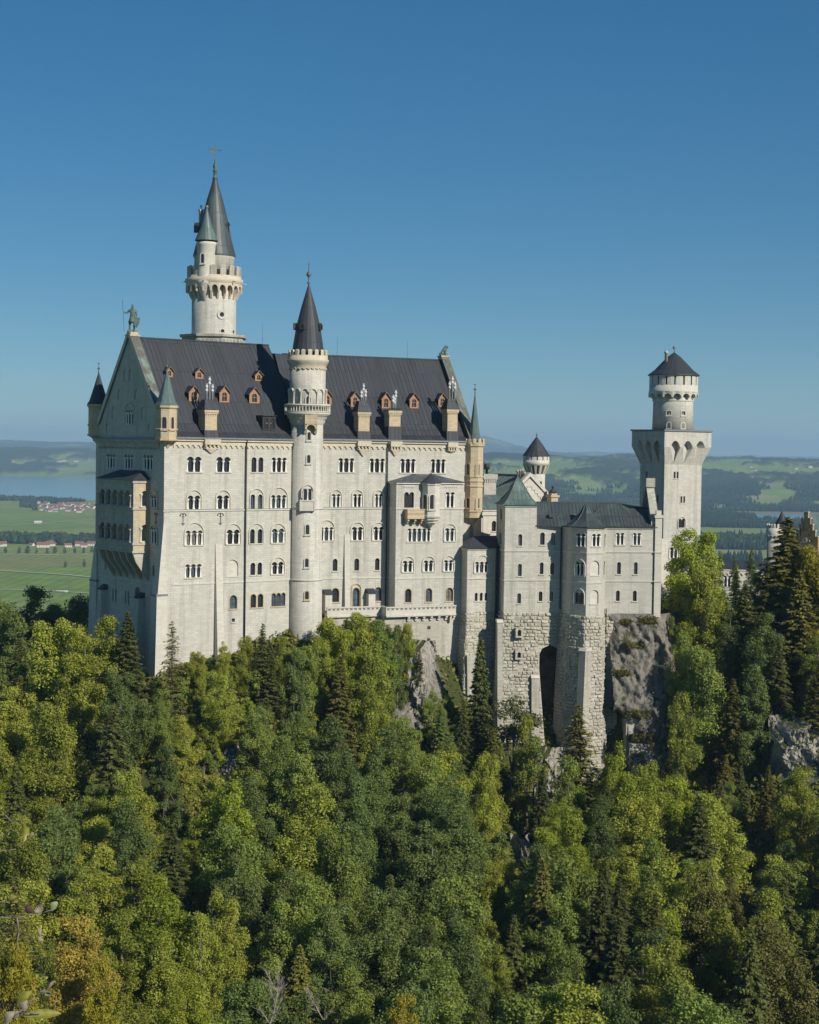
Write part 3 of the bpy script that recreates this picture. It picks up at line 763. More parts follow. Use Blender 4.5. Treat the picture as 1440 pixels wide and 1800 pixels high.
# ---- lightning rods
for f, zz, x, yt, yb in ((f2, Z3, 407, 550, 668), (f2, Z3, 852, 570, 688), (f1, Z1, 955, 258, 358)):
    g = f.off(-hw); mb = MB(); u, zt = g.uz(*zz(x, yt)); zb = ZR1 if f is f1 else ZR2
    mb.tube(g.P(u, zb), g.P(u, zt), 0.035, 0.02, n=4); mb.build('lightning_rod', [M_PIPE], PAL, PAL)
# ---- corner turrets of the palace
def oct_turret(c, r, zb0, zb1, ztop, zapex, zfin, mats_roof, name='corner_turret', tip=None, windows=(), crenel=False, rot=0.0, bands=()):
    mb = MB(); n = 8
    o_prof = []
    if tip is not None:
        mb.lathe(c, [(0.12, tip), (0.25, tip+0.35*(zb0-tip)), (r*0.55, tip+0.75*(zb0-tip)), (r*0.95, zb0-0.35), (r*1.1, zb0-0.3), (r*1.1, zb0)], n, 0, rot, smooth=False)
    mb.lathe(c, [(r, zb0), (r, ztop)], n, 0, rot, smooth=False)
    for z in bands: mb.lathe(c, [(r+0.02, z-0.18), (r*1.09, z-0.1), (r*1.09, z+0.12), (r+0.02, z+0.2)], n, 0, rot, smooth=False)
    mb.lathe(c, [(r, ztop-0.6), (r*1.14, ztop-0.35), (r*1.14, ztop), (r*0.9, ztop)], n, 0, rot, smooth=False)
    if crenel:
        merlons(mb, c, r*1.12, ztop, ztop+0.95, 12, 0.25, 0.6)
        mb.lathe(c, [(r*1.12, ztop-0.05), (r*1.12, ztop+0.3), (r*0.95, ztop+0.3)], n, 0, rot, smooth=False)
    o = mb.build(name, [M_TAN], PAL, PAL)
    rb = MB()
    k = 0.82 if crenel else 1.16
    rb.lathe(c, [(r*k, ztop+0.02), (r*k*0.80, ztop+(zapex-ztop)*0.10), (r*k*0.40, ztop+(zapex-ztop)*0.55), (0.05, zapex)], n, 0, rot, smooth=False)
    finial(rb, c, zapex-0.3, zfin, 0.75, 1, True)
    rb.build('turret_roof', [mats_roof, M_BRONZE], o, PAL)
    for px, z0, z1, w, kk in windows:
        round_window(o, PAL, c, r*0.94, px, z0, z1, w, kk, surround=M_TAN)
    return o
Yc = A0.y
zpx = lambda zz, x, y, Y: at(*zz(x, y), Y).z
c_sw = xy(291.5, A0.y+0.6)
oct_turret(c_sw, 1.75, zpx(Z1, 465, 838, Yc), 0, zpx(Z1, 465, 670, Yc), zpx(Z1, 465, 490, Yc), zpx(Z1, 465, 440, Yc), M_GREEN, tip=zpx(Z1, 465, 925, Yc), windows=[(289, zpx(Z1, 0, 782, Yc), zpx(Z1, 0, 722, Yc), 0.7, 1), (303, zpx(Z1, 0, 782, Yc), zpx(Z1, 0, 722, Yc), 0.5, 1)], rot=math.pi/8, bands=(zpx(Z1, 0, 786, Yc),))
c_nw = xy(172, NW.y+0.5)
oct_turret(c_nw, 1.75, zpx(Z1, 100, 815, NW.y), 0, zpx(Z1, 100, 664, NW.y), zpx(Z1, 128, 500, NW.y), zpx(Z1, 128, 450, NW.y), M_ROOF, tip=zpx(Z1, 100, 905, NW.y), rot=math.pi/8, bands=(zpx(Z1, 0, 768, NW.y),))
c_se = xy(832, SE.y)
Ys = SE.y
oct_turret(c_se, 1.72, zpx(Z4, 1262, 600, Ys), 0, zpx(ZE, 0, 1420, Ys), zpx(ZE, 0, 745, Ys), zpx(ZE, 0, 620, Ys), M_GREEN, tip=zpx(Z4, 1262, 682, Ys), crenel=True, rot=math.pi/8,
           windows=[(823, zpx(Z4, 0, 322, Ys), zpx(Z4, 0, 252, Ys), 0.7, 1), (823, zpx(Z4, 0, 530, Ys), zpx(Z4, 0, 468, Ys), 0.7, 1), (840, zpx(Z4, 0, 322, Ys), zpx(Z4, 0, 252, Ys), 0.6, 1), (840, zpx(Z4, 0, 530, Ys), zpx(Z4, 0, 468, Ys), 0.6, 1)],
           bands=(zpx(Z4, 0, 335, Ys), zpx(Z4, 0, 362, Ys), zpx(Z4, 0, 395, Ys), zpx(Z4, 0, 552, Ys)))
# ---- pedestals on the gable tips
g = fg.off(-0.5); pm = MB()
zp0 = zap+0.2; zp1 = at(*ZK(320, 1000), fg.P(hw, 0).y).z
pm.box(g, hw-0.75, hw+0.75, zp0-0.6, zp1-0.7, -0.75, 0.75); pm.box(g, hw-0.95, hw+0.95, zp1-0.7, zp1-0.45, -0.95, 0.95); pm.box(g, hw-0.7, hw+0.7, zp1-0.45, zp1, -0.7, 0.7)
pm.build('pedestal', [M_TAN], PAL, PAL)
KN = g.P(hw, zp1)
ge = fe.off(-0.5); pm = MB(); LP = ge.P(hw, 0)
zl1 = at(*Z3(1142, 668), LP.y).z
pm.box(ge, hw-0.8, hw+0.8, ZR2, zl1-0.3, -0.8, 0.8); pm.box(ge, hw-0.95, hw+0.95, zl1-0.3, zl1, -0.95, 0.95)
pm.build('pedestal', [M_OLD], PAL, PAL)
LI = ge.P(hw, zl1)
print('apex px should be 220; lion', KN, LI)
# ---- loggia on the west gable
LOGD = 3.0
fl = fg.off(LOGD)
ua = fl.u(*Z2(148, 480)); ub = fl.u(*Z2(376, 480))
zt = fl.z(*Z2(376, 372)); z_s1 = fl.z(*Z2(376, 552)); z_a1 = fl.z(*Z2(345, 440)); z_s2 = fl.z(*Z2(376, 775)); z_a2 = fl.z(*Z2(345, 655)); z_b = fl.z(*Z2(376, 830))
fs = F(fl.X(ub), fg.X(ub)); fn = F(fg.X(ua), fl.X(ua))
lg = MB()
hl = []
nA = 5; wA = (ub-ua-1.6)/nA
for z0, z1 in ((z_s1+0.35, z_a1), (z_s2+0.35, z_a2)):
    for k in range(nA):
        a = ua+0.75+k*wA+0.18; hl.append(arch_outline(a, a+wA-0.36, z0, z1, 1))
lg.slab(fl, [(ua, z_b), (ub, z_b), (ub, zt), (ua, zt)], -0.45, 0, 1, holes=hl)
hs = [arch_outline(LOGD*0.50, LOGD*0.50+1.15, z0, z1, 1) for z0, z1 in ((z_s1+0.35, z_a1), (z_s2+0.35, z_a2))]
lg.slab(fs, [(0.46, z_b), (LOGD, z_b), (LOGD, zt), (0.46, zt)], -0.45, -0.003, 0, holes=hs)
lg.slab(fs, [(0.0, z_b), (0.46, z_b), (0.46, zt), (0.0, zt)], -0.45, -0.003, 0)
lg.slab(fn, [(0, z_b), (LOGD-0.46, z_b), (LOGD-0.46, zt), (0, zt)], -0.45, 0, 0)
for z in (z_b, z_s2-0.1, z_s1-0.1, zt-0.35):
    lg.box(fl, ua-0.15, ub+0.15, z-0.2, z+0.15, -LOGD, 0.18, 1)
lg.box(fl, ua+0.4, ub-0.4, z_s1-0.9, z_s1-0.7, 0.0, 0.08)
# bracket mass under the loggia
hb = z_b-0.2
zlow = fl.z(*Z2(376, 915))
for k in range(nA+1):
    a = ua+0.3+k*(ub-ua-0.9)/nA
    A = [fl.P(a, hb-4.6, -LOGD+0.15), fl.P(a+0.5, hb-4.6, -LOGD+0.15), fl.P(a+0.5, hb-4.6, -LOGD), fl.P(a, hb-4.6, -LOGD)]
    M1 = [fl.P(a, hb-1.5, -0.6), fl.P(a+0.5, hb-1.5, -0.6), fl.P(a+0.5, hb-1.5, -LOGD), fl.P(a, hb-1.5, -LOGD)]
    B = [fl.P(a, hb, -0.05), fl.P(a+0.5, hb, -0.05), fl.P(a+0.5, hb, -LOGD), fl.P(a, hb, -LOGD)]
    lg.quad_strip_rings([A, M1, B], 1, True, True)
lo = lg.build('loggia', [M_TAN, M_OLD], PAL, PAL)  # sandstone sides, greyer front: the front's shade is painted into its stone colour
for z0, z1 in ((z_s1+0.35, z_a1), (z_s2+0.35, z_a2)):
    for k in range(nA+1):
        a = ua+0.75+k*wA; p = fl.P(a, 0, 0.02)
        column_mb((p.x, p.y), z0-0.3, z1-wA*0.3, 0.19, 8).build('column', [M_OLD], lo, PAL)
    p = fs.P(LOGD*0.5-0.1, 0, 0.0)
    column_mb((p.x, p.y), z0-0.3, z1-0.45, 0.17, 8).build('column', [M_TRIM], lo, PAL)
rl = MB()
zrp = fg.z(*Z2(330, 308))
e = 0.35
E4 = [fl.P(ua-e, zt, e), fl.P(ub+e, zt, e), fl.P(ub+e, zt, -LOGD), fl.P(ua-e, zt, -LOGD)]
R4 = [fl.P(ua+2.6, zrp, -LOGD), fl.P(ub-2.2, zrp, -LOGD)]
rl.face([E4[0], E4[1], R4[1], R4[0]]); rl.face([E4[1], E4[2], R4[1]]); rl.face([E4[3], E4[0], R4[0]])
rl.build('loggia_roof', [M_ROOF], lo, PAL)
# ---- south bay with balcony and oriel
BD = 3.3
fb = f2.off(BD)
ba = fb.u(*Z4(776, 800)); bb = fb.u(*Z4(1204, 500))
bzt = fb.z(*Z4(1000, 388)); 
fbl = F(f2.X(ba), fb.X(ba)); fbr = F(fb.X(bb), f2.X(bb))
hb_ = []
def addb(l, zz=Z4): hb_.extend(rows(zz, fb, PAL, PAL, l))
addb([W_((365, 487, 468, 660), 2, col=False), W_((885, 1005, 468, 672), 2, glass=None)], ZB)
addb([W_((850, 1000, 680, 763), 5), W_((1087, 1150, 678, 762), 2, 650)])
addb([W_((820, 886, 885, 955), 2, 856), W_((952, 1016, 882, 953), 2, 855), W_((1080, 1140, 880, 950), 2, 852)])
addb([W_((836, 875, 1062, 1147), sur=M_TAN), W_((966, 1006, 1060, 1145), sur=M_TAN), W_((1094, 1140, 1055, 1143), sur=M_TAN)])
by = MB()
by.slab(fb, [(ba, BASEZ), (bb, BASEZ), (bb, bzt), (ba, bzt)], -0.5, 0, 0, rim=False, holes=hb_)
by.slab(fbl, [(0, BASEZ), (BD, BASEZ), (BD, bzt), (0, bzt)], -0.5, 0, 0, rim=False)
by.slab(fbr, [(0, BASEZ), (BD, BASEZ), (BD, bzt), (0, bzt)], -0.5, 0, 0, rim=False)
for z, d in ((ZS2, 0.12), (ZS3, 0.08)):
    by.box(fb, ba-0.1, bb+0.1, z-0.13, z+0.13, 0, d, 1); by.box(fbl, 0.0, BD, z-0.13, z+0.13, 0, d, 1)
for x0, x1 in ((355, 495), (880, 1030)):
    frieze(by, fb, fb.u(*ZB(x0, 400)), fb.u(*ZB(x1, 400)), fb.z(*ZB(430, 392)), 0.28, 0.36, 0.10, 1)
by.box(fb, ba-0.1, bb+0.1, bzt-0.3, bzt, 0, 0.25, 1); by.box(fbl, 0, BD, bzt-0.3, bzt, 0, 0.25, 1)
BAY = by.build('bay', [M_WALL, M_TRIM], PAL, PAL)
rb = MB(); e = 0.4; zq = f2.z(*Z4(900, 336))
E4 = [fb.P(ba-e, bzt, e), fb.P(bb+e, bzt, e), fb.P(bb+e, bzt, -BD), fb.P(ba-e, bzt, -BD)]
R4 = [fb.P(ba+4.6, zq, -BD), fb.P(bb-4.4, zq, -BD)]
rb.face([E4[0], E4[1], R4[1], R4[0]]); rb.face([E4[1], E4[2], R4[1]]); rb.face([E4[3], E4[0], R4[0]])
rb.build('bay_roof', [M_ROOFV], BAY, PAL)
# oriel
ou = fb.u(*ZB(690, 500)); oc3 = fb.P(ou, 0, 0.45); oc = (oc3.x, oc3.y); Yo = oc3.y
zo = lambda y: at(*ZB(690, y), Yo-1.2).z
om = MB(); rot = math.atan2(f2.N.y, f2.N.x)
om.lathe(oc, [(0.35, zo(905)), (0.8, zo(870)), (1.15, zo(860)), (1.2, zo(835)), (1.55, zo(825)), (1.6, zo(800)), (1.85, zo(790)), (1.9, zo(770)), (1.62, zo(768)), (1.62, zo(385)), (1.78, zo(378)), (1.8, zo(352))], 8, 0, rot, smooth=False)
ORI = om.build('oriel', [M_TRIM], PAL, PAL)
orr = MB(); orr.lathe(oc, [(2.0, zo(352)), (1.2, zo(300)), (0.4, zo(250)), (0.06, zo(232))], 8, 0, rot, smooth=False); finial(orr, oc, zo(240), zo(178), 0.6, 1)
orr.build('oriel_roof', [M_ROOF, M_BRONZE], ORI, PAL)
for pxw in (747.5, 760.0): round_window(ORI, PAL, oc, 1.52, pxw, zo(680), zo(500), 0.85, 1)
# balcony
bl = MB(); u0 = fb.u(*ZB(365, 700)); u1 = fb.u(*ZB(578, 700)); z0 = fb.z(*ZB(470, 785)); z1 = fb.z(*ZB(470, 690))
bl.box(fb, u0, u1, z0-0.25, z0, 0.0, 1.5); bl.box(fb, u0, u1, z0, z1, 1.25, 1.48); bl.box(fb, u0, u0+0.25, z0, z1, 0.0, 1.25)
bl.box(fb, u0-0.06, u1+0.06, z1, z1+0.14, 1.2, 1.55); bl.box(fb, u0-0.06, u0+0.3, z1, z1+0.14, 0, 1.2)
k = 7
for i in range(k): ring(bl, fb, u0+(i+0.5)*(u1-u0)/k, (z0+z1)/2, 0.10, 0.17, 1.47, 1.54, 0, 2*math.pi, 8)
for i in range(3):
    a = u0+0.15+i*(u1-u0-0.6)/2
    bl.box(fb, a, a+0.3, z0-0.65, z0-0.25, 0, 1.3); bl.box(fb, a, a+0.3, z0-1.05, z0-0.65, 0, 0.8)
bl.build('balcony', [M_TAN], PAL, PAL)
# ---- terrace in front of the second stretch
TD = 2.6
ft = f2.off(TD); ft2 = f2.off(BD+1.5)
t0 = f2.u(564, 1060)+0.2; ta = ft.u(*Z4(700, 1200)); tb = ft2.u(*Z4(1158, 1190))
zt1 = ft.z(*Z4(500, 1176)); zt0 = ft.z(*Z4(500, 1222)); zf = zt0+0.25
tm = MB()
ft2a = ft2.u(*Z4(716, 1200))
for f, a, b, dd in ((ft, t0, ta, TD), (ft2, ft2a, tb, BD+1.5)):
    tm.box(f, a, b, zf-0.6, zf, -dd, 0.0, 0)
    tm.box(f, a, b, zt0-0.5, zt0-0.2, 0.0, 0.18, 0)
    tm.box(f, a, b, zf, zt1-0.22, -0.3, 0.0, 0); tm.box(f, a-0.05, b+0.05, zt1-0.22, zt1, -0.4, 0.10, 0)
    n_ = int((b-a)/0.8)
    for i in range(n_):
        c = a+(i+0.5)*(b-a)/n_
        for s in (-0.16, 0.0, 0.16): tm.box(f, c+s-0.04, c+s+0.04, zf+0.45, zf+0.8, 0.0, 0.035, 2)
tm.box(ft2, ft2a, ft2a+0.3, zf, zt1, -2.2, -0.3, 0)
tm.box(ft2, tb-0.3, tb, zf, zt1, -5.5, -0.3, 0)
tm.slab(ft, [(t0, BASEZ), (ta+0.6, BASEZ), (ta+0.6, zf-0.6), (t0, zf-0.6)], -1.5, -0.25, 1)
ua2 = ft2a; ub2 = ft2.u(*Z4(1103, 1400))
tm.slab(ft2, [(ua2, BASEZ), (ub2, BASEZ), (ub2, zf-0.6), (ua2, zf-0.6)], -2.5, -0.6, 1)
n_ = 7; c0 = ft2.u(*Z4(855, 1245))
for i in range(n_):
    a = c0+i*(tb-0.5-c0)/(n_-1)
    tm.box(ft2, a, a+0.42, zf-1.1, zf-0.6, -0.6, 0.0, 0); tm.box(ft2, a, a+0.42, zf-1.55, zf-1.1, -0.6, -0.3, 0)
for x, y in ((987, 1308), (985, 1385)):
    u, z = ft2.off(-0.6).uz(*Z4(x, y)); tm.box(ft2, u-0.3, u+0.3, z-0.28, z+0.28, -0.7, -0.57, 2)
TER = tm.build('terrace', [M_TRIM, M_OLD, M_PIPE], PAL, PAL)
for x0, x1, yt in ((305, 352, 1068), (578, 622, 1062)):
    mb = MB(); a = f2.u(*Z4(x0+10, 1120)); b = a+1.25; zt_ = f2.z(*Z4(x0+20, yt+14))
    mb.box(f2, a, b, zf, zt_-0.3, 0.0, 1.3, 0); mb.wedge(f2, a-0.12, b+0.12, zt_-0.3, zt_+0.45, 0.0, 0.3, 1.55, 1)
    mb.build('vent_block', [M_TRIM, M_ROOF], PAL, PAL)

# ================================================================ round stair tower
cY = Q0.y-0.6
ctr = Q0 + f1.N*0.4
def R_(w, Y): return w/2/FPX*Y
ZST = lambda y: at(*Z3(195, y), ctr.y).z
ZST4 = lambda y: at(*Z4(195, y), ctr.y).z
STT = thing('stair_tower', (ctr.x, ctr.y, -38), 'slim round stair tower with grey cone spire on the middle of the palace front', 'tower')
rl_, ru_ = R_(56.5, ctr.y), R_(63, ctr.y)
mb = MB()
mb.lathe(ctr, [(rl_*1.09, -50), (rl_*1.05, ZST4(1005)), (rl_, ZST4(1000)), (rl_, ZST(1105))], 40, 0)
mb.build('lower_shaft', [M_WALL], STT, STT)
mb = MB(); mb.lathe(ctr, [(ru_, ZST(1075)), (ru_, ZST(735))], 40, 0); mb.build('upper_shaft', [M_WALL], STT, STT)
# balcony ring
rbk = R_(295/3.6, ctr.y)
mb = MB()
mb.lathe(ctr, [(rl_, ZST(1105)), (rl_*1.12, ZST(1085)), (rl_*1.12, ZST(1070)), (rbk*0.85, ZST(1062)), (rbk*0.85, ZST(1048)), (rbk*0.97, ZST(1040)), (rbk, ZST(1028)), (ru_*0.98, ZST(1026))], 40, 0, cap0=False, cap1=False)
mb.lathe(ctr, [(rbk*0.93, ZST(988)), (rbk, ZST(986)), (rbk, ZST(976)), (rbk*0.93, ZST(974)), (rbk*0.93, ZST(988))], 40, 0, cap0=False, cap1=False)
mb.lathe(ctr, [(rbk*0.93, ZST(1027)), (rbk, ZST(1026)), (rbk, ZST(1020)), (rbk*0.93, ZST(1019))], 40, 0, cap0=False, cap1=False)
for k in range(44):
    a = 2*math.pi*k/44; p = (ctr.x+rbk*0.965*math.cos(a), ctr.y+rbk*0.965*math.sin(a))
    mb.lathe(p, [(0.08, ZST(1022)), (0.11, ZST(1010)), (0.07, ZST(1000)), (0.09, ZST(987))], 6, 0, cap0=False, cap1=False)
mb.build('gallery_balcony', [M_TRIM], STT, STT)
# arcade of blind arches with columns behind the balcony
mb = MB(); n_ = 14
za, zb_, zc_ = ZST(975), ZST(895), ZST(870)
for k in range(n_):
    a = 2*math.pi*(k+0.35)/n_; N = Vector((math.cos(a), math.sin(a))); T = Vector((-N.y, N.x))
    f = F(ctr+N*(ru_+0.0), yaw=0); f.T = T; f.N = N
    ring(mb, f, 0, zb_-0.1, 0.46, 0.66, -0.1, 0.26, seg=10)
mb.build('arcade', [M_TRIM], STT, STT)
for k in range(n_):
    a = 2*math.pi*(k-0.15)/n_
    p = (ctr.x+(ru_+0.14)*math.cos(a), ctr.y+(ru_+0.14)*math.sin(a))
    column_mb(p, za, zb_, 0.11).build('column', [M_TRIM], STT, STT)
# crown
rc = R_(265/3.6, ctr.y); rcm = R_(251/3.6, ctr.y)
mb = MB()
mb.lathe(ctr, [(ru_+0.02, ZST(752)), (ru_*1.03, ZST(735)), (ru_*1.08, ZST(722)), (rc*0.97, ZST(712)), (rc, ZST(702)), (rc, ZST(694)), (rcm, ZST(690)), (rcm, ZST(668)), (rcm-0.3, ZST(668)), (rcm-0.3, ZST(690))], 40, 0, cap0=False, cap1=False)
for k in range(26):
    a = 2*math.pi*(k+0.5)/26; N = Vector((math.cos(a), math.sin(a))); f = F(ctr+N*ru_, yaw=0); f.T = Vector((-N.y, N.x)); f.N = N
    ring(mb, f, 0, ZST(758), 0.22, 0.36, -0.05, 0.16, seg=6)
merlons(mb, ctr, rcm, ZST(668), ZST(632), 18, 0.32, 0.56)
mb.lathe(ctr, [(rcm-0.3, ZST(680)), (0.2, ZST(678))], 24, 0, cap0=False, cap1=False)
mb.build('parapet', [M_CREAM], STT, STT)
mb = MB(); rr = R_(206/3.6, ctr.y)
mb.lathe(ctr, [(rr*0.98, ZST(680)), (rr*0.99, ZST(640)), (rr*0.965, ZST(630)), (rr*0.86, ZST(560)), (rr*0.74, ZST(480)), (rr*0.42, ZST(350)), (0.25, ZST(235)), (0.12, ZST(222))], 20, 0, smooth=False)
mb.build('spire', [M_ROOF], STT, STT)
mb = MB(); finial(mb, ctr, ZST(232), ZST(58), 1.25, 0); mb.build('finial', [M_BRONZE], STT, STT)
for a in (-math.pi/2-0.35, -math.pi/2+1.15, math.pi+0.1):
    N = Vector((math.cos(a), math.sin(a))); f = F(ctr+N*(rr*0.92), yaw=0); f.T = Vector((-N.y, N.x)); f.N = N
    mb = MB(); z0, z1 = ZST(505), ZST(462)
    mb.slab(f, [(-0.42, z0), (0.42, z0), (0.42, z1-0.35), (0, z1), (-0.42, z1-0.35)], -1.2, 0, 1, 0, holes=[arch_outline(-0.25, 0.25, z0+0.15, z1-0.35)])
    mb.slab(f, [(-0.3, z0), (0.3, z0), (0.3, z1-0.3), (-0.3, z1-0.3)], -0.5, -0.25, 2, rim=False)
    mb.build('spire_dormer', [M_ROOF, M_FRAME, M_GLASS], STT, STT)
# corbelled bay under the balcony and stepped block lower down
N = Vector((0.16, -0.987)).normalized(); fo = F(ctr+N*0, yaw=0); fo.N = N; fo.T = Vector((-N.y, N.x))
cu = fo.off(rl_).u(*Z3(238, 1080))
mb = MB()
zA, zB, zC = ZST(1022), ZST(1105), ZST(1160)
mb.box(fo, cu-1.05, cu+1.05, zB+0.1, zA, 0.5, rl_+1.0)
for s in (-1, 1):
    mb.wedge(fo, cu+s*0.85-0.22, cu+s*0.85+0.22, zC, zB, 0.5, rl_+0.9, rl_+0.15)
ring(mb, fo, cu, zB-0.75, 0.75, 1.05, rl_-0.5, rl_+0.95, seg=10)
mb.build('corbelled_bay', [M_TAN], STT, STT)
mb = MB(); u = fo.off(rl_).u(*Z3(216, 1600)); zt_ = ZST(1585); zb2 = ZST(1645)
mb.box(fo, u-1.2, u+1.2, zb2, zt_, 0.5, rl_+0.42); mb.box(fo, u-1.3, u+1.3, zt_, zt_+0.22, 0.5, rl_+0.52)
mb.box(fo, u-1.3, u-1.1, zb2, zt_+0.2, 0.5, rl_+0.5); mb.box(fo, u+1.1, u+1.3, zb2, zt_+0.2, 0.5, rl_+0.5)
mb.build('stepped_block', [M_TRIM], STT, STT)
mb = MB()
mb.lathe(ctr, [(rl_+0.01, ZS2-0.16), (rl_+0.12, ZS2-0.12), (rl_+0.12, ZS2+0.12), (rl_+0.01, ZS2+0.15)], 40, cap0=False, cap1=False)
mb.build('string_course', [M_TRIM], STT, STT)
mb = MB()
mb.lathe(ctr, [(rl_+0.01, ZS3-0.16), (rl_*1.06+0.06, ZS3-0.14), (rl_*1.06+0.06, ZS3+0.10), (rl_+0.01, ZS3+0.14)], 40, cap0=False, cap1=False)
mb.build('string_course', [M_TRIM], STT, STT)
for zz, x, yt, yb, w, n_, rel, sur in ((Z3, 228, 1150, 1200, 0.55, 1, False, None), (Z3, 226, 1295, 1345, 0.55, 1, False, None), (Z3, 219, 1508, 1582, 1.35, 2, True, None),
                                  (Z4, 218, 655, 715, 0.62, 1, False, None), (Z4, 214, 868, 922, 0.62, 1, False, None), (Z4, 214, 1075, 1125, 0.62, 1, False, M_TAN)):
    x0 = zz(x, (yt+yb)/2)[0]
    round_window(STT, STT, ctr, rl_ if zz is Z3 else (rl_ if yt < 900 else rl_*1.055), x0, at(*zz(x, yb), ctr.y-2).z, at(*zz(x, yt), ctr.y-2).z, w, n_, surround=sur, relief=rel)
round_window(STT, STT, ctr, ru_, Z3(224, 950)[0], ZST(978), ZST(925), 0.75, 1)
# ================================================================ statues on the palace gables
def skin_mesh(name, verts, edges, radii, mat, parent=None, root=None, loc=None, sub=1, rootv=0):
    me = bpy.data.meshes.new(name)
    bm = bmesh.new(); lay = bm.verts.layers.skin.verify()
    vs = [bm.verts.new(v) for v in verts]
    for a, b in edges: bm.edges.new((vs[a], vs[b]))
    for i, v in enumerate(vs):
        r = radii[i]; v[lay].radius = (r, r) if not isinstance(r, tuple) else r
        v[lay].use_root = (i == rootv)
    bm.to_mesh(me); bm.free()
    me.materials.append(mat)
    o = bpy.data.objects.new(name, me); COL.objects.link(o)
    if parent: o.parent = parent
    if loc: o.location = loc
    sk = o.modifiers.new('skin', 'SKIN'); sk.use_smooth_shade = True
    if sub: sm_ = o.modifiers.new('sub', 'SUBSURF'); sm_.levels = sub; sm_.render_levels = sub
    return o
kh = at(*ZK(330, 340), KN.y).z - KN.z     # statue height
s_ = kh*0.92/2.0                                # modelled for a 2 m figure
KT = thing('knight_statue', tuple(KN), 'green bronze knight with raised spear and shield on the tip of the west gable', 'statue')
T_ = fg.T; Nn = fg.N
def kp(a, b, z): # a: to the right in the photo, b: towards the viewer
    return (a*s_, -b*s_, z*s_)
V_ = [kp(0, 0, 1.05), kp(0, 0, 1.3), kp(0.0, 0.02, 1.5), kp(0, 0.02, 1.62), kp(0, 0.03, 1.78), kp(0, 0.03, 1.94),
      kp(-0.12, 0, 0.98), kp(-0.17, 0.08, 0.55), kp(-0.2, 0.02, 0.1), kp(-0.22, 0.16, 0.03),
      kp(0.12, 0, 0.98), kp(0.13, 0.1, 0.55), kp(0.13, 0, 0.1), kp(0.14, 0.16, 0.03),
      kp(-0.24, 0, 1.48), kp(-0.42, 0.05, 1.28), kp(-0.6, 0.1, 1.40),
      kp(0.24, 0, 1.46), kp(0.3, 0.06, 1.15), kp(0.28, 0.16, 0.92)]
E_ = [(0, 1), (1, 2), (2, 3), (3, 4), (4, 5), (0, 6), (6, 7), (7, 8), (8, 9), (0, 10), (10, 11), (11, 12), (12, 13), (2, 14), (14, 15), (15, 16), (2, 17), (17, 18), (18, 19)]
r_ = [.17, .16, .17, .07, .115, .06, .11, .085, .06, .05, .11, .085, .06, .05, .09, .06, .05, .09, .06, .05]
skin_mesh('body', V_, E_, [x*s_ for x in r_], M_BRONZE, KT)
def part_mb(name, mat, parent): return
mb = MB(); off = Vector(KN)
mb.tube(off+Vector(kp(-0.55, 0.12, 0.05)), off+Vector(kp(-0.68, 0.1, 2.0)), 0.02*s_, n=5)
mb.tube(off+Vector(kp(-0.68, 0.1, 2.0)), off+Vector(kp(-0.70, 0.1, 2.25)), 0.05*s_, 0.005, n=4)
mb.build('spear', [M_BRONZE], KT, KT)
mb = MB(); fk = F((KN.x+0.12*s_, KN.y-0.22*s_), yaw=80)
mb.slab(fk, [(-0.05*s_, KN.z+0.55*s_), (0.2*s_, KN.z+0.28*s_), (0.38*s_, KN.z+0.55*s_), (0.44*s_, KN.z+0.98*s_), (0.02*s_, KN.z+0.98*s_)], -0.06*s_, 0.0)
mb.build('shield', [M_BRONZE], KT, KT)
mb = MB()
mb.lathe((KN.x, KN.y), [(0.30*s_, KN.z+0.62*s_), (0.27*s_, KN.z+0.8*s_), (0.17*s_, KN.z+1.1*s_)], 10)
mb.build('tunic', [M_BRONZE], KT, KT)
# lion seated, facing right
lh = at(*Z3(1150, 600), LI.y).z - LI.z
q = lh/1.0
LT = thing('lion_statue', tuple(LI), 'green weathered seated lion on the tip of the east gable', 'statue')
V_ = [(-0.28, 0, 0.22), (-0.12, 0, 0.42), (0.08, 0, 0.62), (0.16, 0, 0.78), (0.28, 0, 0.84), (0.42, 0, 0.76), (0.12, -0.12, 0.35), (0.14, -0.12, 0.04), (0.24, -0.13, 0.02),
      (0.12, 0.12, 0.35), (0.14, 0.12, 0.04), (0.24, 0.13, 0.02), (-0.15, -0.17, 0.2), (0.02, -0.2, 0.05), (-0.15, 0.17, 0.2), (0.02, 0.2, 0.05), (-0.42, 0, 0.08), (-0.46, 0.02, 0.3), (0.2, -0.08, 0.95), (0.2, 0.08, 0.95)]
E_ = [(0, 1), (1, 2), (2, 3), (3, 4), (4, 5), (2, 6), (6, 7), (7, 8), (2, 9), (9, 10), (10, 11), (0, 12), (12, 13), (0, 14), (14, 15), (0, 16), (16, 17), (3, 18), (3, 19)]
r_ = [.17, .17, .19, .18, .13, .07, .08, .055, .05, .08, .055, .05, .13, .05, .13, .05, .05, .03, .03, .03]
skin_mesh('body', [(a*q, b*q, c*q) for a, b, c in V_], E_, [x*q for x in r_], M_BRONZE, LT)

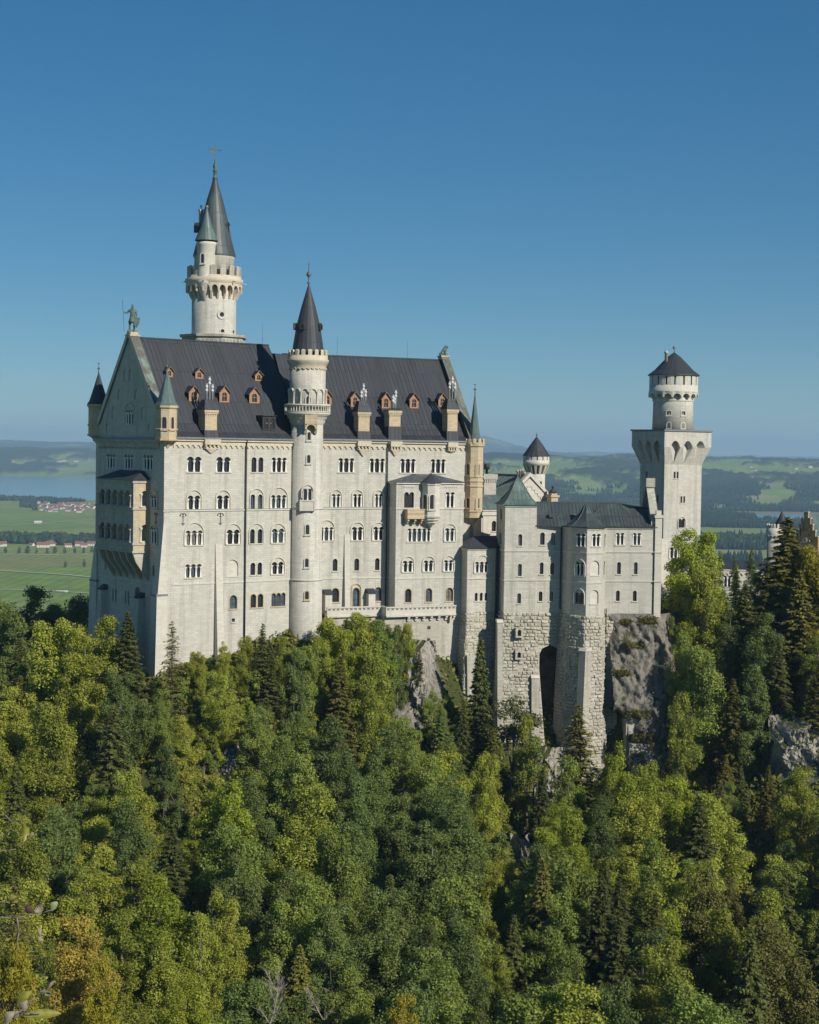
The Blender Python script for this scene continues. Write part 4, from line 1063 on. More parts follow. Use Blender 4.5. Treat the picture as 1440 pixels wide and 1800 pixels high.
# ================================================================ main tall tower behind the roof
YT = 294.0
tc = xy(376, YT, 560); ZTz = lambda y, dy=0: at(*ZT(350, y), YT+dy).z
rT = lambda wpx: wpx/4.615/2/FPX*YT
TT = thing('tall_tower', (tc.x, tc.y, -20), 'tallest white round tower behind the palace roof, with battlements, side turret and long grey spire', 'tower')
rs = rT(356)
mb = MB(); mb.lathe(tc, [(rs*1.02, -20), (rs*1.02, ZTz(1650)), (rs, ZTz(1640)), (rs, ZTz(1190))], 44); mb.build('shaft', [M_WALL], TT, TT)
mb = MB(); ro = rT(560); z0, z1 = ZTz(1745), ZTz(1662)
mb.lathe(tc, [(ro*0.94, -10), (ro*0.94, z0), (ro*0.94, z1-0.5), (ro, z1-0.45), (ro*1.01, z1)], 8, 0, math.pi/8, smooth=False)
for k in range(8):
    a = math.pi/8*2*k; N = Vector((math.cos(a), math.sin(a))); ap = ro*0.94*math.cos(math.pi/8)
    f = F(tc+N*ap, yaw=0); f.T = Vector((-N.y, N.x)); f.N = N; h = ro*0.94*math.sin(math.pi/8)
    n_ = 6
    for i in range(n_):
        c = -h+(i+0.5)*2*h/n_
        mb.slab(f, [(c-0.28, z0+0.35), (c-0.12, z0+0.35), (c+0.02, z1-0.85), (c-0.14, z1-0.85)], 0, 0.10); mb.slab(f, [(c+0.28, z0+0.35), (c+0.14, z1-0.85), (c, z1-0.85), (c+0.12, z0+0.35)][::-1], 0, 0.10)
mb.build('octagonal_base', [M_OLD], TT, TT)
rg = rT(452); rgi = rT(430)
# machicolation: pointed arches between brackets
mb = MB(); zA, zB, zC = ZTz(1372), ZTz(1255), ZTz(1185)
n_ = 22
mb.lathe(tc, [(rs, zB), (rg*0.99, zB+0.02), (rg, zB+0.2), (rg*1.03, zB+0.45), (rg*1.03, zC-0.55), (rgi*1.01, zC-0.35), (rgi*1.01, zC), (rgi-0.4, zC), (rgi-0.4, zB)], 44, cap0=False, cap1=False)
for k in range(n_):
    a = 2*math.pi*(k+0.5)/n_; N = Vector((math.cos(a), math.sin(a))); f = F(tc, yaw=0); f.T = Vector((-N.y, N.x)); f.N = N
    w = 0.17
    A = [f.P(-w, zA, rs+0.12), f.P(w, zA, rs+0.12), f.P(w, zA, rs-0.1), f.P(-w, zA, rs-0.1)]
    M1 = [f.P(-w, (zA*2+zB)/3, rs+0.55), f.P(w, (zA*2+zB)/3, rs+0.55), f.P(w, (zA*2+zB)/3, rs-0.1), f.P(-w, (zA*2+zB)/3, rs-0.1)]
    B = [f.P(-w, zB, rg-0.02), f.P(w, zB, rg-0.02), f.P(w, zB, rs-0.1), f.P(-w, zB, rs-0.1)]
    mb.quad_strip_rings([A, M1, B], 0, True, True)
    a2 = 2*math.pi*k/n_ ; N = Vector((math.cos(a2), math.sin(a2))); f = F(tc+N*(rg-0.45), yaw=0); f.T = Vector((-N.y, N.x)); f.N = N
    st = 2*math.pi*rg/n_; h = st/2+0.02
    pts = [(-h, zB+0.1), (-h, zB-1.4)]
    for i in range(9):
        t = math.pi*(1-i/8); pts.append(((h-w*0.9)*math.cos(t), zB-1.4+1.15*math.sin(t)**0.7 if 0 < i < 8 else zB-1.4))
    pts += [(h, zB-1.4), (h, zB+0.1)]
    mb.slab(f, pts, -0.2, 0.43)
mb.build('machicolation', [M_CREAM], TT, TT)
mb = MB(); merlons(mb, tc, rgi*1.01, zC, ZTz(1105), 17, 0.38, 0.62)
mb.build('battlements', [M_OLD], TT, TT)
for k in range(6):
    a = 2*math.pi*k/6+0.3; p = Vector((tc.x+rg*math.cos(a), tc.y+rg*math.sin(a), zB+0.5)); mb = MB(); mb.tube(p, p+Vector((math.cos(a)*0.9, math.sin(a)*0.9, -0.1)), 0.10, n=6); mb.build('waterspout', [M_OLD], TT, TT)
rd = rT(322)
mb = MB(); mb.lathe(tc, [(rd, zC-0.3), (rd, ZTz(1040)), (rd*1.04, ZTz(1030)), (rd*1.04, ZTz(1014))], 40); mb.build('upper_drum', [M_WALL], TT, TT)
mb = MB(); rr = rT(346)
mb.lathe(tc, [(rr, ZTz(1022)), (rr*0.995, ZTz(1010)), (rr*0.80, ZTz(885)), (rr*0.62, ZTz(722)), (rr*0.60, ZTz(712)), (rr*0.38, ZTz(560)), (rr*0.17, ZTz(440)), (rr*0.10, ZTz(385))], 24, smooth=False)
mb.build('spire', [M_ROOFV], TT, TT)
mb = MB(); c = tc
mb.lathe(c, [(rT(38), ZTz(392)), (rT(50), ZTz(382)), (rT(30), ZTz(372)), (rT(30), ZTz(328)), (rT(46), ZTz(322)), (rT(20), ZTz(314)), (rT(38), ZTz(292)), (rT(36), ZTz(280)), (rT(18), ZTz(262)), (rT(24), ZTz(255)), (rT(8), ZTz(245)), (rT(14), ZTz(240)), (rT(6), ZTz(228)), (0.04, ZTz(100))], 10)
zv = ZTz(152)
mb.tube((c.x-1.05, c.y-0.3, zv+0.05), (c.x+1.1, c.y+0.3, zv-0.1), 0.06, n=5)
fv = F((c.x, c.y), yaw=75)
mb.slab(fv, [(-0.95, zv-0.65), (-0.1, zv-0.75), (-0.1, zv-0.05), (-1.0, zv-0.05)], -0.03, 0.03); mb.slab(fv, [(0.6, zv), (1.15, zv+0.12), (1.15, zv-0.12)][::-1], -0.03, 0.03)
mb.slab(fv, [(-1.0, zv-0.05), (-1.35, zv+0.18), (-1.1, zv+0.15), (-0.95, zv+0.05)][::-1], -0.03, 0.03)
mb.build('weather_vane', [M_BRONZE], TT, TT)
# side turret
s3 = xy(ZT(290, 1000)[0], YT-rd*0.9, 450); rs3 = rT(150)
mb = MB(); Ys3 = YT-rd*0.9; z3 = lambda y: at(*ZT(290, y), Ys3).z
mb.lathe(s3, [(0.1, z3(1435)), (rs3*0.3, z3(1395)), (rs3*0.35, z3(1385)), (rs3*0.55, z3(1350)), (rs3*0.6, z3(1340)), (rs3*0.8, z3(1300)), (rs3*0.85, z3(1285)), (rs3*1.08, z3(1250)), (rs3*1.15, z3(1225)), (rs3, z3(1190)), (rs3, z3(935)), (rs3*1.08, z3(925)), (rs3*1.08, z3(905))], 28)
mb.build('side_turret', [M_TRIM], TT, TT)
mb = MB(); r4 = rT(188); mb.lathe(s3, [(r4, z3(892)), (r4*0.97, z3(885)), (r4*0.55, z3(790)), (r4*0.28, z3(705)), (r4*0.06, z3(625))], 20, smooth=False)
mb.lathe(s3, [(0.05, z3(632)), (0.3, z3(622)), (0.3, z3(610)), (0.05, z3(602))], 8, 1)
mb.build('turret_roof', [M_GREEN, M_LEAD], TT, TT)
round_window(TT, TT, s3, rs3, ZT(259, 1040)[0], z3(1080), z3(1005), 0.6)
round_window(TT, TT, tc, rs, ZT(420, 1630)[0], ZTz(1662, -3), ZTz(1608, -3), 0.7)
round_window(TT, TT, tc, rs, ZT(508, 1625)[0], ZTz(1655, -1), ZTz(1615, -1), 0.6)
# oculus
f = round_window.__globals__['F'](tc, yaw=0)
best = xy(ZT(418, 1490)[0], YT-rs*0.93, 550); N = (best-tc).normalized(); f.T = Vector((-N.y, N.x)); f.N = N; f.O = tc+N*rs
mb = MB(); zo_ = ZTz(1490, -3)
ring(mb, f, 0, zo_, 0.42, 0.85, -0.3, 0.12, 0, 2*math.pi, 20)
mb.slab(f, [(0.45*math.cos(t*math.pi/6), zo_+0.45*math.sin(t*math.pi/6)) for t in range(12)], -0.3, 0.03, 1, rim=False)
mb.build('oculus', [M_TRIM, M_GLASS], TT, TT)
# dormers and chimney on the spire
for px, y0, y1 in ((462, 830, 745),):
    p = xy(ZT(px-6, 800)[0], YT-1.0, 400); N = Vector((0.75, -0.66)).normalized(); f = F(p, yaw=0); f.T = Vector((-N.y, N.x)); f.N = N
    mb = MB(); z0, z1 = ZTz(y0), ZTz(y1)
    mb.slab(f, [(-0.38, z0), (0.38, z0), (0.38, z1-0.35), (0, z1), (-0.38, z1-0.35)], -1.0, 0.3, 0, holes=[arch_outline(-0.2, 0.2, z0+0.2, z1-0.4)])
    mb.slab(f, [(-0.3, z0), (0.3, z0), (0.3, z1-0.4), (-0.3, z1-0.4)], -0.4, 0.0, 1, rim=False)
    for s in (-1, 1): mb.tube(f.P(s*0.55, z1-0.55, 0.35), f.P(0, z1+0.05, 0.35), 0.07, n=4)
    mb.build('spire_dormer', [M_ROOF, M_GLASS], TT, TT)
p = xy(ZT(246, 700)[0], YT+0.5, 390); mb = MB(); f = F(p, yaw=60)
mb.box(f, -0.3, 0.3, ZTz(800), ZTz(650), -0.3, 0.3); mb.box(f, -0.38, 0.38, ZTz(650), ZTz(635), -0.38, 0.38)
mb.tube(f.P(0, ZTz(635)), f.P(0, ZTz(600)), 0.10, n=6, m=1); mb.tube(f.P(0, ZTz(612)), f.P(0, ZTz(604)), 0.2, n=8, m=1)
mb.build('chimney', [M_OLD, M_PIPE], TT, TT)
mb = MB(); p = xy(ZT(232, 780)[0], YT-0.6, 400); f = F(p, yaw=20)
mb.slab(f, [(-0.35, ZTz(830)), (0.35, ZTz(830)), (0.35, ZTz(775)), (0, ZTz(748)), (-0.35, ZTz(775))], -0.9, 0.1); mb.build('spire_dormer', [M_ROOF], TT, TT)

# ================================================================ the ladies' wing on the rock-faced base
P0 = xy(875, 290); P1 = xy(888.3, 283)
g1 = F(P1, yaw=81); P2 = g1.X(g1.u(943, 950))
P2b = P2 - g1.N*0.35
gm_ = F(P2b, yaw=81); P3 = gm_.X(gm_.u(988.5, 950))
P4 = xy(1005.3, 281.6); P5 = xy(1033, 279.3); P6 = xy(1060, 280.6); P7 = xy(1066, 284.4)
g8 = F(P7, yaw=86); P8 = g8.X(g8.u(1152.6, 1000))
fA = F(P0, P1); fB = F(P1, P2); fC = F(P2b, P3); fD = F(P3, P4); fE = F(P4, P5); fF = F(P5, P6); fG = F(P6, P7); fH = F(P7, P8)
WG = thing('ladies_wing', (P4.x, P4.y, -60), 'lower white wing on tall rough masonry base, with square corner block and angular bay', 'castle building')
zS1 = (fB.z(*Z5(480, 826))+fH.z(*Z5(1200, 820))+fF.z(*Z5(950, 838)))/3
zS2 = (fB.z(*Z5(480, 1019))+fH.z(*Z5(1200, 1003))+fF.z(*Z5(950, 1022)))/3
zBs = (fB.z(*Z5(480, 1222))+fH.z(*Z5(1200, 1216))+fF.z(*Z5(950, 1228)))/3
zTB = fB.z(*Z5(480, 533)); zEv = (fH.z(*Z5(1200, 668))+fC.z(*Z5(650, 670)))/2
def W5(f, l): 
    return rows(Z5, f, WG, WG, l)
hA = W5(fA, [W_((358, 370, 553, 622)), ])+W5(fA, [W_((353, 366, 706, 780))])+W5(fA, [W_((343, 354, 892, 970))])+W5(fA, [W_((338, 349, 1078, 1140))])
hB = W5(fB, [W_((472, 497, 716, 790))])+W5(fB, [W_((470, 495, 904, 982))])+W5(fB, [W_((466, 490, 1090, 1155))])
hC = W5(fC, [W_((611, 640, 706, 784)), W_((678, 705, 706, 784))])+W5(fC, [W_((609, 632, 895, 970)), W_((676, 700, 895, 970))])+W5(fC, [W_((602, 625, 1078, 1140)), W_((670, 693, 1078, 1140))])
hE = W5(fE, [W_((840, 898, 712, 794), 2)])+W5(fE, [W_((838, 890, 893, 978), 2, 878)])+W5(fE, [W_((832, 886, 1085, 1157), 2, 1062, col=False)])
hF = W5(fF, [W_((937, 994, 714, 794), 2)])+W5(fF, [W_((930, 985, 884, 977), blind=True)])+W5(fF, [W_((928, 980, 1070, 1158), blind=True)])
hG = W5(fG, [W_((1015, 1024, 712, 794))])+W5(fG, [W_((1012, 1020, 884, 977))])
hH = W5(fH, [W_((1088, 1145, 708, 784), 2), W_((1195, 1251, 708, 784), 2)])+W5(fH, [W_((1098, 1122, 893, 970)), W_((1204, 1228, 893, 970))])+W5(fH, [W_((1091, 1115, 1073, 1140)), W_((1198, 1222, 1073, 1140))])
wm = MB()
for f, h, zt in ((fA, hA, zTB), (fB, hB, zTB), (fC, hC, zEv), (fD, [], zEv), (fE, hE, zEv), (fF, hF, zEv), (fG, hG, zEv), (fH, hH, zEv)):
    wm.slab(f, [(0, zBs), (f.L, zBs), (f.L, zt), (0, zt)], -0.5, 0, 0, rim=False, holes=h)
BKW = 10.0
P0b = P0-fA.T*2+Vector((0, 0)); P8b = P8-g8.N*BKW; P2k = P2-g1.N*7.2; P1k = P1-g1.N*7.2
fr = F(P2, P2k); wm.slab(fr, [(0, zBs), (fr.L, zBs), (fr.L, zTB), (0, zTB)], -0.4, 0, 0, rim=False)
fl_ = F(P2k, P1k); wm.slab(fl_, [(0, zBs), (fl_.L, zBs), (fl_.L, zTB), (0, zTB)], -0.4, 0, 0, rim=False)
fl_ = F(P1k, P0); wm.slab(fl_, [(0, zBs), (fl_.L, zBs), (fl_.L, zTB), (0, zTB)], -0.4, 0, 0, rim=False)
fq = F(P8, P8b); zg = fq.off(0)
wm.slab(fq, [(0, BASEZ), (BKW, BASEZ), (BKW, zEv), (BKW/2, zEv+6.3), (0, zEv)], -0.5, 0, 0)
fq2 = F(P8b, P1k); wm.slab(fq2, [(0, BASEZ), (fq2.L, BASEZ), (fq2.L, zEv), (0, zEv)], -0.5, 0, 0, rim=False)
wm.build('wall', [M_WALL], WG, WG)
sm_ = MB()
for z in (zS1, zS2):
    for f in (fA, fB, fC, fD, fE, fF, fG, fH):
        sm_.box(f, -0.07, f.L+0.07, z-0.10, z+0.12, 0, 0.13+0.004*(f is fB)+0.006*(f is fE)); sm_.box(f, -0.04, f.L+0.04, z-0.24, z-0.10, 0, 0.06)
for f, z in ((fA, zTB), (fB, zTB), (fC, zEv), (fD, zEv), (fE, zEv), (fF, zEv), (fG, zEv), (fH, zEv)):
    sm_.box(f, -0.05, f.L+0.05, z-0.32, z-0.02, 0, 0.16)
sm_.build('string_course', [M_TRIM], WG, WG)
pl = MB(); pu = fH.L
pl.box(fH, pu-0.25, pu+0.95, BASEZ+20, zEv+1.7, -0.5, 0.35); pl.box(fH, pu-0.4, pu+1.1, zEv+1.7, zEv+2.2, -0.7, 0.5); pl.box(fH, pu-0.1, pu+0.8, zEv+2.2, zEv+3.0, -0.4, 0.3)
for z in (zS1, zS2): pl.box(fH, pu-0.35, pu+1.05, z-0.12, z+0.12, -0.4, 0.47)
pl.build('corner_pilaster', [M_TRIM], WG, WG)
# stepped gable coping at the right end
cp = MB(); gq = F(P8, P8b)
gz = lambda u: zEv+0.6+min(u, BKW-u)/(BKW/2)*6.6
cp.slab(gq, [(0.2, gz(0.2)-1.5), (BKW/2, gz(BKW/2)-1.6), (BKW/2, gz(BKW/2)+0.3), (0.2, gz(0.2)+0.2)], -0.9, 0.5)
cp.slab(gq, [(BKW/2, gz(BKW/2)-1.6), (BKW-0.2, gz(0.2)-1.5), (BKW-0.2, gz(0.2)+0.2), (BKW/2, gz(BKW/2)+0.3)], -0.9, 0.5)
cp.box(gq, BKW/2-0.7, BKW/2+0.7, gz(BKW/2)-0.2, gz(BKW/2)+1.4, -1.0, 0.6)
cp.build('gable_coping', [M_OLD], WG, WG)
# roofs
def ridge_off(f, d): return f.off(-d)
rw = MB()
f0 = F(P2b, P8)         # one long roof over the wing behind the bay
zr_t = f0.off(-5.2).z(*Z5(1000, 518)); zr_m = f0.off(-2.6).z(*Z5(1100, 602))
uA = f0.u(*Z5(590, 600)); uB = f0.L+0.2
e0, e1 = (0.5, zEv-0.02), (-2.6, zr_m)
rw.face([f0.P(uA-0.3, e0[1], 0.45), f0.P(uB, e0[1], 0.45), f0.P(uB, zr_m, -2.6), f0.P(uA-0.3, zr_m, -2.6)])
ut0 = f0.off(-5.2).u(*Z5(1108, 520)); ut1 = f0.off(-2.6).u(*Z5(1195, 602))
rw.face([f0.P(uA-0.3, zr_m, -2.6), f0.P(ut1, zr_m, -2.6), f0.P(ut0, zr_t, -5.2), f0.P(uA-0.3, zr_t, -5.2)])
rw.face([f0.P(ut1, zr_m, -2.6), f0.P(uB, zr_m, -2.6), f0.P(uB, zr_m+1.3, -5.2), f0.P(ut0+0.5, zr_m+1.3, -5.2)])
rw.face([f0.P(ut0, zr_t, -5.2), f0.P(ut1, zr_m, -2.6), f0.P(ut1+1.5, zr_m+0.5, -5.2), f0.P(ut1, zr_m, -8)])
rw.face([f0.P(uB, e0[1], -BKW-0.4), f0.P(uA-0.3, e0[1], -BKW-0.4), f0.P(uA-0.3, zr_t, -5.2), f0.P(ut0, zr_t, -5.2), f0.P(uB, zr_m+1.3, -5.2)])
rw.box(f0, uA-0.3, uB, zr_m-0.03, zr_m+0.06, -2.68, -2.5)
for i in range(60):
    u = uA+i*0.62
    if u > uB-0.2: break
    rw.tube(f0.P(u, zEv+0.03, 0.45), f0.P(u, zr_m+0.03, -2.6), 0.04, n=3)
    if u < ut1-0.3: rw.tube(f0.P(u, zr_m+0.03, -2.6), f0.P(min(u, ut0) if u > ut0 else u, zr_t+0.03, -5.2), 0.04, n=3)
rw.box(f0, uA+0.5, ut0, zr_t-0.1, zr_t+0.1, -5.35, -5.05)
for x, y in ((680, 600), (975, 573)):
    u, z = f0.off(-1.8 if y > 590 else -3.6).uz(*Z5(x, y)); d = -1.8 if y > 590 else -3.6
    rw.box(f0, u-0.4, u+0.4, z-0.25, z+0.28, d-0.8, d+0.35)
rw.build('roof', [M_ROOFV], WG, WG)
gt = MB()
for f in (fC, fD, fE, fF, fG, fH): gt.box(f, -0.18, f.L+(0.18 if f is not fH else -0.3), zEv-0.02, zEv+0.14, 0.1, 0.42)
gt.build('gutter', [M_PIPE], WG, WG)
# flared bay roof
bc = (P3+P4+P5+P6+P7)/5+Vector((0.4, 1.8)); apx = xy(Z5(905, 520)[0], 284.8, 885)
zap2 = at(*Z5(905, 518), 284.8).z
br = MB()
rim_ = [P3+fD.N*0.3-fD.T*0.6, P4+(fD.N+fE.N)*0.32, P5+(fE.N+fF.N)*0.3, P6+(fF.N+fG.N)*0.3, P7+fG.N*0.3+fG.T*0.3, P7+Vector((1.2, 2.6)), P3+Vector((-0.2, 2.8))]
rings = []
for t, zf_ in ((0, 0), (0.25, 0.10), (0.5, 0.28), (0.75, 0.58), (0.97, 1.0)):
    rings.append([((1-t)*p.x+t*apx.x, (1-t)*p.y+t*apx.y, zEv-0.02+zf_*(zap2-zEv)) for p in rim_])
br.quad_strip_rings(rings, 0, True, True)
for j in range(len(rim_)):
    for i in range(4): br.tube(rings[i][j], rings[i+1][j], 0.06, n=4, m=1)
for j in range(5):
    for q_ in (0.25, 0.5, 0.75):
        for i in range(4):
            a = Vector(rings[i][j]).lerp(Vector(rings[i][j+1]), q_); b = Vector(rings[i+1][j]).lerp(Vector(rings[i+1][j+1]), q_)
            br.tube(a, b, 0.035, n=3)
br.build('bay_roof', [M_ROOFV, M_GREEN], WG, WG)
# flared pyramid on the corner block
pc = (P1+P2+P1k+P2k)/4; e = 0.45
rim_ = [P1k+(-g1.T+(-g1.N))*e, P1+(-g1.T+g1.N)*e+Vector((-0.15, 0)), P2+(g1.T+g1.N)*e, P2k+(g1.T-g1.N)*e]
rim_[0] = P0+Vector((-0.5, 0.4))
apz = at(*Z5(470, 352), pc.y).z; apc = xy(Z5(472, 360)[0], pc.y, 840)
tr = MB(); rings = []
for t, zf_ in ((0, 0), (0.14, 0.06), (0.35, 0.22), (0.6, 0.52), (0.8, 0.80), (0.98, 1.0)):
    rings.append([((1-t)*p.x+t*apc.x, (1-t)*p.y+t*apc.y, zTB+zf_*(apz-zTB)) for p in rim_])
tr.quad_strip_rings(rings, 0, True, True)
for j in range(4):
    for i in range(5):
        tr.tube(rings[i][j], rings[i+1][j], 0.07, n=4)
        for q_ in (0.2, 0.4, 0.6, 0.8):
            a = Vector(rings[i][j]).lerp(Vector(rings[i][(j+1) % 4]), q_); b = Vector(rings[i+1][j]).lerp(Vector(rings[i+1][(j+1) % 4]), q_); tr.tube(a, b, 0.035, n=3)
tr.build('block_roof', [M_GREEN], WG, WG)
# rough base: battered rock-faced masonry
bs = MB()
ZB0 = -72.0; kb = 0.075
def batter(polytop, k, z0):
    return offset_poly(polytop, k*(zBs-z0))
def base_ring(front, back):     # front points left to right, then back
    return front+back
blk = [P0, P1, P2, P2-g1.N*7, P0+Vector((2, 3))]
def skip_arch(p):
    return False
def base_block(poly, faces, seed, z0=ZB0, k=kb, core=0.02, openings=()):
    top = [Vector(p[:2]) for p in poly]; bot = offset_poly(poly, k*(zBs-z0))
    bs.prism(bot, z0, zBs, 0, top)
    for i in faces:
        j = (i+1) % len(poly)
        a, b, c, d = bot[i], bot[j], top[j], top[i]
        rustic(bs, (a.x, a.y, z0), (b.x, b.y, z0), (c.x, c.y, zBs), (d.x, d.y, zBs), seed+i, recess=False, skip=(lambda p: any((p-Vector(o)).length < 0.95 for o in openings)) if openings else None)
op = []
for x, y in ((478, 1342), (476, 1480)):
    u, z = fB.off(0.6).uz(*Z5(x, y)); op.append(tuple(fB.off(0.6).P(u, z)))
base_block(blk, (0, 1), 10, openings=op)
base_block([P3+Vector((-0.3, 0.3)), P4, P5, P6, P7, P7+Vector((0.5, 5)), P3+Vector((0, 5))], (0, 1, 2, 3), 30, k=0.035)
# middle stretch above and beside the tall dark recess
k_c = 0.02
top_c = [P2b+g1.T*0.0, P3]
arch_x0, arch_x1 = 622, 712
fCm = fC.off(0.05)
ux0 = fCm.u(*Z5(606, 1500)); ux1 = fC.L-0.1; zar = fCm.z(*Z5(660, 1418))
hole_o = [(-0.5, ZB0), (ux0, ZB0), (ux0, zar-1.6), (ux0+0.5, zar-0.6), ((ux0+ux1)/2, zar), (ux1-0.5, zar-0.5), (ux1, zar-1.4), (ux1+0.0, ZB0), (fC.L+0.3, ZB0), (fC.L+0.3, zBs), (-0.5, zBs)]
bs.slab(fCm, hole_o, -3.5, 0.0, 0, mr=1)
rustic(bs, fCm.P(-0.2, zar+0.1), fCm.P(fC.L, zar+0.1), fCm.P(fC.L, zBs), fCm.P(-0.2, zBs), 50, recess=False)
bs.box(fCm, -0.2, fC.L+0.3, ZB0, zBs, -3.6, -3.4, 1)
# plain strip right of the bay base and left reveal
base_block([P7+Vector((0, 0)), P7+g8.T*1.9, P7+g8.T*1.9-g8.N*4, P7-g8.N*4], (0,), 70, k=0.03)
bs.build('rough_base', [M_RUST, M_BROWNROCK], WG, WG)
for (x0, x1, y0, y1) in ((466, 489, 1320, 1360), (464, 487, 1462, 1498)):
    fo2 = fB.off(1.0); u0, u1, z0, z1 = zwin(Z5, fo2, (x0, x1, y0, y1))
    mb = MB(); mb.slab(fo2, [(u0-0.35, z0-0.3), (u1+0.35, z0-0.3), (u1+0.35, z1+0.3), (u0-0.35, z1+0.3)], -1.5, 0.35, 0, holes=[arch_outline(u0, u1, z0, z1)])
    mb.slab(fo2, [(u0-0.1, z0-0.1), (u1+0.1, z0-0.1), (u1+0.1, z1+0.1), (u0-0.1, z1+0.1)], -0.6, -0.3, 1, rim=False)
    mb.build('window', [M_RUST, M_GLASS], WG, WG)
# buttresses against the base
def butt(f, x0, x1, yt, dt, db, zb, name='buttress'):
    mb = MB(); u0 = f.u(*Z5(x0, yt)); u1 = f.u(*Z5(x1, yt)); zt = f.z(*Z5(x0, yt))
    mb.wedge(f, u0, u1, zb, zt, -1.0, dt, db, 0); mb.wedge(f, u0-0.08, u1+0.08, zt, zt+0.5, -1.0, dt-0.3, dt+0.12, 1)
    mb.build(name, [M_OLD, M_TRIM], WG, WG)
butt(fB.off(0.4), 338, 372, 1275, 0.4, 3.6, ZB0)
butt(fB.off(0.9), 552, 600, 1625, 0.7, 2.8, ZB0)
butt(fE.off(0.3), 872, 914, 1452, 0.7, 2.3, ZB0)
mb = MB(); u = fC.off(0.2).u(*Z5(752, 900)); 
pA = fC.P(fC.L-0.25, zEv-0.2, 0.3); pB = fC.P(fC.L-0.25, zBs+0.6, 0.3)
mb.tube(pA, pB, 0.11, n=8); mb.build('downpipe', [M_PIPE], WG, WG)
pA = fH.P(0.25, zBs+0.9, 0.3); pB = fH.P(0.25, zBs-14, 0.75)
mb = MB(); mb.tube(pA, pB, 0.09, n=8); mb.build('downpipe', [M_PIPE], WG, WG)

# ================================================================ pavilion between palace and wing
V0 = xy(802, 289.5); V1 = xy(823, 284.2); V2 = xy(872, 286.8)
v1 = F(V0, V1); v2 = F(V1, V2)
PV = thing('corner_pavilion', (V1.x, V1.y, -60), 'small low white block with dark hipped roof wedged between palace and lower wing', 'castle building')
zpe = (v1.z(*Z5(155, 808))+v2.z(*Z5(155, 808)))/2; zps = v2.z(*Z5(200, 997)); zpb = v2.z(*Z5(200, 1207))
h1 = rows(Z5, v1, PV, PV, [W_((89, 101, 1085, 1140))])
h2 = rows(Z5, v2, PV, PV, [W_((197, 284, 890, 960), 3, 848)])+rows(Z5, v2, PV, PV, [W_((197, 278, 1086, 1138), 3, None, col=False, gap=0.45)])
mb = MB()
mb.slab(v1, [(0, zpb), (v1.L, zpb), (v1.L, zpe), (0, zpe)], -0.4, 0, 0, rim=False, holes=h1); mb.slab(v2, [(0, zpb), (v2.L, zpb), (v2.L, zpe), (0, zpe)], -0.4, 0, 0, rim=False, holes=h2)
vb = V0+Vector((2, 8)); vc = V2+Vector((0, 6))
for a, b in ((V2, vc), (vc, vb), (vb, V0)):
    ff_ = F(a, b); mb.slab(ff_, [(0, zpb), (ff_.L, zpb), (ff_.L, zpe), (0, zpe)], -0.3, 0, 0, rim=False)
mb.build('wall', [M_WALL], PV, PV)
mb = MB()
for f in (v1, v2): mb.box(f, -0.07, f.L, zps-0.12, zps+0.12, 0, 0.13 if f is v1 else 0.134); mb.box(f, -0.05, f.L, zpe-0.3, zpe-0.02, 0, 0.15 if f is v1 else 0.154)
mb.build('string_course', [M_TRIM], PV, PV)
mb = MB(); zt2 = at(*Z5(195, 728), 288.5).z
q0 = xy(Z5(192, 728)[0], 288.5); q1 = xy(Z5(345, 726)[0], 291)
e = 0.4
E5 = [(V0.x-0.5, V0.y-0.2, zpe), (V1.x-0.1, V1.y-e-0.1, zpe), (V2.x+0.3, V2.y-e, zpe), (vc.x, vc.y, zpe), (vb.x, vb.y, zpe)]
T1_, T2_ = (q0.x, q0.y, zt2), (q1.x, q1.y, zt2)
mb.face([E5[0], E5[1], T1_]); mb.face([E5[1], E5[2], T2_, T1_]); mb.face([E5[2], E5[3], T2_]); mb.face([E5[3], E5[4], T1_, T2_]); mb.face([E5[4], E5[0], T1_])
mb.build('roof', [M_ROOF], PV, PV)
bs = MB(); bot = offset_poly([V0, V1, V2, vc, vb], 0.05*(zpb+68)); tp = [V0, V1, V2, vc, vb]
bs.prism(bot, -68, zpb, 0, tp)
for i in (0, 1):
    a, b, c, d = bot[i], bot[i+1], tp[i+1], tp[i]
    rustic(bs, (a.x, a.y, -68), (b.x, b.y, -68), (c.x, c.y, zpb), (d.x, d.y, zpb), 90+i, recess=False, out=(0.05, 0.2))
bs.build('rough_base', [M_RUST], PV, PV)
bm2 = MB(); u0 = v1.L-0.6
bm2.wedge(v2.off(0.2), -0.3, 1.1, -68, v2.z(*Z5(130, 1480)), -1, 0.8, 2.4); bm2.build('buttress', [M_OLD], PV, PV)

# ================================================================ gabled hall and its turret behind the wing
Yh = 304.0
ga = xy(Z5(500, 510)[0], Yh, 880); 
gh = F(ga, yaw=62)
ugr = gh.u(*Z5(683, 510)); uga, zga = gh.uz(*Z5(545, 350)); zgf = gh.z(*Z5(683, 508))
hwid = ugr-uga
HL = thing('gabled_hall', (gh.P(uga, 0).x, gh.P(uga, 0).y, -30), 'white gabled hall with large green copper roof behind the lower wing', 'castle building')
mb = MB(); ul = uga-hwid
mb.slab(gh, [(ul, -30), (ugr, -30), (ugr, zgf), (uga, zga-0.4), (ul, zgf)], -0.5, 0, 0)
D_ = 13.0
fbk = F(gh.X(ul, -D_), gh.X(ul, 0)); mb.slab(fbk, [(0, -30), (D_, -30), (D_, zgf), (0, zgf)], -0.4, 0, 0, rim=False)
fbk = F(gh.X(ugr, 0), gh.X(ugr, -D_)); mb.slab(fbk, [(0, -30), (D_, -30), (D_, zgf), (0, zgf)], -0.4, 0, 0, rim=False)
mb.build('wall', [M_TRIM], HL, HL)
cm = MB()
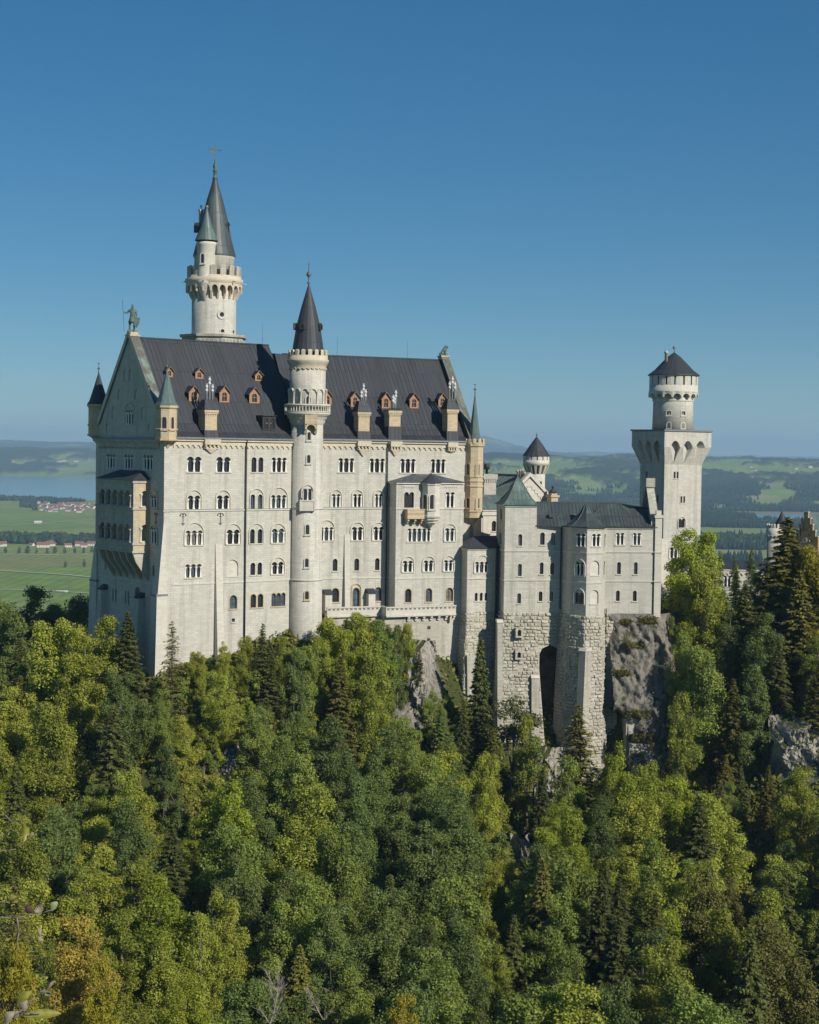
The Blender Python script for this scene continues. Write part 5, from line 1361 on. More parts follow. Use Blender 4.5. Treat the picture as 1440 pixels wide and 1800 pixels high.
for s in (-1, 1):
    a = (uga+s*(hwid+0.3), zgf-0.1); b = (uga, zga)
    qd = [a, b, (b[0], b[1]+0.75), (a[0], a[1]+0.75)]
    cm.slab(gh, qd if s < 0 else qd[::-1], -0.9, 0.25)
# stepped blind frieze following the slope
for i in range(7):
    t = (i+0.5)/7; uu = uga+t*hwid*0.92; zz_ = zga-1.1-t*(zga-zgf-0.3)
    cm.box(gh, uu-0.28, uu+0.28, zz_-0.55, zz_-0.43, 0, 0.12); cm.box(gh, uu+0.16, uu+0.28, zz_-1.05, zz_-0.43, 0, 0.12)
    uu = uga-t*hwid*0.92; cm.box(gh, uu-0.28, uu+0.28, zz_-0.55, zz_-0.43, 0, 0.12); cm.box(gh, uu-0.28, uu-0.16, zz_-1.05, zz_-0.43, 0, 0.12)
cm.build('gable_coping', [M_TRIM], HL, HL)
rm = MB()
zrg = zga+0.15
rm.face([gh.P(ul-1.2, zgf-0.9, -0.6), gh.P(uga, zrg, -0.6), gh.P(uga, zrg, -D_), gh.P(ul-1.2, zgf-0.9, -D_)][::-1])
rm.face([gh.P(ugr+0.4, zgf-0.3, -D_), gh.P(uga, zrg, -D_), gh.P(uga, zrg, -0.6), gh.P(ugr+0.4, zgf-0.3, -0.6)][::-1])
# lower flared skirt towards the palace
rm.face([gh.P(ul-1.2, zgf-0.9, -0.6), gh.P(ul-1.2, zgf-0.9, -D_), gh.P(ul-5.6, zgf-3.6, -D_), gh.P(ul-5.6, zgf-3.6, -0.6)])
for i in range(18):
    d = -0.8-i*0.7
    rm.tube(gh.P(uga, zrg+0.03, d), gh.P(ul-1.2, zgf-0.87, d), 0.045, n=3); rm.tube(gh.P(ul-1.2, zgf-0.87, d), gh.P(ul-5.6, zgf-3.57, d), 0.045, n=3)
rm.box(gh, uga-0.15, uga+0.15, zrg-0.1, zrg+0.15, -D_, -0.9)
rm.build('roof', [M_GREEN], HL, HL)
for x, yt, yb in ((468, 310, 345), (484, 307, 345), (498, 303, 345), (512, 322, 345)):
    p = xy(Z5(x, 330)[0], Yh+3, 832); mb = MB(); zb_, zt_ = at(*Z5(x, yb), Yh+3).z-0.5, at(*Z5(x, yt), Yh+3).z
    mb.lathe(p, [(0.18, zb_), (0.18, zt_-0.4), (0.28, zt_-0.35), (0.25, zt_)], 8); mb.build('flue', [M_OLD], HL, HL)
# annex front with arcaded frieze
n0 = xy(Z5(240, 640)[0], 297); n1 = xy(Z5(345, 640)[0], 298.5)
an = F(n0, n1)
AN = thing('courtyard_annex', (n0.x, n0.y, -30), 'narrow white house front with arched frieze glimpsed between corner turret and square block', 'castle building')
hz = rows(Z5, an, AN, AN, [W_((305, 332, 632, 698))])
mb = MB(); zta = an.z(*Z5(290, 560))
mb.slab(an, [(0, -30), (an.L+1.5, -30), (an.L+1.5, zta), (0, zta)], -3, 0, 0, holes=hz)
mb.build('wall', [M_TRIM], AN, AN)
mb = MB(); frieze(mb, an, 0, an.L+1.5, an.z(*Z5(290, 572)), 0.8, 0.8, 0.14); mb.box(an, -0.1, an.L+1.5, zta-0.3, zta, 0, 0.3); mb.box(an, 0.3, 0.5, -30, zta-1, 0, 0.1)
zq_ = an.z(*Z5(290, 592)); mb.box(an, 0, an.L+1.5, zq_-0.15, zq_+0.1, 0, 0.2)
mb.build('frieze', [M_TRIM], AN, AN)
mb = MB(); mb.face([an.P(-0.3, zta, 0.4), an.P(an.L+1.8, zta, 0.4), an.P(an.L+1.8, zta+2.6, -4), an.P(-0.3, zta+2.6, -4)]); mb.face([an.P(-0.3, zta, 0.4), an.P(-0.3, zta+2.6, -4), an.P(-0.3, zta, -4)]); mb.build('roof', [M_GREEN], AN, AN)
# dark archway strip left of the annex
# chimney block left of the green roof
p = xy(Z5(272, 400)[0], 306, 850); f = F(p, yaw=60); mb = MB()
zt_, zb_ = at(*Z5(272, 335), 306).z, -28
mb.box(f, -1.35, 1.35, zb_, zt_-1.0, -1.2, 1.2); mb.box(f, -1.55, 1.55, zt_-1.0, zt_, -1.4, 1.4); 
for i in range(6): mb.box(f, -1.3+i*0.48, -1.08+i*0.48, zt_-1.5, zt_-1.0, 1.2, 1.36)
mb.lathe(p, [(0.25, zt_), (0.25, zt_+0.8), (0.55, zt_+0.85), (0.55, zt_+1.9), (0.3, zt_+1.95)], 10, 1)
mb.build('tall_chimney', [M_OLD, M_PIPE], HL, HL)
# round turret
Yr = 324.0; rc_ = xy(942.8, Yr, 820); zr_ = lambda y: at(*Z5(588, y), Yr).z; wr = lambda w: w/3.6/2/FPX*Yr
RT = thing('round_turret', (rc_.x, rc_.y, -25), 'small white round tower with black pointed cap just behind the gabled hall', 'tower')
mb = MB(); mb.lathe(rc_, [(wr(118), -25), (wr(114), zr_(335))], 30); mb.build('shaft', [M_WALL], RT, RT)
mb = MB(); ro_ = wr(166)
mb.lathe(rc_, [(wr(114), zr_(283)), (ro_, zr_(282)), (ro_, zr_(248)), (ro_-0.3, zr_(248)), (ro_-0.3, zr_(280))], 32, cap0=False, cap1=False)
for k in range(14):
    a = 2*math.pi*k/14+0.1; N = Vector((math.cos(a), math.sin(a))); f = F(rc_, yaw=0); f.T = Vector((-N.y, N.x)); f.N = N; w = 0.14
    A = [f.P(-w, zr_(335), wr(114)+0.05), f.P(w, zr_(335), wr(114)+0.05), f.P(w, zr_(335), 1), f.P(-w, zr_(335), 1)]
    w2 = 0.28
    B = [f.P(-w2, zr_(282), ro_), f.P(w2, zr_(282), ro_), f.P(w2, zr_(282), 1), f.P(-w2, zr_(282), 1)]
    mb.quad_strip_rings([A, B], 0, True, True)
merlons(mb, rc_, ro_, zr_(248), zr_(222)+0.15, 14, 0.3, 0.8)
mb.build('battlements', [M_TRIM], RT, RT)
mb = MB(); mb.lathe(rc_, [(wr(178), zr_(222)), (wr(140), zr_(195)), (wr(80), zr_(150)), (0.1, zr_(100))], 16, smooth=False); finial(mb, rc_, zr_(108), zr_(68), 0.6); mb.build('cap_roof', [M_ROOF], RT, RT)
round_window(RT, RT, rc_, wr(116), Z5(614, 390)[0], zr_(408), zr_(380), 0.5)
# pinnacle
pp = xy(Z5(690, 480)[0], 305, 870); zz2 = lambda y: at(*Z5(690, y), 305).z
PN = MB(); f = F(pp, yaw=62)
PN.box(f, -0.75, 0.75, -28, zz2(482), -0.75, 0.75); PN.box(f, -0.95, 0.95, zz2(482), zz2(468), -0.95, 0.95); PN.box(f, -0.6, 0.6, zz2(468), zz2(455), -0.6, 0.6)
PN.lathe(pp, [(0.85, zz2(455)), (0.5, zz2(440)), (0.12, zz2(425)), (0.3, zz2(420)), (0.05, zz2(408))], 8, 1)
solo('stone_pinnacle', PN, [M_TAN, M_PIPE], (pp.x, pp.y, -28), 'short sandstone pinnacle with black cap beside the foot of the white hall gable', 'pinnacle')

# ================================================================ square tower
YS = 341.0
C0 = xy(1167.8, YS, 850); sr = F(C0, yaw=57); sl0 = F(C0, yaw=147)
W_s = sr.u(1233.2, 850); 
a_l = -sl0.u(1125.2, 850)
print('square tower widths', W_s, a_l)
CL = C0-sl0.T*a_l; CR = sr.X(W_s); CB_ = CL+sr.T*W_s
sl = F(CL, C0)
SQ = thing('square_tower', (C0.x, C0.y, -45), 'tall square white tower with flared arched top and round turret above, right of the castle', 'tower')
zsh = sr.z(*ZS(400, 800)); zp = sr.z(*ZS(315, 582)); 
OV = 1.35
poly = [CL, C0, CR, CB_]
plO = offset_poly(poly, OV)
mb = MB()
hR = rows(ZS, sr, SQ, SQ, [W_((368, 380, 845, 886), style='flat'), W_((387, 398, 845, 886), style='flat')])+rows(ZS, sr, SQ, SQ, [W_((410, 421, 997, 1038), style='flat'), W_((428, 439, 997, 1038), style='flat')])+rows(ZS, sr, SQ, SQ, [W_((398, 436, 1135, 1192), 2, 1122, col=False)])+rows(ZS, sr, SQ, SQ, [W_((343, 396, 1313, 1380), 2, 1293)])
hL = rows(ZS, sl, SQ, SQ, [W_((195, 206, 843, 885), style='flat')])+rows(ZS, sl, SQ, SQ, [W_((263, 275, 990, 1038), style='flat')])
for f, h in ((sr, hR), (sl, hL)): mb.slab(f, [(0, BASEZ), (W_s if f is sr else a_l, BASEZ), (W_s if f is sr else a_l, zsh), (0, zsh)], -0.5, 0, 0, rim=False, holes=h)
for a, b in ((CR, CB_), (CB_, CL)):
    f = F(a, b); mb.slab(f, [(0, BASEZ), (f.L, BASEZ), (f.L, zsh), (0, zsh)], -0.5, 0, 0, rim=False)
mb.build('shaft', [M_WALL], SQ, SQ)
WSQ = W_s
zfl = sr.z(*ZS(400, 690)); zarch = sr.z(*ZS(370, 652))
mb = MB()
mb.prism(plO, zarch+0.1, zp-0.35, 0)
mb.prism(offset_poly(poly, OV+0.25), zp-0.35, zp, 2)
mb.prism(offset_poly(poly, -0.5), zsh-0.5, zp, 0)
# flared skin with three pointed recesses on each face
for i in range(4):
    a, b = poly[i], poly[(i+1) % 4]; A, B = plO[i], plO[(i+1) % 4]
    fi = F(a, b); n_ = 3; W_s = fi.L
    tot = (B-A).length
    def PT(s, z):
        # s in 0..1 along the face, z height: skin position
        t = min(1.0, max(0.0, (z-zsh)/(zfl-zsh)))
        p = (a*(1-s)+b*s)*(1-t)+(A*(1-s)+B*s)*t
        return Vector((p.x, p.y, z))
    s0 = 0.10; st_ = (1-2*s0)/n_
    zs_ = zsh+0.05
    def outline(k):
        c = s0+(k+0.5)*st_; h = st_*0.39; pts = []
        for j in range(13):
            t = j/12; ang = math.pi*t
            x = c-h*math.cos(ang); zz_ = zfl-0.2+(zarch-zfl+0.2)*(1-abs(math.cos(ang))**2.3 if 0 < j < 12 else 0)
            pts.append((x, zz_))
        return [(c, zs_+0.1)]+pts[::1] if False else [(c-0.002, zs_+0.2)]+pts+[(c+0.002, zs_+0.2)]
    edges = []
    # tessellate in (s*W, z) space with holes then lift to the flared skin
    outl = [(0, zsh), (W_s, zsh), (W_s, zfl), (W_s, zarch+0.1), (0, zarch+0.1), (0, zfl)]
    hs_ = [[(s*W_s, z) for s, z in outline(k)] for k in range(n_)]
    flat = outl+[q for h in hs_ for q in h]
    tri = tessellate_polygon([[Vector((q[0], q[1], 0)) for q in pl_] for pl_ in [outl]+hs_])
    for t in tri:
        qs = [flat[x] for x in t]
        ar = (qs[1][0]-qs[0][0])*(qs[2][1]-qs[0][1])-(qs[2][0]-qs[0][0])*(qs[1][1]-qs[0][1])
        if abs(ar) < 1e-9: continue
        if ar < 0: qs = qs[::-1]
        mb.face([PT(x/W_s, z) for x, z in qs], 0, [(x, z) for x, z in qs])
    for h in hs_:
        for j in range(len(h)):
            p, q_ = h[j], h[(j+1) % len(h)]
            P_, Q_ = PT(p[0]/W_s, p[1]), PT(q_[0]/W_s, q_[1])
            pi_ = fi.P(p[0], p[1], 0.02); qi_ = fi.P(q_[0], q_[1], 0.02)
            mb.face([P_, Q_, qi_, pi_], 1)
    mb.slab(fi, [(0, zsh), (W_s, zsh), (W_s, zarch), (0, zarch)], -0.3, 0.0, 0, rim=False)
mb.build('flared_top', [M_WALL, M_TRIM, M_LEAD], SQ, SQ)
u0 = sr.u(*ZS(428, 720)); 
# round turret on top
ctp = (plO[0]+plO[2])/2; Yc2 = ctp.y; rq = lambda w: w/3.53/2/FPX*Yc2; zq = lambda y: at(*ZS(372, y), Yc2).z
ctp = xy(ZS(365, 450)[0], Yc2, 720)
mb = MB(); r1_ = rq(246); mb.lathe(ctp, [(r1_*1.03, zp-0.1), (r1_, zq(450)), (r1_, zq(340))], 36)
mb.build('upper_drum', [M_WALL], SQ, SQ)
mb = MB(); r2_ = rq(302)
mb.lathe(ctp, [(r1_+0.02, zq(412)), (r1_*1.05, zq(405)), (r1_*1.02, zq(396))], 36, cap0=False, cap1=False)
mb.lathe(ctp, [(r1_, zq(358)), (r2_, zq(357)), (r2_, zq(345)), (r2_*0.985, zq(343)), (r2_*0.985, zq(310)), (r2_-0.4, zq(310)), (r2_-0.4, zq(350))], 36, cap0=False, cap1=False)
n_ = 16
for k in range(n_):
    a = 2*math.pi*(k+0.5)/n_; N = Vector((math.cos(a), math.sin(a))); f = F(ctp, yaw=0); f.T = Vector((-N.y, N.x)); f.N = N
    w = 0.22
    A = [f.P(-w, zq(398), r1_+0.15), f.P(w, zq(398), r1_+0.15), f.P(w, zq(398), r1_-0.1), f.P(-w, zq(398), r1_-0.1)]
    B = [f.P(-w, zq(358), r2_-0.05), f.P(w, zq(358), r2_-0.05), f.P(w, zq(358), r1_-0.1), f.P(-w, zq(358), r1_-0.1)]
    mb.quad_strip_rings([A, B], 0, True, True)
    a = 2*math.pi*k/n_; N = Vector((math.cos(a), math.sin(a))); f = F(ctp+N*(r2_-0.4), yaw=0); f.T = Vector((-N.y, N.x)); f.N = N
    h = 2*math.pi*r2_/n_/2+0.02; pts = [(-h, zq(352)), (-h, zq(385))]
    for i in range(9):
        t = math.pi*(1-i/8); pts.append(((h-w)*math.cos(t), zq(385)+0.75*math.sin(t)))
    pts += [(h, zq(385)), (h, zq(352))]
    mb.slab(f, pts, -0.2, 0.36)
merlons(mb, ctp, r2_*0.985, zq(310), zq(250)+0.2, 17, 0.45, 0.78)
mb.lathe(ctp, [(r2_*0.98, zq(255)), (r2_*1.0, zq(248))], 32, cap0=True, cap1=False)
mb.build('battlements', [M_TRIM], SQ, SQ)
mb = MB(); mb.lathe(ctp, [(rq(320), zq(250)), (rq(318), zq(244)), (rq(240), zq(215)), (rq(160), zq(172)), (rq(80), zq(132)), (0.12, zq(104))], 20, smooth=False)
mb.lathe(ctp, [(0.10, zq(110)), (0.06, zq(85)), (0.34, zq(78)), (0.36, zq(72)), (0.2, zq(65)), (0.03, zq(60))], 10, 1)
mb.build('cap_roof', [M_ROOF, M_LEAD], SQ, SQ)
p = xy(ZS(322, 150)[0], Yc2-1.5, 640); mb = MB(); mb.lathe(p, [(0.38, zq(205)), (0.34, zq(115)), (0.5, zq(112)), (0.5, zq(104)), (0.3, zq(102)), (0.3, zq(97))], 10); mb.build('chimney', [M_OLD], SQ, SQ)
for x, y0, y1, fl2, w in ((339, 495, 472, True, 0.9), (429, 495, 472, True, 0.9), (340, 573, 541, False, 0.75), (427, 573, 541, False, 0.85)):
    round_window(SQ, SQ, ctp, r1_, ZS(x, y0)[0], zq(y0), zq(y1), w, flat=fl2)

# ================================================================ low link wall left of the square tower, low building and gatehouse to the right
lk0 = xy(ZS(252, 1400)[0], 300); lk1 = xy(ZS(300, 1400)[0], 301); lk = F(lk0, lk1)
LK = MB(); zt_ = lk.z(*ZS(280, 1262)); LK.box(lk, -0.5, lk.L+1.4, -45, zt_, -6, 0)
LKT = solo('side_wall', LK, [M_TRIM], (lk0.x, lk0.y, -45), 'plain white wall joining the lower wing to the square tower', 'wall')
RL = MB(); zr0 = lk.z(*ZS(270, 1258))
RL.face([lk.P(-0.6, zt_, 0.3), lk.P(lk.L+1.4, zt_, 0.3), lk.P(-0.6, lk.z(*ZS(258, 1125)), -4)]); RL.face([lk.P(-0.6, zt_+0.02, 0.3), lk.P(-0.6, lk.z(*ZS(258, 1125)), -4), lk.P(-0.6, zt_, -6)])
RL.build('roof', [M_ROOF], LKT, LKT)
Yg = 352.0
lb0 = xy(ZS(600, 1450)[0], Yg); lb = F(lb0, yaw=92); ulb = lb.u(*ZS(975, 1450))
LB = thing('low_wing', (lb0.x, lb0.y, -40), 'long low white building with black roof seen over the trees right of the square tower', 'castle building')
zle = lb.z(*ZS(700, 1443)); zlr = lb.off(-4).z(*ZS(750, 1395))
hs = rows(ZS, lb, LB, LB, [W_((676, 727, 1490, 1560), 2)])
mb = MB(); mb.slab(lb, [(0, -45), (ulb, -45), (ulb, zle), (0, zle)], -0.4, 0, 0, holes=hs); mb.build('wall', [M_TRIM], LB, LB)
mb = MB(); frieze(mb, lb, 0, ulb, zle-0.5, 1.0, 1.0, 0.2); mb.box(lb, 0, ulb, zle-0.5, zle, 0, 0.35); mb.build('frieze', [M_TRIM], LB, LB)
mb = MB(); mb.face([lb.P(-0.5, zle, 0.6), lb.P(ulb, zle, 0.6), lb.P(ulb, zlr, -4), lb.P(-0.5, zlr, -4)]); mb.face([lb.P(-0.5, zle, -8.5), lb.P(-0.5, zle, 0.6), lb.P(-0.5, zlr, -4)]); mb.face([lb.P(ulb, zle, -8.5), lb.P(-0.5, zle, -8.5), lb.P(-0.5, zlr, -4), lb.P(ulb, zlr, -4)]); mb.build('roof', [M_ROOF], LB, LB)
# gatehouse: round tower and stepped brick gable
Yq = 366.0
gt1 = xy(ZG(470, 1150)[0], Yq, 940); rg1 = (ZG(660, 0)[0]-ZG(355, 0)[0])/2/FPX*Yq*0.72
gt1 = xy(ZG(355, 1150)[0], Yq, 940)+Vector((rg1, 0)); zg_ = lambda y: at(*ZG(470, y), Yq).z
GT = thing('gate_tower', (gt1.x, gt1.y, -40), 'white battlemented round gate tower with small dark cone roof behind the tall spruce', 'tower')
mb = MB(); mb.lathe(gt1, [(rg1*0.88, -45), (rg1*0.88, zg_(1240))], 28); mb.build('shaft', [M_OLD], GT, GT)
mb = MB(); mb.lathe(gt1, [(rg1*0.88, zg_(1240)), (rg1, zg_(1200)), (rg1, zg_(1110)), (rg1-0.4, zg_(1110)), (rg1-0.4, zg_(1160))], 28, cap0=False, cap1=False); merlons(mb, gt1, rg1, zg_(1110), zg_(1055), 14, 0.4, 0.55)
for k in range(14):
    a = 2*math.pi*k/14; N = Vector((math.cos(a), math.sin(a))); f = F(gt1+N*rg1, yaw=0); f.T = Vector((-N.y, N.x)); f.N = N
    ring(mb, f, 0, zg_(1225), 0.3, 0.45, -0.1, 0.1, seg=6)
mb.build('battlements', [M_TRIM], GT, GT)
mb = MB(); cc = xy(ZG(560, 1000)[0], Yq, 920); mb.lathe(cc, [((ZG(665, 0)[0]-ZG(455, 0)[0])/2/FPX*Yq, zg_(1090)), (0.1, zg_(890))], 16, smooth=False); mb.build('cap_roof', [M_ROOF], GT, GT)
gg = F(xy(ZG(745, 1100)[0], Yq+4), yaw=133)
ugL, ugC, ugR = 0, gg.u(*ZG(875, 1100)), gg.u(*ZG(1035, 1250))
GH = thing('gatehouse', (gg.P(ugC, 0).x, gg.P(ugC, 0).y, -40), 'yellow brown brick gatehouse with stepped gable and round clock at the right edge', 'castle building')
zs_l = [1345, 1230, 1140, 1070, 975, 905]
zz_ = [gg.z(*ZG(880, y)) for y in (1230, 1140, 1060, 975, 905)]
xs = [1035, 995, 960, 925, 915]
half = [gg.u(*ZG(x, 1100))-ugC for x in (1035, 995, 958, 922, 0)][:4]+[gg.u(*ZG(915, 1000))-ugC-0.2]
half = [ (gg.u(*ZG(1040, 1100))-ugC)*k for k in (1.0, 0.78, 0.56, 0.36, 0.17)]
zstep = [gg.z(*ZG(880, y)) for y in (1225, 1145, 1065, 985, 905)]
pts = [(ugC-half[0], -45), (ugC+half[0], -45)]
for h, z in zip(half, zstep): pts += [(ugC+h, z)] ; pts += [(ugC+half[half.index(h)+1], z)] if half.index(h) < 4 else []
for i in range(4, -1, -1):
    pts += [(ugC-half[i], zstep[i])]
    if i > 0: pts += [(ugC-half[i], zstep[i-1])]
cl = [pts[0]]
for q_ in pts[1:]:
    if abs(q_[0]-cl[-1][0])+abs(q_[1]-cl[-1][1]) > 1e-3: cl.append(q_)
slots = []
for x, y0, y1 in ((848, 1150, 1045), (806, 1215, 1110), (884, 1150, 1120), (765, 1265, 1190), (955, 1305, 1275), (920, 1225, 1195)):
    u = gg.u(*ZG(x, y0)); slots.append([(u-0.14, gg.z(*ZG(x, y0))), (u+0.14, gg.z(*ZG(x, y0))), (u+0.14, gg.z(*ZG(x, y1))), (u-0.14, gg.z(*ZG(x, y1)))])
mb = MB(); mb.slab(gg, cl, -0.6, 0, 0, holes=slots); mb.slab(gg, [(ugC-1.5, zstep[0]-3), (ugC+1.5, zstep[0]-3), (ugC+1.5, zstep[3]), (ugC-1.5, zstep[3])], -0.5, -0.4, 0)
mb.box(gg, ugC-half[0], ugC+half[0], -45, zstep[0]-0.2, -14, -0.65, 0)
mb.build('stepped_gable', [M_BRICK], GH, GH)
mb = MB()
for i, (h, z) in enumerate(zip(half, zstep)):
    nx = half[i+1] if i < 4 else 0
    for s in (-1, 1):
        a, b = sorted((ugC+s*(h+0.1), ugC+s*nx)); mb.box(gg, a, b, z, z+0.18+0.002*(s > 0), -0.7, 0.12)
mb.build('coping', [M_TRIM], GH, GH)
mb = MB(); zc2 = gg.z(*ZG(862, 1272)); uc = gg.u(*ZG(862, 1272)); ring(mb, gg, uc, zc2, 0.42, 0.62, -0.02, 0.1, 0, 2*math.pi, 20)
mb.slab(gg, [(uc+0.43*math.cos(t*math.pi/8), zc2+0.43*math.sin(t*math.pi/8)) for t in range(16)], -0.02, 0.04, 0, rim=False)
mb.box(gg, uc-0.03, uc+0.03, zc2-0.05, zc2+0.34, 0.04, 0.07, 1); mb.box(gg, uc, uc+0.2, zc2-0.03, zc2+0.03, 0.04, 0.07, 1)
mb.build('clock', [M_TRIM, M_PIPE], GH, GH)
mb = MB()
for s in (1, -1):
    q_ = [gg.P(ugC, zstep[3]+0.9, -0.6), gg.P(ugC, zstep[3]+0.9, -14), gg.P(ugC+s*(half[0]+0.3), zstep[0]-1.2, -14), gg.P(ugC+s*(half[0]+0.3), zstep[0]-1.2, -0.6)]
    mb.face(q_ if s > 0 else q_[::-1])
mb.build('roof', [M_GREEN], GH, GH)
mb = MB(); mb.tube(gg.P(ugC+1.9, zstep[3]-0.5, -6), gg.P(ugC+1.9, zstep[4]+0.6, -6), 0.12, 0.05, n=6); mb.build('roof_finial', [M_PIPE], GH, GH)
# ================================================================ numpy noise
def _hash(ix, iy, seed):
    h = (ix.astype(np.int64)*374761393 + iy.astype(np.int64)*668265263 + seed*982451653) & 0xffffffff
    h = ((h ^ (h >> 13))*1274126177) & 0xffffffff
    return ((h ^ (h >> 16)) & 0xffff)/65535.0
def vnoise(x, y, seed=0):
    x0 = np.floor(x); y0 = np.floor(y); fx = x-x0; fy = y-y0
    fx = fx*fx*(3-2*fx); fy = fy*fy*(3-2*fy)
    a = _hash(x0, y0, seed); b = _hash(x0+1, y0, seed); c = _hash(x0, y0+1, seed); d = _hash(x0+1, y0+1, seed)
    return (a*(1-fx)+b*fx)*(1-fy)+(c*(1-fx)+d*fx)*fy
def fbm(x, y, o=4, seed=0):
    s = 0; a = 0.5; t = 0
    for i in range(o):
        s = s+a*vnoise(x, y, seed+i*7); t += a; a *= 0.5; x = x*2.03+11.3; y = y*2.03+5.1
    return s/t
def sst(a, b, x):
    t = np.clip((x-a)/(b-a), 0, 1); return t*t*(3-2*t)
CR3 = np.array(CAMR.transposed())
def proj(X, Y, Zz):
    q = np.stack([X, Y, Zz], -1) @ CR3.T
    return 720+FPX*q[..., 0]/-q[..., 2], 900-FPX*q[..., 1]/-q[..., 2]
def grid_mesh(name, X, Y, Zz, mat, kind, attrs=None, smooth=True, label=None, loc=(0, 0, 0)):
    n, m = X.shape
    me = bpy.data.meshes.new(name)
    v = np.stack([X-loc[0], Y-loc[1], Zz-loc[2]], -1).reshape(-1, 3)
    i = np.arange(n*m).reshape(n, m)
    f = np.stack([i[:-1, :-1], i[:-1, 1:], i[1:, 1:], i[1:, :-1]], -1).reshape(-1, 4)
    me.vertices.add(len(v)); me.vertices.foreach_set('co', v.ravel())
    me.loops.add(f.size); me.loops.foreach_set('vertex_index', f.ravel().astype(np.int32))
    me.polygons.add(len(f)); me.polygons.foreach_set('loop_start', np.arange(0, f.size, 4, dtype=np.int32)); me.polygons.foreach_set('loop_total', np.full(len(f), 4, dtype=np.int32))
    me.update(calc_edges=True)
    me.polygons.foreach_set('use_smooth', np.full(len(f), smooth))
    for k, a in (attrs or {}).items():
        at_ = me.attributes.new(k, 'FLOAT', 'POINT'); at_.data.foreach_set('value', a.ravel().astype(np.float32))
    me.materials.append(mat)
    o = bpy.data.objects.new(name, me); COL.objects.link(o); o['kind'] = kind; o.location = loc
    return o
def attr(n, name):
    a = n.nodes.new('ShaderNodeAttribute'); a.attribute_name = name; return a.outputs['Fac']

# ================================================================ the plain, lakes and far hills
PZ = -190.0
def lakemask(X, Y):
    n = (fbm(X/900.0, Y/900.0, 3, 5)-0.5)
    L = sst(5500, 5750, Y+n*900)*(1-sst(9700, 10100, Y+n*500))*(1-sst(-700, -400, X))
    R = sst(4560, 4680, Y+n*260)*(1-sst(5190, 5300, Y+n*200))*sst(980, 1120, X+n*300)
    return np.maximum(L, R)
def bgz(X, Y, lk=None):
    s = X/np.maximum(Y, 1500)
    left = 1-sst(-0.20, -0.05, s)
    r0 = sst(5450, 9300, Y)
    hr = r0*(150+60*(fbm(X/1500, Y/1700, 3, 3)-0.5)*2)+sst(5500, 6500, Y)*34*(fbm(X/420, Y/500, 3, 13)-0.5)*2
    hr = hr-sst(9600, 12500, Y)*70+sst(14000, 22000, Y)*90*fbm(X/3500, Y/5000, 2, 21)
    hl = sst(9800, 11500, Y)*(95+75*fbm(X/1300, Y/1500, 3, 8))+sst(13000, 17000, Y)*(95*fbm(X/3000, Y/4000, 2, 9))
    z = PZ+hl*left+hr*(1-left)
    # distant blue summit in the gap between palace and wing
    z = z+250*np.exp(-((s-0.035)/0.035)**2)*sst(17000, 22000, Y)*(1-sst(24000, 27000, Y))
    z = z+np.where(Y < 5400, 2.5*(fbm(X/260, Y/260, 3, 4)-0.5), 0)
    if lk is None: lk = lakemask(X, Y)
    return z-3.0*lk-0.6
FIELDS = [(1355, 878, 36, 14), (1045, 862, 55, 10), (960, 822, 70, 9), (1290, 818, 50, 9), (1400, 826, 50, 9), (1010, 845, 30, 5), (40, 812, 22, 4), (112, 811, 26, 5), (1160, 838, 60, 7), (880, 838, 30, 6)]
WOODB = [(1290, 862, 60, 20), (1180, 870, 80, 20), (1420, 852, 40, 16), (1060, 838, 70, 8), (1070, 885, 80, 9), (950, 865, 30, 8), (900, 800, 120, 12)]
def classes(X, Y, Zz):
    px, py = proj(X, Y, Zz)
    n = fbm(X/520, Y/620, 4, 31); nf = fbm(X/130, Y/150, 3, 33)
    nf2 = fbm(X/48, Y/95, 2, 39)
    wd = (n*0.45+nf*0.35+nf2*0.20) > 0.468
    flat = Y < 5450
    wd = np.where(flat, False, wd)
    hill = (Y > 9400) & (px < 620)
    wd = np.where(hill, (n*0.7+nf*0.3) > 0.40, wd)
    for a, b, rx, ry in WOODB: wd = np.where((((px-a)/rx)**2+((py-b)/ry)**2 < 1+2.2*(nf-0.5)) & ~flat, True, wd)
    for a, b, rx, ry in FIELDS: wd = np.where((((px-a)/rx)**2+((py-b)/ry)**2 < 0.75+4.5*(nf-0.5)+3.0*(nf2-0.5)) & ~flat, False, wd)
    e = (fbm(X/180, Y/180, 3, 35)-0.5)*2
    belt = np.zeros_like(wd)
    def B(px0, px1, y0, y1, dens=0.5, w=120):
        return (px > px0) & (px < px1) & (Y > y0+e*w) & (Y < y1+e*w) & (fbm(X/60, Y/90, 2, 37) > 1-dens-0.12)
    belt |= B(-400, 420, 3080, 3330, 0.62, 50) | B(-400, 40, 5650, 6000, 0.8, 60)
    belt |= ((px > 76) & (px < 120) & (Y > 5250) & (Y < 5600) & (nf > 0.42)) | ((px > 38) & (px < 64) & (Y > 4700) & (Y < 5400) & (nf > 0.38))
    belt |= B(700, 1900, 4180, 4560, 0.72, 70) | B(700, 1330, 4560, 5150, 0.7, 70) | B(700, 1900, 3240, 3700, 0.62, 80) | B(700, 1900, 2820, 2900, 0.35, 40)
    wd = np.where(flat, belt, wd)
    tan_ = np.where(((Y > 5150) & (Y < 5480) & (px > 600)) | ((Y > 3650) & (Y < 3800) & (px > 600)) | ((Y > 2500) & (Y < 2700) & (px < 300)), np.where(px < 300, 0.45, 1.0), 0.0)
    tan_ = np.maximum(tan_, np.where((Y > 3250) & (Y < 3720) & (px > 600) & (nf > 0.5), 0.7, 0))
    return wd & (lakemask(X, Y) < 0.1), tan_
rows_y = np.concatenate([np.array([-600.0, 0, 300, 600, 900]), np.geomspace(1100, 34000, 470)])
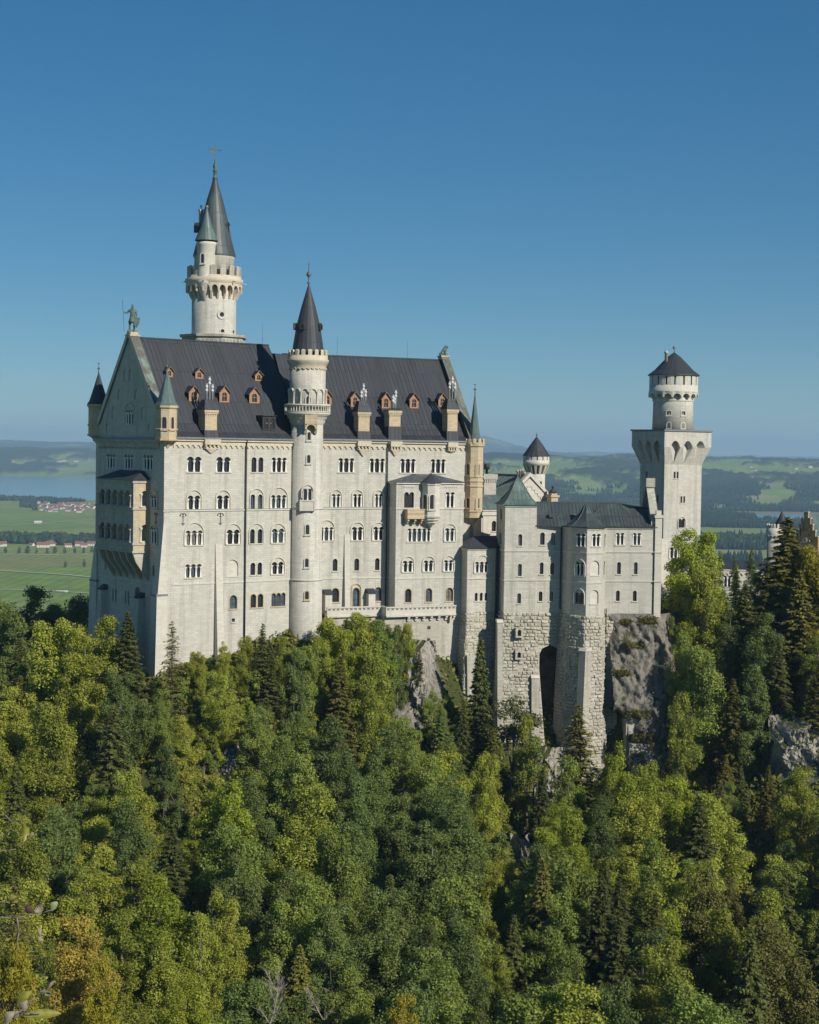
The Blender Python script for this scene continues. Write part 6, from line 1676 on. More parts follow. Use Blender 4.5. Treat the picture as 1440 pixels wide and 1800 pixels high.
cols_s = np.linspace(-0.52, 0.52, 560)
Sg, Yg_ = np.meshgrid(cols_s, rows_y)
Xg = Sg*np.maximum(Yg_, 2200)
lk_ = lakemask(Xg, Yg_)
Zg_ = bgz(Xg, Yg_, lk_)
wd_, tan_ = classes(Xg, Yg_, Zg_)
far_c = wd_ & (Yg_ > 6900)
Zc_ = Zg_+np.where(far_c, 9+13*vnoise(Xg/23.0, Yg_/30.0, 41)+5*vnoise(Xg/9, Yg_/12, 43), 0)
mg, n, b = newmat('meadows')
pos = geopos(n)
vo = n.nodes.new('ShaderNodeTexVoronoi'); vo.inputs['Scale'].default_value = 1.0
n.links.new(scaled(n, pos, (1/330, 1/420, 0.0)), vo.inputs['Vector'])
fld = ramp(n, vo.outputs['Color'], [(0.0, (0.165, 0.240, 0.050)), (0.35, (0.205, 0.285, 0.055)), (0.6, (0.240, 0.285, 0.075)), (1.0, (0.270, 0.275, 0.095))])
fin = noi(n, 0.02, 6, 0.65, pos)
fld = mixc(n, ramp(n, fin, [(0.3, 0.0), (0.75, 0.55)]), fld, (0.055, 0.095, 0.030))
mow = n.nodes.new('ShaderNodeTexWave'); mow.inputs['Scale'].default_value = 0.018; mow.inputs['Distortion'].default_value = 1.5; n.links.new(pos, mow.inputs['Vector'])
fld = mixc(n, 0.10, fld, mow.outputs[0], 'OVERLAY')
fld = mixc(n, attr(n, 'tan'), fld, (0.20, 0.145, 0.080))
wcol = mixc(n, noi(n, 0.03, 5, 0.7, pos), (0.010, 0.022, 0.010), (0.045, 0.062, 0.022))
n.links.new(mixc(n, attr(n, 'wood'), fld, wcol), b.inputs['Base Color']); b.inputs['Roughness'].default_value = 0.95; b.inputs['Specular IOR Level'].default_value = 0.05
grid_mesh('plain', Xg, Yg_, Zc_, mg, 'structure', {'wood': wd_.astype(float), 'tan': tan_*0.75})
# lakes
ml, n, b = newmat('lake_water')
b.inputs['Base Color'].default_value = (0.15, 0.25, 0.27, 1); b.inputs['Roughness'].default_value = 0.15; b.inputs['Specular IOR Level'].default_value = 0.5
bump(n, b, noi(n, 0.05, 4, 0.6, scaled(n, geopos(n), (1, 0.25, 1))), 0.08, 1.0)
for (x0, x1, y0, y1) in ((-9000, -250, 5000, 10600), (700, 5200, 4300, 5500)):
    mb = MB(); mb.face([(x0, y0, PZ-1.8), (x1, y0, PZ-1.8), (x1, y1, PZ-1.8), (x0, y1, PZ-1.8)])
    o = mesh_object('lake', mb.v, mb.f, ml); o['kind'] = 'structure'
_YY = np.geomspace(900, 30000, 1600)
def ground_hit(px, py):
    d = ray(px, py); X = d.x/d.y*_YY
    zr_ = d.z/d.y*_YY
    i = int(np.argmax(zr_ <= bgz(X, _YY)))
    return d*(float(_YY[i if i > 0 else -1])/d.y)
# farm tracks across the meadow
mt = plain('pale_track', (0.42, 0.40, 0.33), 0.9)
for pts, w in (([(-60, 1000), (0, 1004), (60, 1008), (120, 1012), (175, 1017), (300, 1024)], 4.5), ([(-60, 975), (60, 976), (170, 977), (300, 978)], 5.5), ([(-60, 921), (20, 923), (70, 921), (120, 916), (175, 913)], 4.0), ([(-60, 1036), (30, 1038), (90, 1040), (180, 1046)], 3.0)):
    mb = MB(); g = [ground_hit(*p) for p in pts]
    for a, c in zip(g[:-1], g[1:]):
        k = 6
        for i in range(k):
            p = a.lerp(c, i/k); q = a.lerp(c, (i+1)/k)
            for r in (p, q): r.z = float(bgz(np.array([r.x]), np.array([r.y]))[0])+1.2
            dd = (q-p).normalized(); s = Vector((-dd.y, dd.x, 0))*w/2*1.6
            mb.face([p-s, q-s, q+s, p+s])
    o = mesh_object('path', mb.v, mb.f, mt); o['kind'] = 'structure'

# ---- woods on the plain: masses of individual crowns
mwood, n, b = newmat('far_wood')
tin = attr(n, 'tint')
n.links.new(ramp(n, tin, [(0.0, (0.010, 0.026, 0.013)), (0.45, (0.022, 0.042, 0.016)), (0.75, (0.050, 0.068, 0.020)), (1.0, (0.085, 0.080, 0.028))]), b.inputs['Base Color'])
b.inputs['Roughness'].default_value = 0.9; b.inputs['Specular IOR Level'].default_value = 0.05
def blob_mesh(name, P, label=None, kind='stuff', seed=1):
    """P: array of x,y,z,height,width,type(0 leafy,1 conifer),tint"""
    rs_ = np.random.RandomState(seed)
    t = (1+5**.5)/2
    ico = np.array([(-1, t, 0), (1, t, 0), (-1, -t, 0), (1, -t, 0), (0, -1, t), (0, 1, t), (0, -1, -t), (0, 1, -t), (t, 0, -1), (t, 0, 1), (-t, 0, -1), (-t, 0, 1)])/math.hypot(1, t)
    icf = np.array([(0, 11, 5), (0, 5, 1), (0, 1, 7), (0, 7, 10), (0, 10, 11), (1, 5, 9), (5, 11, 4), (11, 10, 2), (10, 7, 6), (7, 1, 8), (3, 9, 4), (3, 4, 2), (3, 2, 6), (3, 6, 8), (3, 8, 9), (4, 9, 5), (2, 4, 11), (6, 2, 10), (8, 6, 7), (9, 8, 1)])
    k = len(P); jit = 1+0.35*(rs_.rand(k, 12, 1)-0.5)
    V = ico[None]*jit
    V = V*np.stack([P[:, 4]/2, P[:, 4]/2, P[:, 3]/2], -1)[:, None]
    con = P[:, 5] > 0.5
    zz = V[..., 2]/(P[:, 3][:, None]/2)
    shrink = np.where(con[:, None], np.clip(0.85-0.75*zz, 0.06, 1.3), 1.0)
    V[..., 0] *= shrink; V[..., 1] *= shrink
    V = V+P[:, None, :3]+np.array([0, 0, 1])[None, None]*(P[:, 3]/2)[:, None, None]
    Fq = icf[None]+12*np.arange(k)[:, None, None]
    v = V.reshape(-1, 3); f = Fq.reshape(-1, 3)
    me = bpy.data.meshes.new(name)
    me.vertices.add(len(v)); me.vertices.foreach_set('co', v.ravel()); me.loops.add(f.size); me.loops.foreach_set('vertex_index', f.ravel().astype(np.int32))
    me.polygons.add(len(f)); me.polygons.foreach_set('loop_start', np.arange(0, f.size, 3, dtype=np.int32)); me.polygons.foreach_set('loop_total', np.full(len(f), 3, dtype=np.int32)); me.update(calc_edges=True)
    a = me.attributes.new('tint', 'FLOAT', 'FACE'); a.data.foreach_set('value', np.clip(np.repeat(P[:, 6], 20)+0.12*(rs_.rand(k*20)-0.5), 0, 1).astype(np.float32))
    me.materials.append(mwood)
    o = bpy.data.objects.new(name, me); COL.objects.link(o); o['kind'] = kind
    if label: o['label'] = label
    return o
rs_ = np.random.RandomState(3)
def wood_points(y0, y1, cell, smax=0.33):
    out = []
    yy = np.arange(y0, y1, cell)
    for y in yy:
        xx = np.arange(-smax*y, smax*y, cell)
        out.append(np.stack([xx+rs_.uniform(-.45, .45, len(xx))*cell, np.full(len(xx), y)+rs_.uniform(-.45, .45, len(xx))*cell], -1))
    P = np.concatenate(out); X, Y = P[:, 0], P[:, 1]; zz = bgz(X, Y)
    wdm, _ = classes(X, Y, zz)
    px, py = proj(X, Y, zz)
    vis = (px > -60) & (px < 1500) & ~((px > 300) & (px < 830))
    keep = wdm & vis
    X, Y, zz = X[keep], Y[keep], zz[keep]; k = len(X)
    con = ((vnoise(X/160, Y/200, 51)+0.35*rs_.rand(k)) > 0.62) & (px[keep] > 300)
    h = np.where(con, rs_.uniform(15, 25, k), rs_.uniform(9, 17, k)); w = np.where(con, rs_.uniform(6, 9, k), rs_.uniform(9, 15, k))
    tint = np.where(con, rs_.uniform(0, .35, k), rs_.uniform(.2, .95, k)*(0.6+0.5*vnoise(X/90, Y/90, 53)))
    return np.stack([X, Y, zz-1, h, w, con.astype(float), np.clip(tint, 0, 1)], -1)
PW1 = wood_points(2700, 5450, 10.5); PW2 = wood_points(5450, 7100, 13)
blob_mesh('wood_belt', PW1, 'belts of mixed trees between the far meadows', seed=2)
blob_mesh('far_wood', PW2, 'dark wooded hills beyond the meadows and the lake', seed=4)
print('woods', len(PW1), len(PW2))

# ---- village houses, barns
MH = [plain('house_white', (0.58, 0.56, 0.52), 0.8), plain('house_cream', (0.6, 0.55, 0.45), 0.8)]
MRF = [plain('roof_red', (0.20, 0.10, 0.075), 0.8), plain('roof_brown', (0.19, 0.10, 0.07), 0.8), plain('roof_pale', (0.55, 0.53, 0.5), 0.7)]
def house_mb(w, d, h, hr):
    a, r = MB(), MB()
    f = F((-w/2, -d/2), yaw=90)
    a.prism([(-w/2, -d/2), (w/2, -d/2), (w/2, d/2), (-w/2, d/2)], -2, h)
    a.face([(-w/2, -d/2, h), (-w/2, 0, hr), (-w/2, d/2, h)][::-1]); a.face([(w/2, -d/2, h), (w/2, d/2, h), (w/2, 0, hr)])
    for i in range(3): a.box(f, w*(0.2+0.27*i), w*(0.2+0.27*i)+1.2, h*0.35, h*0.65, 0, 0.06, 1)
    e = 0.8
    r.face([(-w/2-e, -d/2-e, h-0.5), (w/2+e, -d/2-e, h-0.5), (w/2+e, 0, hr+0.2), (-w/2-e, 0, hr+0.2)])
    r.face([(w/2+e, d/2+e, h-0.5), (-w/2-e, d/2+e, h-0.5), (-w/2-e, 0, hr+0.2), (w/2+e, 0, hr+0.2)])
    return a, r
protos = []
for i, (w, d, h, hr, mh, mr) in enumerate([(15, 11, 5.5, 10, 0, 0), (19, 12, 6, 11, 0, 1), (24, 13, 5.5, 10.5, 1, 0), (13, 10, 5, 9, 0, 0), (22, 9, 4.5, 7.5, 1, 2)]):
    a, r = house_mb(w, d, h, hr); protos.append((a, r, mh, mr))
first = {}
def house(px, py, k, rot, label, cat, group, name='village_house', sc=1.0):
    p = ground_hit(px, py)
    o = bpy.data.objects.new(name, None); COL.objects.link(o); o.location = p; o.rotation_euler = (0, 0, rot); o.scale = (sc, sc, sc)
    tag(o, label, cat, group)
    if k not in first:
        a, r, mh, mr = protos[k]
        oa = mesh_object('wall', a.v, a.f, [MH[mh], M_GLASS], a.m); orr_ = mesh_object('roof', r.v, r.f, [MRF[mr]]); first[k] = (oa, orr_)
    else:
        oa = first[k][0].copy(); orr_ = first[k][1].copy(); COL.objects.link(oa); COL.objects.link(orr_)
    oa.parent = o; orr_.parent = o
    return o
rr = random.Random(5)
for i in range(60):
    x = rr.uniform(66, 168); t = (x-66)/102
    y = rr.uniform(884, 890+12*(1-abs(t-0.45))+4*t)
    house(x, y, rr.choice([0, 0, 1, 2, 3]), rr.uniform(-.6, .6), 'small red-roofed house in the lakeside village left of the palace', 'house', 'red-roofed houses of the lakeside village', sc=rr.uniform(0.6, 0.9))
for i in range(12):
    house(rr.uniform(-5, 168), rr.uniform(953, 963), rr.choice([0, 1, 3]), rr.uniform(-.6, .6), 'farmhouse standing in the tree belt left of the palace', 'house', 'farmhouses in the tree belt', sc=rr.uniform(0.7, 0.9))
house(76, 962, 2, 0.2, 'long white farmhouse with red roof in the left tree belt, beside the round dark trees', 'house', None, 'farmhouse', 0.95)
house(67, 920, 4, 0.15, 'lone barn with pale roof in the middle of the upper left meadow', 'barn', None, 'barn', 0.8)
for i, x in enumerate((104, 109.5, 115)): house(x, 1041, 4, 0.3, 'small pale hut in the lowest meadow at the far left', 'hut', 'three pale huts in the lowest left meadow', 'field_hut', 0.28)
for x, y in ((1331, 832), (1334.5, 832), (1342, 831.5), (1347, 832), (1320.5, 822), (1359, 820), (1399, 825), (1325, 828), (1352, 834), (1365, 834), (1372, 836), (1378, 838), (1380, 833), (1345, 836)):
    house(x, y, rr.choice([0, 0, 1, 2]), rr.uniform(-.5, .5), 'small house in the hillside village far right', 'house', 'houses of the far right hillside village', sc=rr.uniform(0.9, 1.3))
for x, y in ((1086, 824), (1106, 825), (1404, 869), (1419, 822), (1424, 822)):
    house(x, y, 1, rr.uniform(-.5, .5), 'lone white farm on the far pastures to the right', 'house', 'lone white farms on the far pastures', 'farmhouse', 1.2)
for x, y in ((104, 813), (112, 811), (134, 812), (20, 813)):
    house(x, y, 1, 0.2, 'white farm in a clearing on the hills beyond the lake', 'house', 'white farms beyond the lake', 'farmhouse', 1.6)

# ================================================================ the castle hill
ctrl = []
def C(px, py, Y, dz=0.0):
    p = at(px, py, Y); ctrl.append((p.x, p.y, p.z+dz))
for x, y in ((-120, 0), (150, 0), (420, 0), (720, 2), (1000, 0), (1250, 0), (1560, 0)): C(x, 1800, 163, -14+y)
for x, y in ((-120, 1490), (150, 1490), (420, 1500), (720, 1500), (980, 1540), (1250, 1540), (1560, 1520)): C(x, y, 203, -14)
for x, y in ((-120, 1340), (150, 1320), (400, 1330), (640, 1330)): C(x, y, 232, -12)
C(820, 1400, 236, -11); C(980, 1440, 238, -9); C(1120, 1420, 240, -12); C(1300, 1380, 245, -12); C(1560, 1360, 245, -10)
C(-140, 1180, 268, -10); C(0, 1165, 268, -10); C(120, 1150, 268, -9); C(200, 1205, 262, -4)
C(272, 1208, 257, 0); C(340, 1165, 262, -1.5); C(420, 1145, 268, -2); C(520, 1142, 272, -1); C(590, 1120, 274.5, -3.0); C(660, 1110, 276, -3.5); C(720, 1130, 277.5, -3)
C(765, 1185, 279, 0); C(800, 1225, 280, 0); C(830, 1290, 279, -2); C(900, 1325, 277, -2); C(980, 1370, 276, -2); C(1060, 1375, 276, -3); C(1110, 1330, 277, -6); C(1085, 1330, 280, -5)
C(640, 1200, 268, -6.5); C(560, 1230, 262, -8); C(430, 1240, 255, -7)
C(1150, 1120, 286, -2); C(1190, 1060, 300, 0); C(1250, 1060, 302, -4); C(1340, 1060, 305, -9); C(1440, 1060, 305, -9); C(1600, 1060, 305, -9)
C(1200, 1250, 278, -9); C(1320, 1260, 272, -9); C(1440, 1240, 268, -5); C(1600, 1230, 268, -5)
C(1160, 1100, 320, 3); C(1330, 1040, 340, -8); C(1500, 1040, 340, -8)
for x in (-140, 40, 150): C(x, 1120, 300, -13)
for x, z in ((-90, -45), (-60, -40), (-20, -30), (20, -28), (60, -32), (100, -38), (140, -42)): ctrl.append((x, 345, z))
for x in (-160, -80, 0, 80, 180): ctrl.append((x, 480, -120)); ctrl.append((x, 600, -195)); ctrl.append((x, 130, -92)); ctrl.append((x, 90, -108)); ctrl.append((x, 20, -118))
ctrl = np.array(ctrl)
def tps_fit(P, lam=2.0):
    n_ = len(P); d = np.hypot(P[:, None, 0]-P[None, :, 0], P[:, None, 1]-P[None, :, 1])/100
    K = np.where(d > 0, d*d*np.log(d+1e-9), 0)+np.eye(n_)*lam*1e-3
    A = np.zeros((n_+3, n_+3)); A[:n_, :n_] = K; A[:n_, n_] = 1; A[:n_, n_+1] = P[:, 0]/100; A[:n_, n_+2] = P[:, 1]/100; A[n_:, :n_] = A[:n_, n_:].T
    return np.linalg.solve(A, np.concatenate([P[:, 2], [0, 0, 0]]))
TW = tps_fit(ctrl)
def hz(X, Y, detail=True):
    X = np.asarray(X, float); Y = np.asarray(Y, float); sh = X.shape; x = X.ravel(); y = Y.ravel(); out = np.zeros(len(x))
    for i in range(0, len(x), 20000):
        d = np.hypot(x[i:i+20000, None]-ctrl[None, :, 0], y[i:i+20000, None]-ctrl[None, :, 1])/100
        out[i:i+20000] = np.where(d > 0, d*d*np.log(d+1e-9), 0) @ TW[:-3]+TW[-3]+TW[-2]*x[i:i+20000]/100+TW[-1]*y[i:i+20000]/100
    out = out.reshape(sh)
    if detail: out = out+2.2*(fbm(X/11, Y/11, 4, 61)-0.5)*sst(262, 250, Y) + 0.6*(fbm(X/3.1, Y/3.1, 3, 62)-0.5)
    return out
xs_ = np.linspace(-190, 210, 330); ys_ = np.concatenate([np.linspace(-40, 140, 40)[:-1], np.linspace(140, 325, 240), np.linspace(330, 620, 50)])
Xh, Yh_ = np.meshgrid(xs_, ys_)
Zh = hz(Xh, Yh_)
CLIFFS = [(730, 1205, 44, 80), (905, 1440, 50, 34), (952, 1372, 30, 34), (1412, 1325, 60, 62), (408, 1345, 22, 34), (920, 1510, 20, 40), (1290, 1485, 40, 22), (830, 1380, 30, 24), (690, 1330, 22, 26), (1130, 1330, 36, 26), (640, 1160, 30, 40), (1400, 1510, 40, 26)]
phx, phy = proj(Xh, Yh_, Zh)
rockm = np.zeros_like(Zh)
ee = (fbm(Xh/5, Yh_/5, 3, 71)-0.5)
for a, b_, rx, ry in CLIFFS: rockm = np.maximum(rockm, 1-sst(0.7, 1.5, ((phx-a)/rx)**2+((phy-b_)/ry)**2+ee*1.6))
rockm = rockm*(Yh_ < 300)
Zh = Zh+rockm*3.5*(fbm(Xh/2.6, Yh_/2.6, 3, 72)-0.45)
def rock_nodes(name, c1, c2, c3, green=0.5, useattr=False):
    m, n, b = newmat(name); pos = geopos(n)
    a = noi(n, 0.35, 8, 0.7, pos, 0.6); c = noi(n, 1.6, 6, 0.7, scaled(n, pos, (1, 1, 0.5)), 0.4)
    col = mixc(n, ramp(n, a, [(0.35, 0.0), (0.65, 1.0)]), c1, c2)
    col = mixc(n, ramp(n, c, [(0.50, 0.0), (0.62, 1.0)]), col, c3)
    nrm = n.nodes.new('ShaderNodeNewGeometry'); sx = n.nodes.new('ShaderNodeSeparateXYZ'); n.links.new(nrm.outputs['Normal'], sx.inputs[0])
    g = n.nodes.new('ShaderNodeMath'); g.operation = 'MULTIPLY_ADD'; n.links.new(sx.outputs[2], g.inputs[0]); g.inputs[1].default_value = 1.1; 
    sc_ = n.nodes.new('ShaderNodeMath'); sc_.operation = 'SUBTRACT'; n.links.new(noi(n, 0.9, 5, 0.7, pos), sc_.inputs[0]); sc_.inputs[1].default_value = 1.25-green
    n.links.new(sc_.outputs[0], g.inputs[2])
    grn = mixc(n, c, (0.030, 0.040, 0.014), (0.085, 0.095, 0.030))
    gm = ramp(n, g.outputs[0], [(0.02, 0.0), (0.16, 1.0)])
    if useattr:
        iv = n.nodes.new('ShaderNodeMath'); iv.operation = 'SUBTRACT'; iv.inputs[0].default_value = 1.0; n.links.new(attr(n, 'rock'), iv.inputs[1])
        mx = n.nodes.new('ShaderNodeMath'); mx.operation = 'MULTIPLY_ADD'; n.links.new(gm, mx.inputs[0]); mx.inputs[1].default_value = 0.2; n.links.new(iv.outputs[0], mx.inputs[2]); mx.use_clamp = True
        gm = mx.outputs[0]
    col = mixc(n, gm, col, grn)
    n.links.new(col, b.inputs['Base Color']); b.inputs['Roughness'].default_value = 0.95; b.inputs['Specular IOR Level'].default_value = 0.1
    h = mixc(n, 0.5, a, c); bump(n, b, h, 1.0, 0.6)
    return m
M_ROCK = rock_nodes('pale_cliff_rock', (0.30, 0.28, 0.23), (0.19, 0.175, 0.145), (0.10, 0.09, 0.075), 0.10, True)
M_ROCK2 = rock_nodes('grey_brown_rock', (0.245, 0.225, 0.190), (0.165, 0.150, 0.128), (0.080, 0.073, 0.064), 0.12)
grid_mesh('hillside', Xh, Yh_, Zh, M_ROCK, 'structure', {'rock': rockm})

# ---- the bare rock under the right end of the wing
uu = np.linspace(0.9, fH.L+7.0, 90); vv = np.linspace(0, 1, 110)
U, Vv = np.meshgrid(uu, vv)
ztop_ = zBs-0.02; zb__ = -64.0
Zr = ztop_+(zb__-ztop_)*Vv
n1_ = fbm(U/3.2+3, Zr/4.2, 4, 81); n2_ = fbm(U/0.9, Zr/1.2, 3, 82)
D = 0.15+3.4*sst(0, 0.5, Vv)+3.4*(n1_-0.5)*sst(0, 0.10, Vv)+1.3*(n2_-0.5)*sst(0, 0.05, Vv)+3.0*Vv+0.45*np.abs(fbm(U/1.6+Zr/2.5, Zr/5, 3, 85)-0.5)*4*sst(0,0.08,Vv)
ub = U-(fH.L+0.6)
D = D-np.where(ub > 0, ub**1.5*0.55, 0)
pk = [fH.P(float(u), float(z), float(d)) for u, z, d in zip(U.ravel(), Zr.ravel(), D.ravel())]
pk = np.array(pk).reshape(U.shape+(3,))
qx, qy = proj(pk[..., 0], pk[..., 1], pk[..., 2])
cave = (1-sst(0.8, 1.15, ((qx-1084)/19)**2+np.where(qy < 1285, ((qy-1285)/34)**2, 0)))*(qy < 1345)
pk[..., 0] -= fH.N.x*cave*13; pk[..., 1] -= fH.N.y*cave*13
o = grid_mesh('rock_outcrop', pk[::-1, :, 0], pk[::-1, :, 1], pk[::-1, :, 2], M_ROCK2, 'structure')
pil = fH.off(4.6)
mb = MB(); u0, z1 = pil.uz(1101, 1262); u1 = pil.u(1137, 1262); z0 = pil.z(1118, 1400)
mb.wedge(pil, u0, u1, z0, z1, -4, 0, 0.8)
um, zm = pil.uz(1120, 1300); mb.box(pil, um-1.6, um+2.2, z0, zm-0.5, -3, 1.5)
solo('rock_pier', mb, [M_OLD], tuple(pil.P((u0+u1)/2, z0)), 'rough grey stone pier beside the dark cave under the bare rock', 'pier')

# ---- crags: broken pale rock faces standing out of the wooded slope
M_CRAG = rock_nodes('broken_pale_rock', (0.40, 0.375, 0.32), (0.25, 0.23, 0.20), (0.11, 0.10, 0.085), 0.02)
def hill_hit(px, py):
    d = ray(px, py); Yv = np.linspace(140, 300, 641); X = d.x/d.y*Yv; zz_ = d.z/d.y*Yv
    i = int(np.argmax(zz_ <= hz(X, Yv, False))); return d*(float(Yv[i])/d.y)
def crag(px, py, rx, ry, seed, lean=0.25, label=None):
    c = hill_hit(px, py); m = c.y/FPX; W, H = rx*m*1.35, ry*m*1.3
    a = np.linspace(-1, 1, 70); u, v = np.meshgrid(a, a)
    f = F((c.x, c.y), yaw=80+(seed*37) % 25)
    r = np.clip(u*u+v*v, 0, 2)
    ridg = 1-np.abs(fbm(u*W/1.9+seed, v*H/3.4+seed, 4, seed)*2-1)*2.0
    fine = fbm(u*W/0.7+seed, v*H/0.9, 3, seed+5)-0.5
    blk = np.floor(fbm(u*W/2.6+9, v*H/2.6, 2, seed+9)*7)/7
    d = 2.4+1.3*ridg+0.9*fine+2.0*(blk-0.5)-sst(0.55, 1.25, r+0.5*(fbm(u*3, v*3, 2, seed)-0.5))*5.5-lean*v*H
    P = [f.P(float(x)*W, c.z+float(z)*H, float(q)) for x, z, q in zip(u.ravel(), v.ravel(), d.ravel())]
    P = np.array(P).reshape(u.shape+(3,))
    o = grid_mesh('crag', P[..., 0], P[..., 1], P[..., 2], M_CRAG, 'structure', smooth=False)
for i, q_ in enumerate(((734, 1210, 15, 62), (905, 1440, 46, 58), (957, 1375, 24, 44), (1416, 1320, 42, 44), (408, 1345, 15, 30), (1290, 1490, 30, 18), (690, 1335, 16, 24), (640, 1165, 14, 18), (1120, 1345, 16, 20), (850, 1392, 16, 20), (918, 1520, 14, 34))): crag(*q_, seed=i*3+2)
# ================================================================ trees
def leaf_material(name, dark, light, hue_var=0.25, trans=0.28):
    m = bpy.data.materials.new(name); m.use_nodes = True; n = m.node_tree; b = n.nodes['Principled BSDF']; out = n.nodes['Material Output']
    t = attr(n, 'tint')
    oi = n.nodes.new('ShaderNodeObjectInfo')
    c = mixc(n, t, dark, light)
    pn = noi(n, 0.35, 3, 0.6, geopos(n))
    c = mixc(n, ramp(n, pn, [(0.45, 0.0), (0.70, 0.35)]), c, tuple(0.5*(a+q) for a, q in zip(light, (0.16, 0.16, 0.02))))
    hs = n.nodes.new('ShaderNodeHueSaturation'); n.links.new(c, hs.inputs['Color'])
    mr = n.nodes.new('ShaderNodeMapRange'); n.links.new(oi.outputs['Random'], mr.inputs[0]); mr.inputs[3].default_value = 0.5-0.018*hue_var*4; mr.inputs[4].default_value = 0.5-0.002*hue_var*4
    n.links.new(mr.outputs[0], hs.inputs['Hue'])
    mv = n.nodes.new('ShaderNodeMapRange'); ml_ = n.nodes.new('ShaderNodeMath'); ml_.operation = 'FRACT'; mm = n.nodes.new('ShaderNodeMath'); mm.operation = 'MULTIPLY'; mm.inputs[1].default_value = 7.31
    n.links.new(oi.outputs['Random'], mm.inputs[0]); n.links.new(mm.outputs[0], ml_.inputs[0]); n.links.new(ml_.outputs[0], mv.inputs[0]); mv.inputs[3].default_value = 0.75; mv.inputs[4].default_value = 1.25
    n.links.new(mv.outputs[0], hs.inputs['Value'])
    n.links.new(hs.outputs[0], b.inputs['Base Color']); b.inputs['Roughness'].default_value = 0.55; b.inputs['Specular IOR Level'].default_value = 0.25
    tr = n.nodes.new('ShaderNodeBsdfTranslucent'); n.links.new(mixc(n, 0.5, hs.outputs[0], tuple(min(1, x*1.5) for x in light)), tr.inputs[0])
    mx = n.nodes.new('ShaderNodeMixShader'); mx.inputs[0].default_value = trans
    n.links.new(b.outputs[0], mx.inputs[1]); n.links.new(tr.outputs[0], mx.inputs[2]); n.links.new(mx.outputs[0], out.inputs[0])
    return m
LM = {
    'green': leaf_material('leaves_mid_green', (0.086, 0.124, 0.025), (0.254, 0.330, 0.058)),
    'olive': leaf_material('leaves_olive', (0.121, 0.144, 0.021), (0.354, 0.401, 0.050)),
    'dark': leaf_material('leaves_dark_green', (0.060, 0.092, 0.025), (0.171, 0.234, 0.056)),
    'bright': leaf_material('leaves_bright_green', (0.105, 0.145, 0.012), (0.340, 0.410, 0.036)),
    'yellow': leaf_material('leaves_yellowing', (0.170, 0.165, 0.012), (0.480, 0.430, 0.036)),
    'rust': leaf_material('leaves_autumn_orange', (0.190, 0.165, 0.025), (0.470, 0.390, 0.065)),
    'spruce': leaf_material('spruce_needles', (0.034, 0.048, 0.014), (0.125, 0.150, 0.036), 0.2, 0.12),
    'spruce2': leaf_material('olive_spruce_needles', (0.065, 0.072, 0.014), (0.215, 0.210, 0.040), 0.2, 0.12),
}
M_BARK = plain('grey_bark', (0.13, 0.115, 0.095), 0.95)
M_BARKD = plain('brown_bark', (0.075, 0.055, 0.042), 0.95)
def quads_object_mesh(name, C_, U_, V_, tint, mat, shape='leaf'):
    """one small face per leaf spray: centre, half axes"""
    k = len(C_)
    if shape == 'leaf':
        v = np.stack([C_-U_, C_-0.15*U_+V_, C_+U_, C_-0.15*U_-V_], 1)
    else:
        v = np.stack([C_-U_-V_*0.35, C_+U_*0.2-V_, C_+U_, C_-U_*0.1+V_], 1)
    me = bpy.data.meshes.new(name)
    me.vertices.add(4*k); me.vertices.foreach_set('co', v.reshape(-1).astype(np.float32))
    me.loops.add(4*k); me.loops.foreach_set('vertex_index', np.arange(4*k, dtype=np.int32))
    me.polygons.add(k); me.polygons.foreach_set('loop_start', np.arange(0, 4*k, 4, dtype=np.int32)); me.polygons.foreach_set('loop_total', np.full(k, 4, dtype=np.int32)); me.update(calc_edges=True)
    a = me.attributes.new('tint', 'FLOAT', 'FACE'); a.data.foreach_set('value', tint.astype(np.float32))
    me.materials.append(mat)
    return me
def unit(v): return v/np.maximum(1e-9, np.linalg.norm(v, axis=-1, keepdims=True))
def rand_axes(rs, nrm, k, size, asp=0.5):
    r = unit(rs.normal(size=(k, 3))); u = unit(np.cross(nrm, r)); v = np.cross(nrm, u)
    s = size*rs.uniform(0.6, 1.4, (k, 1))
    return u*s, v*s*asp
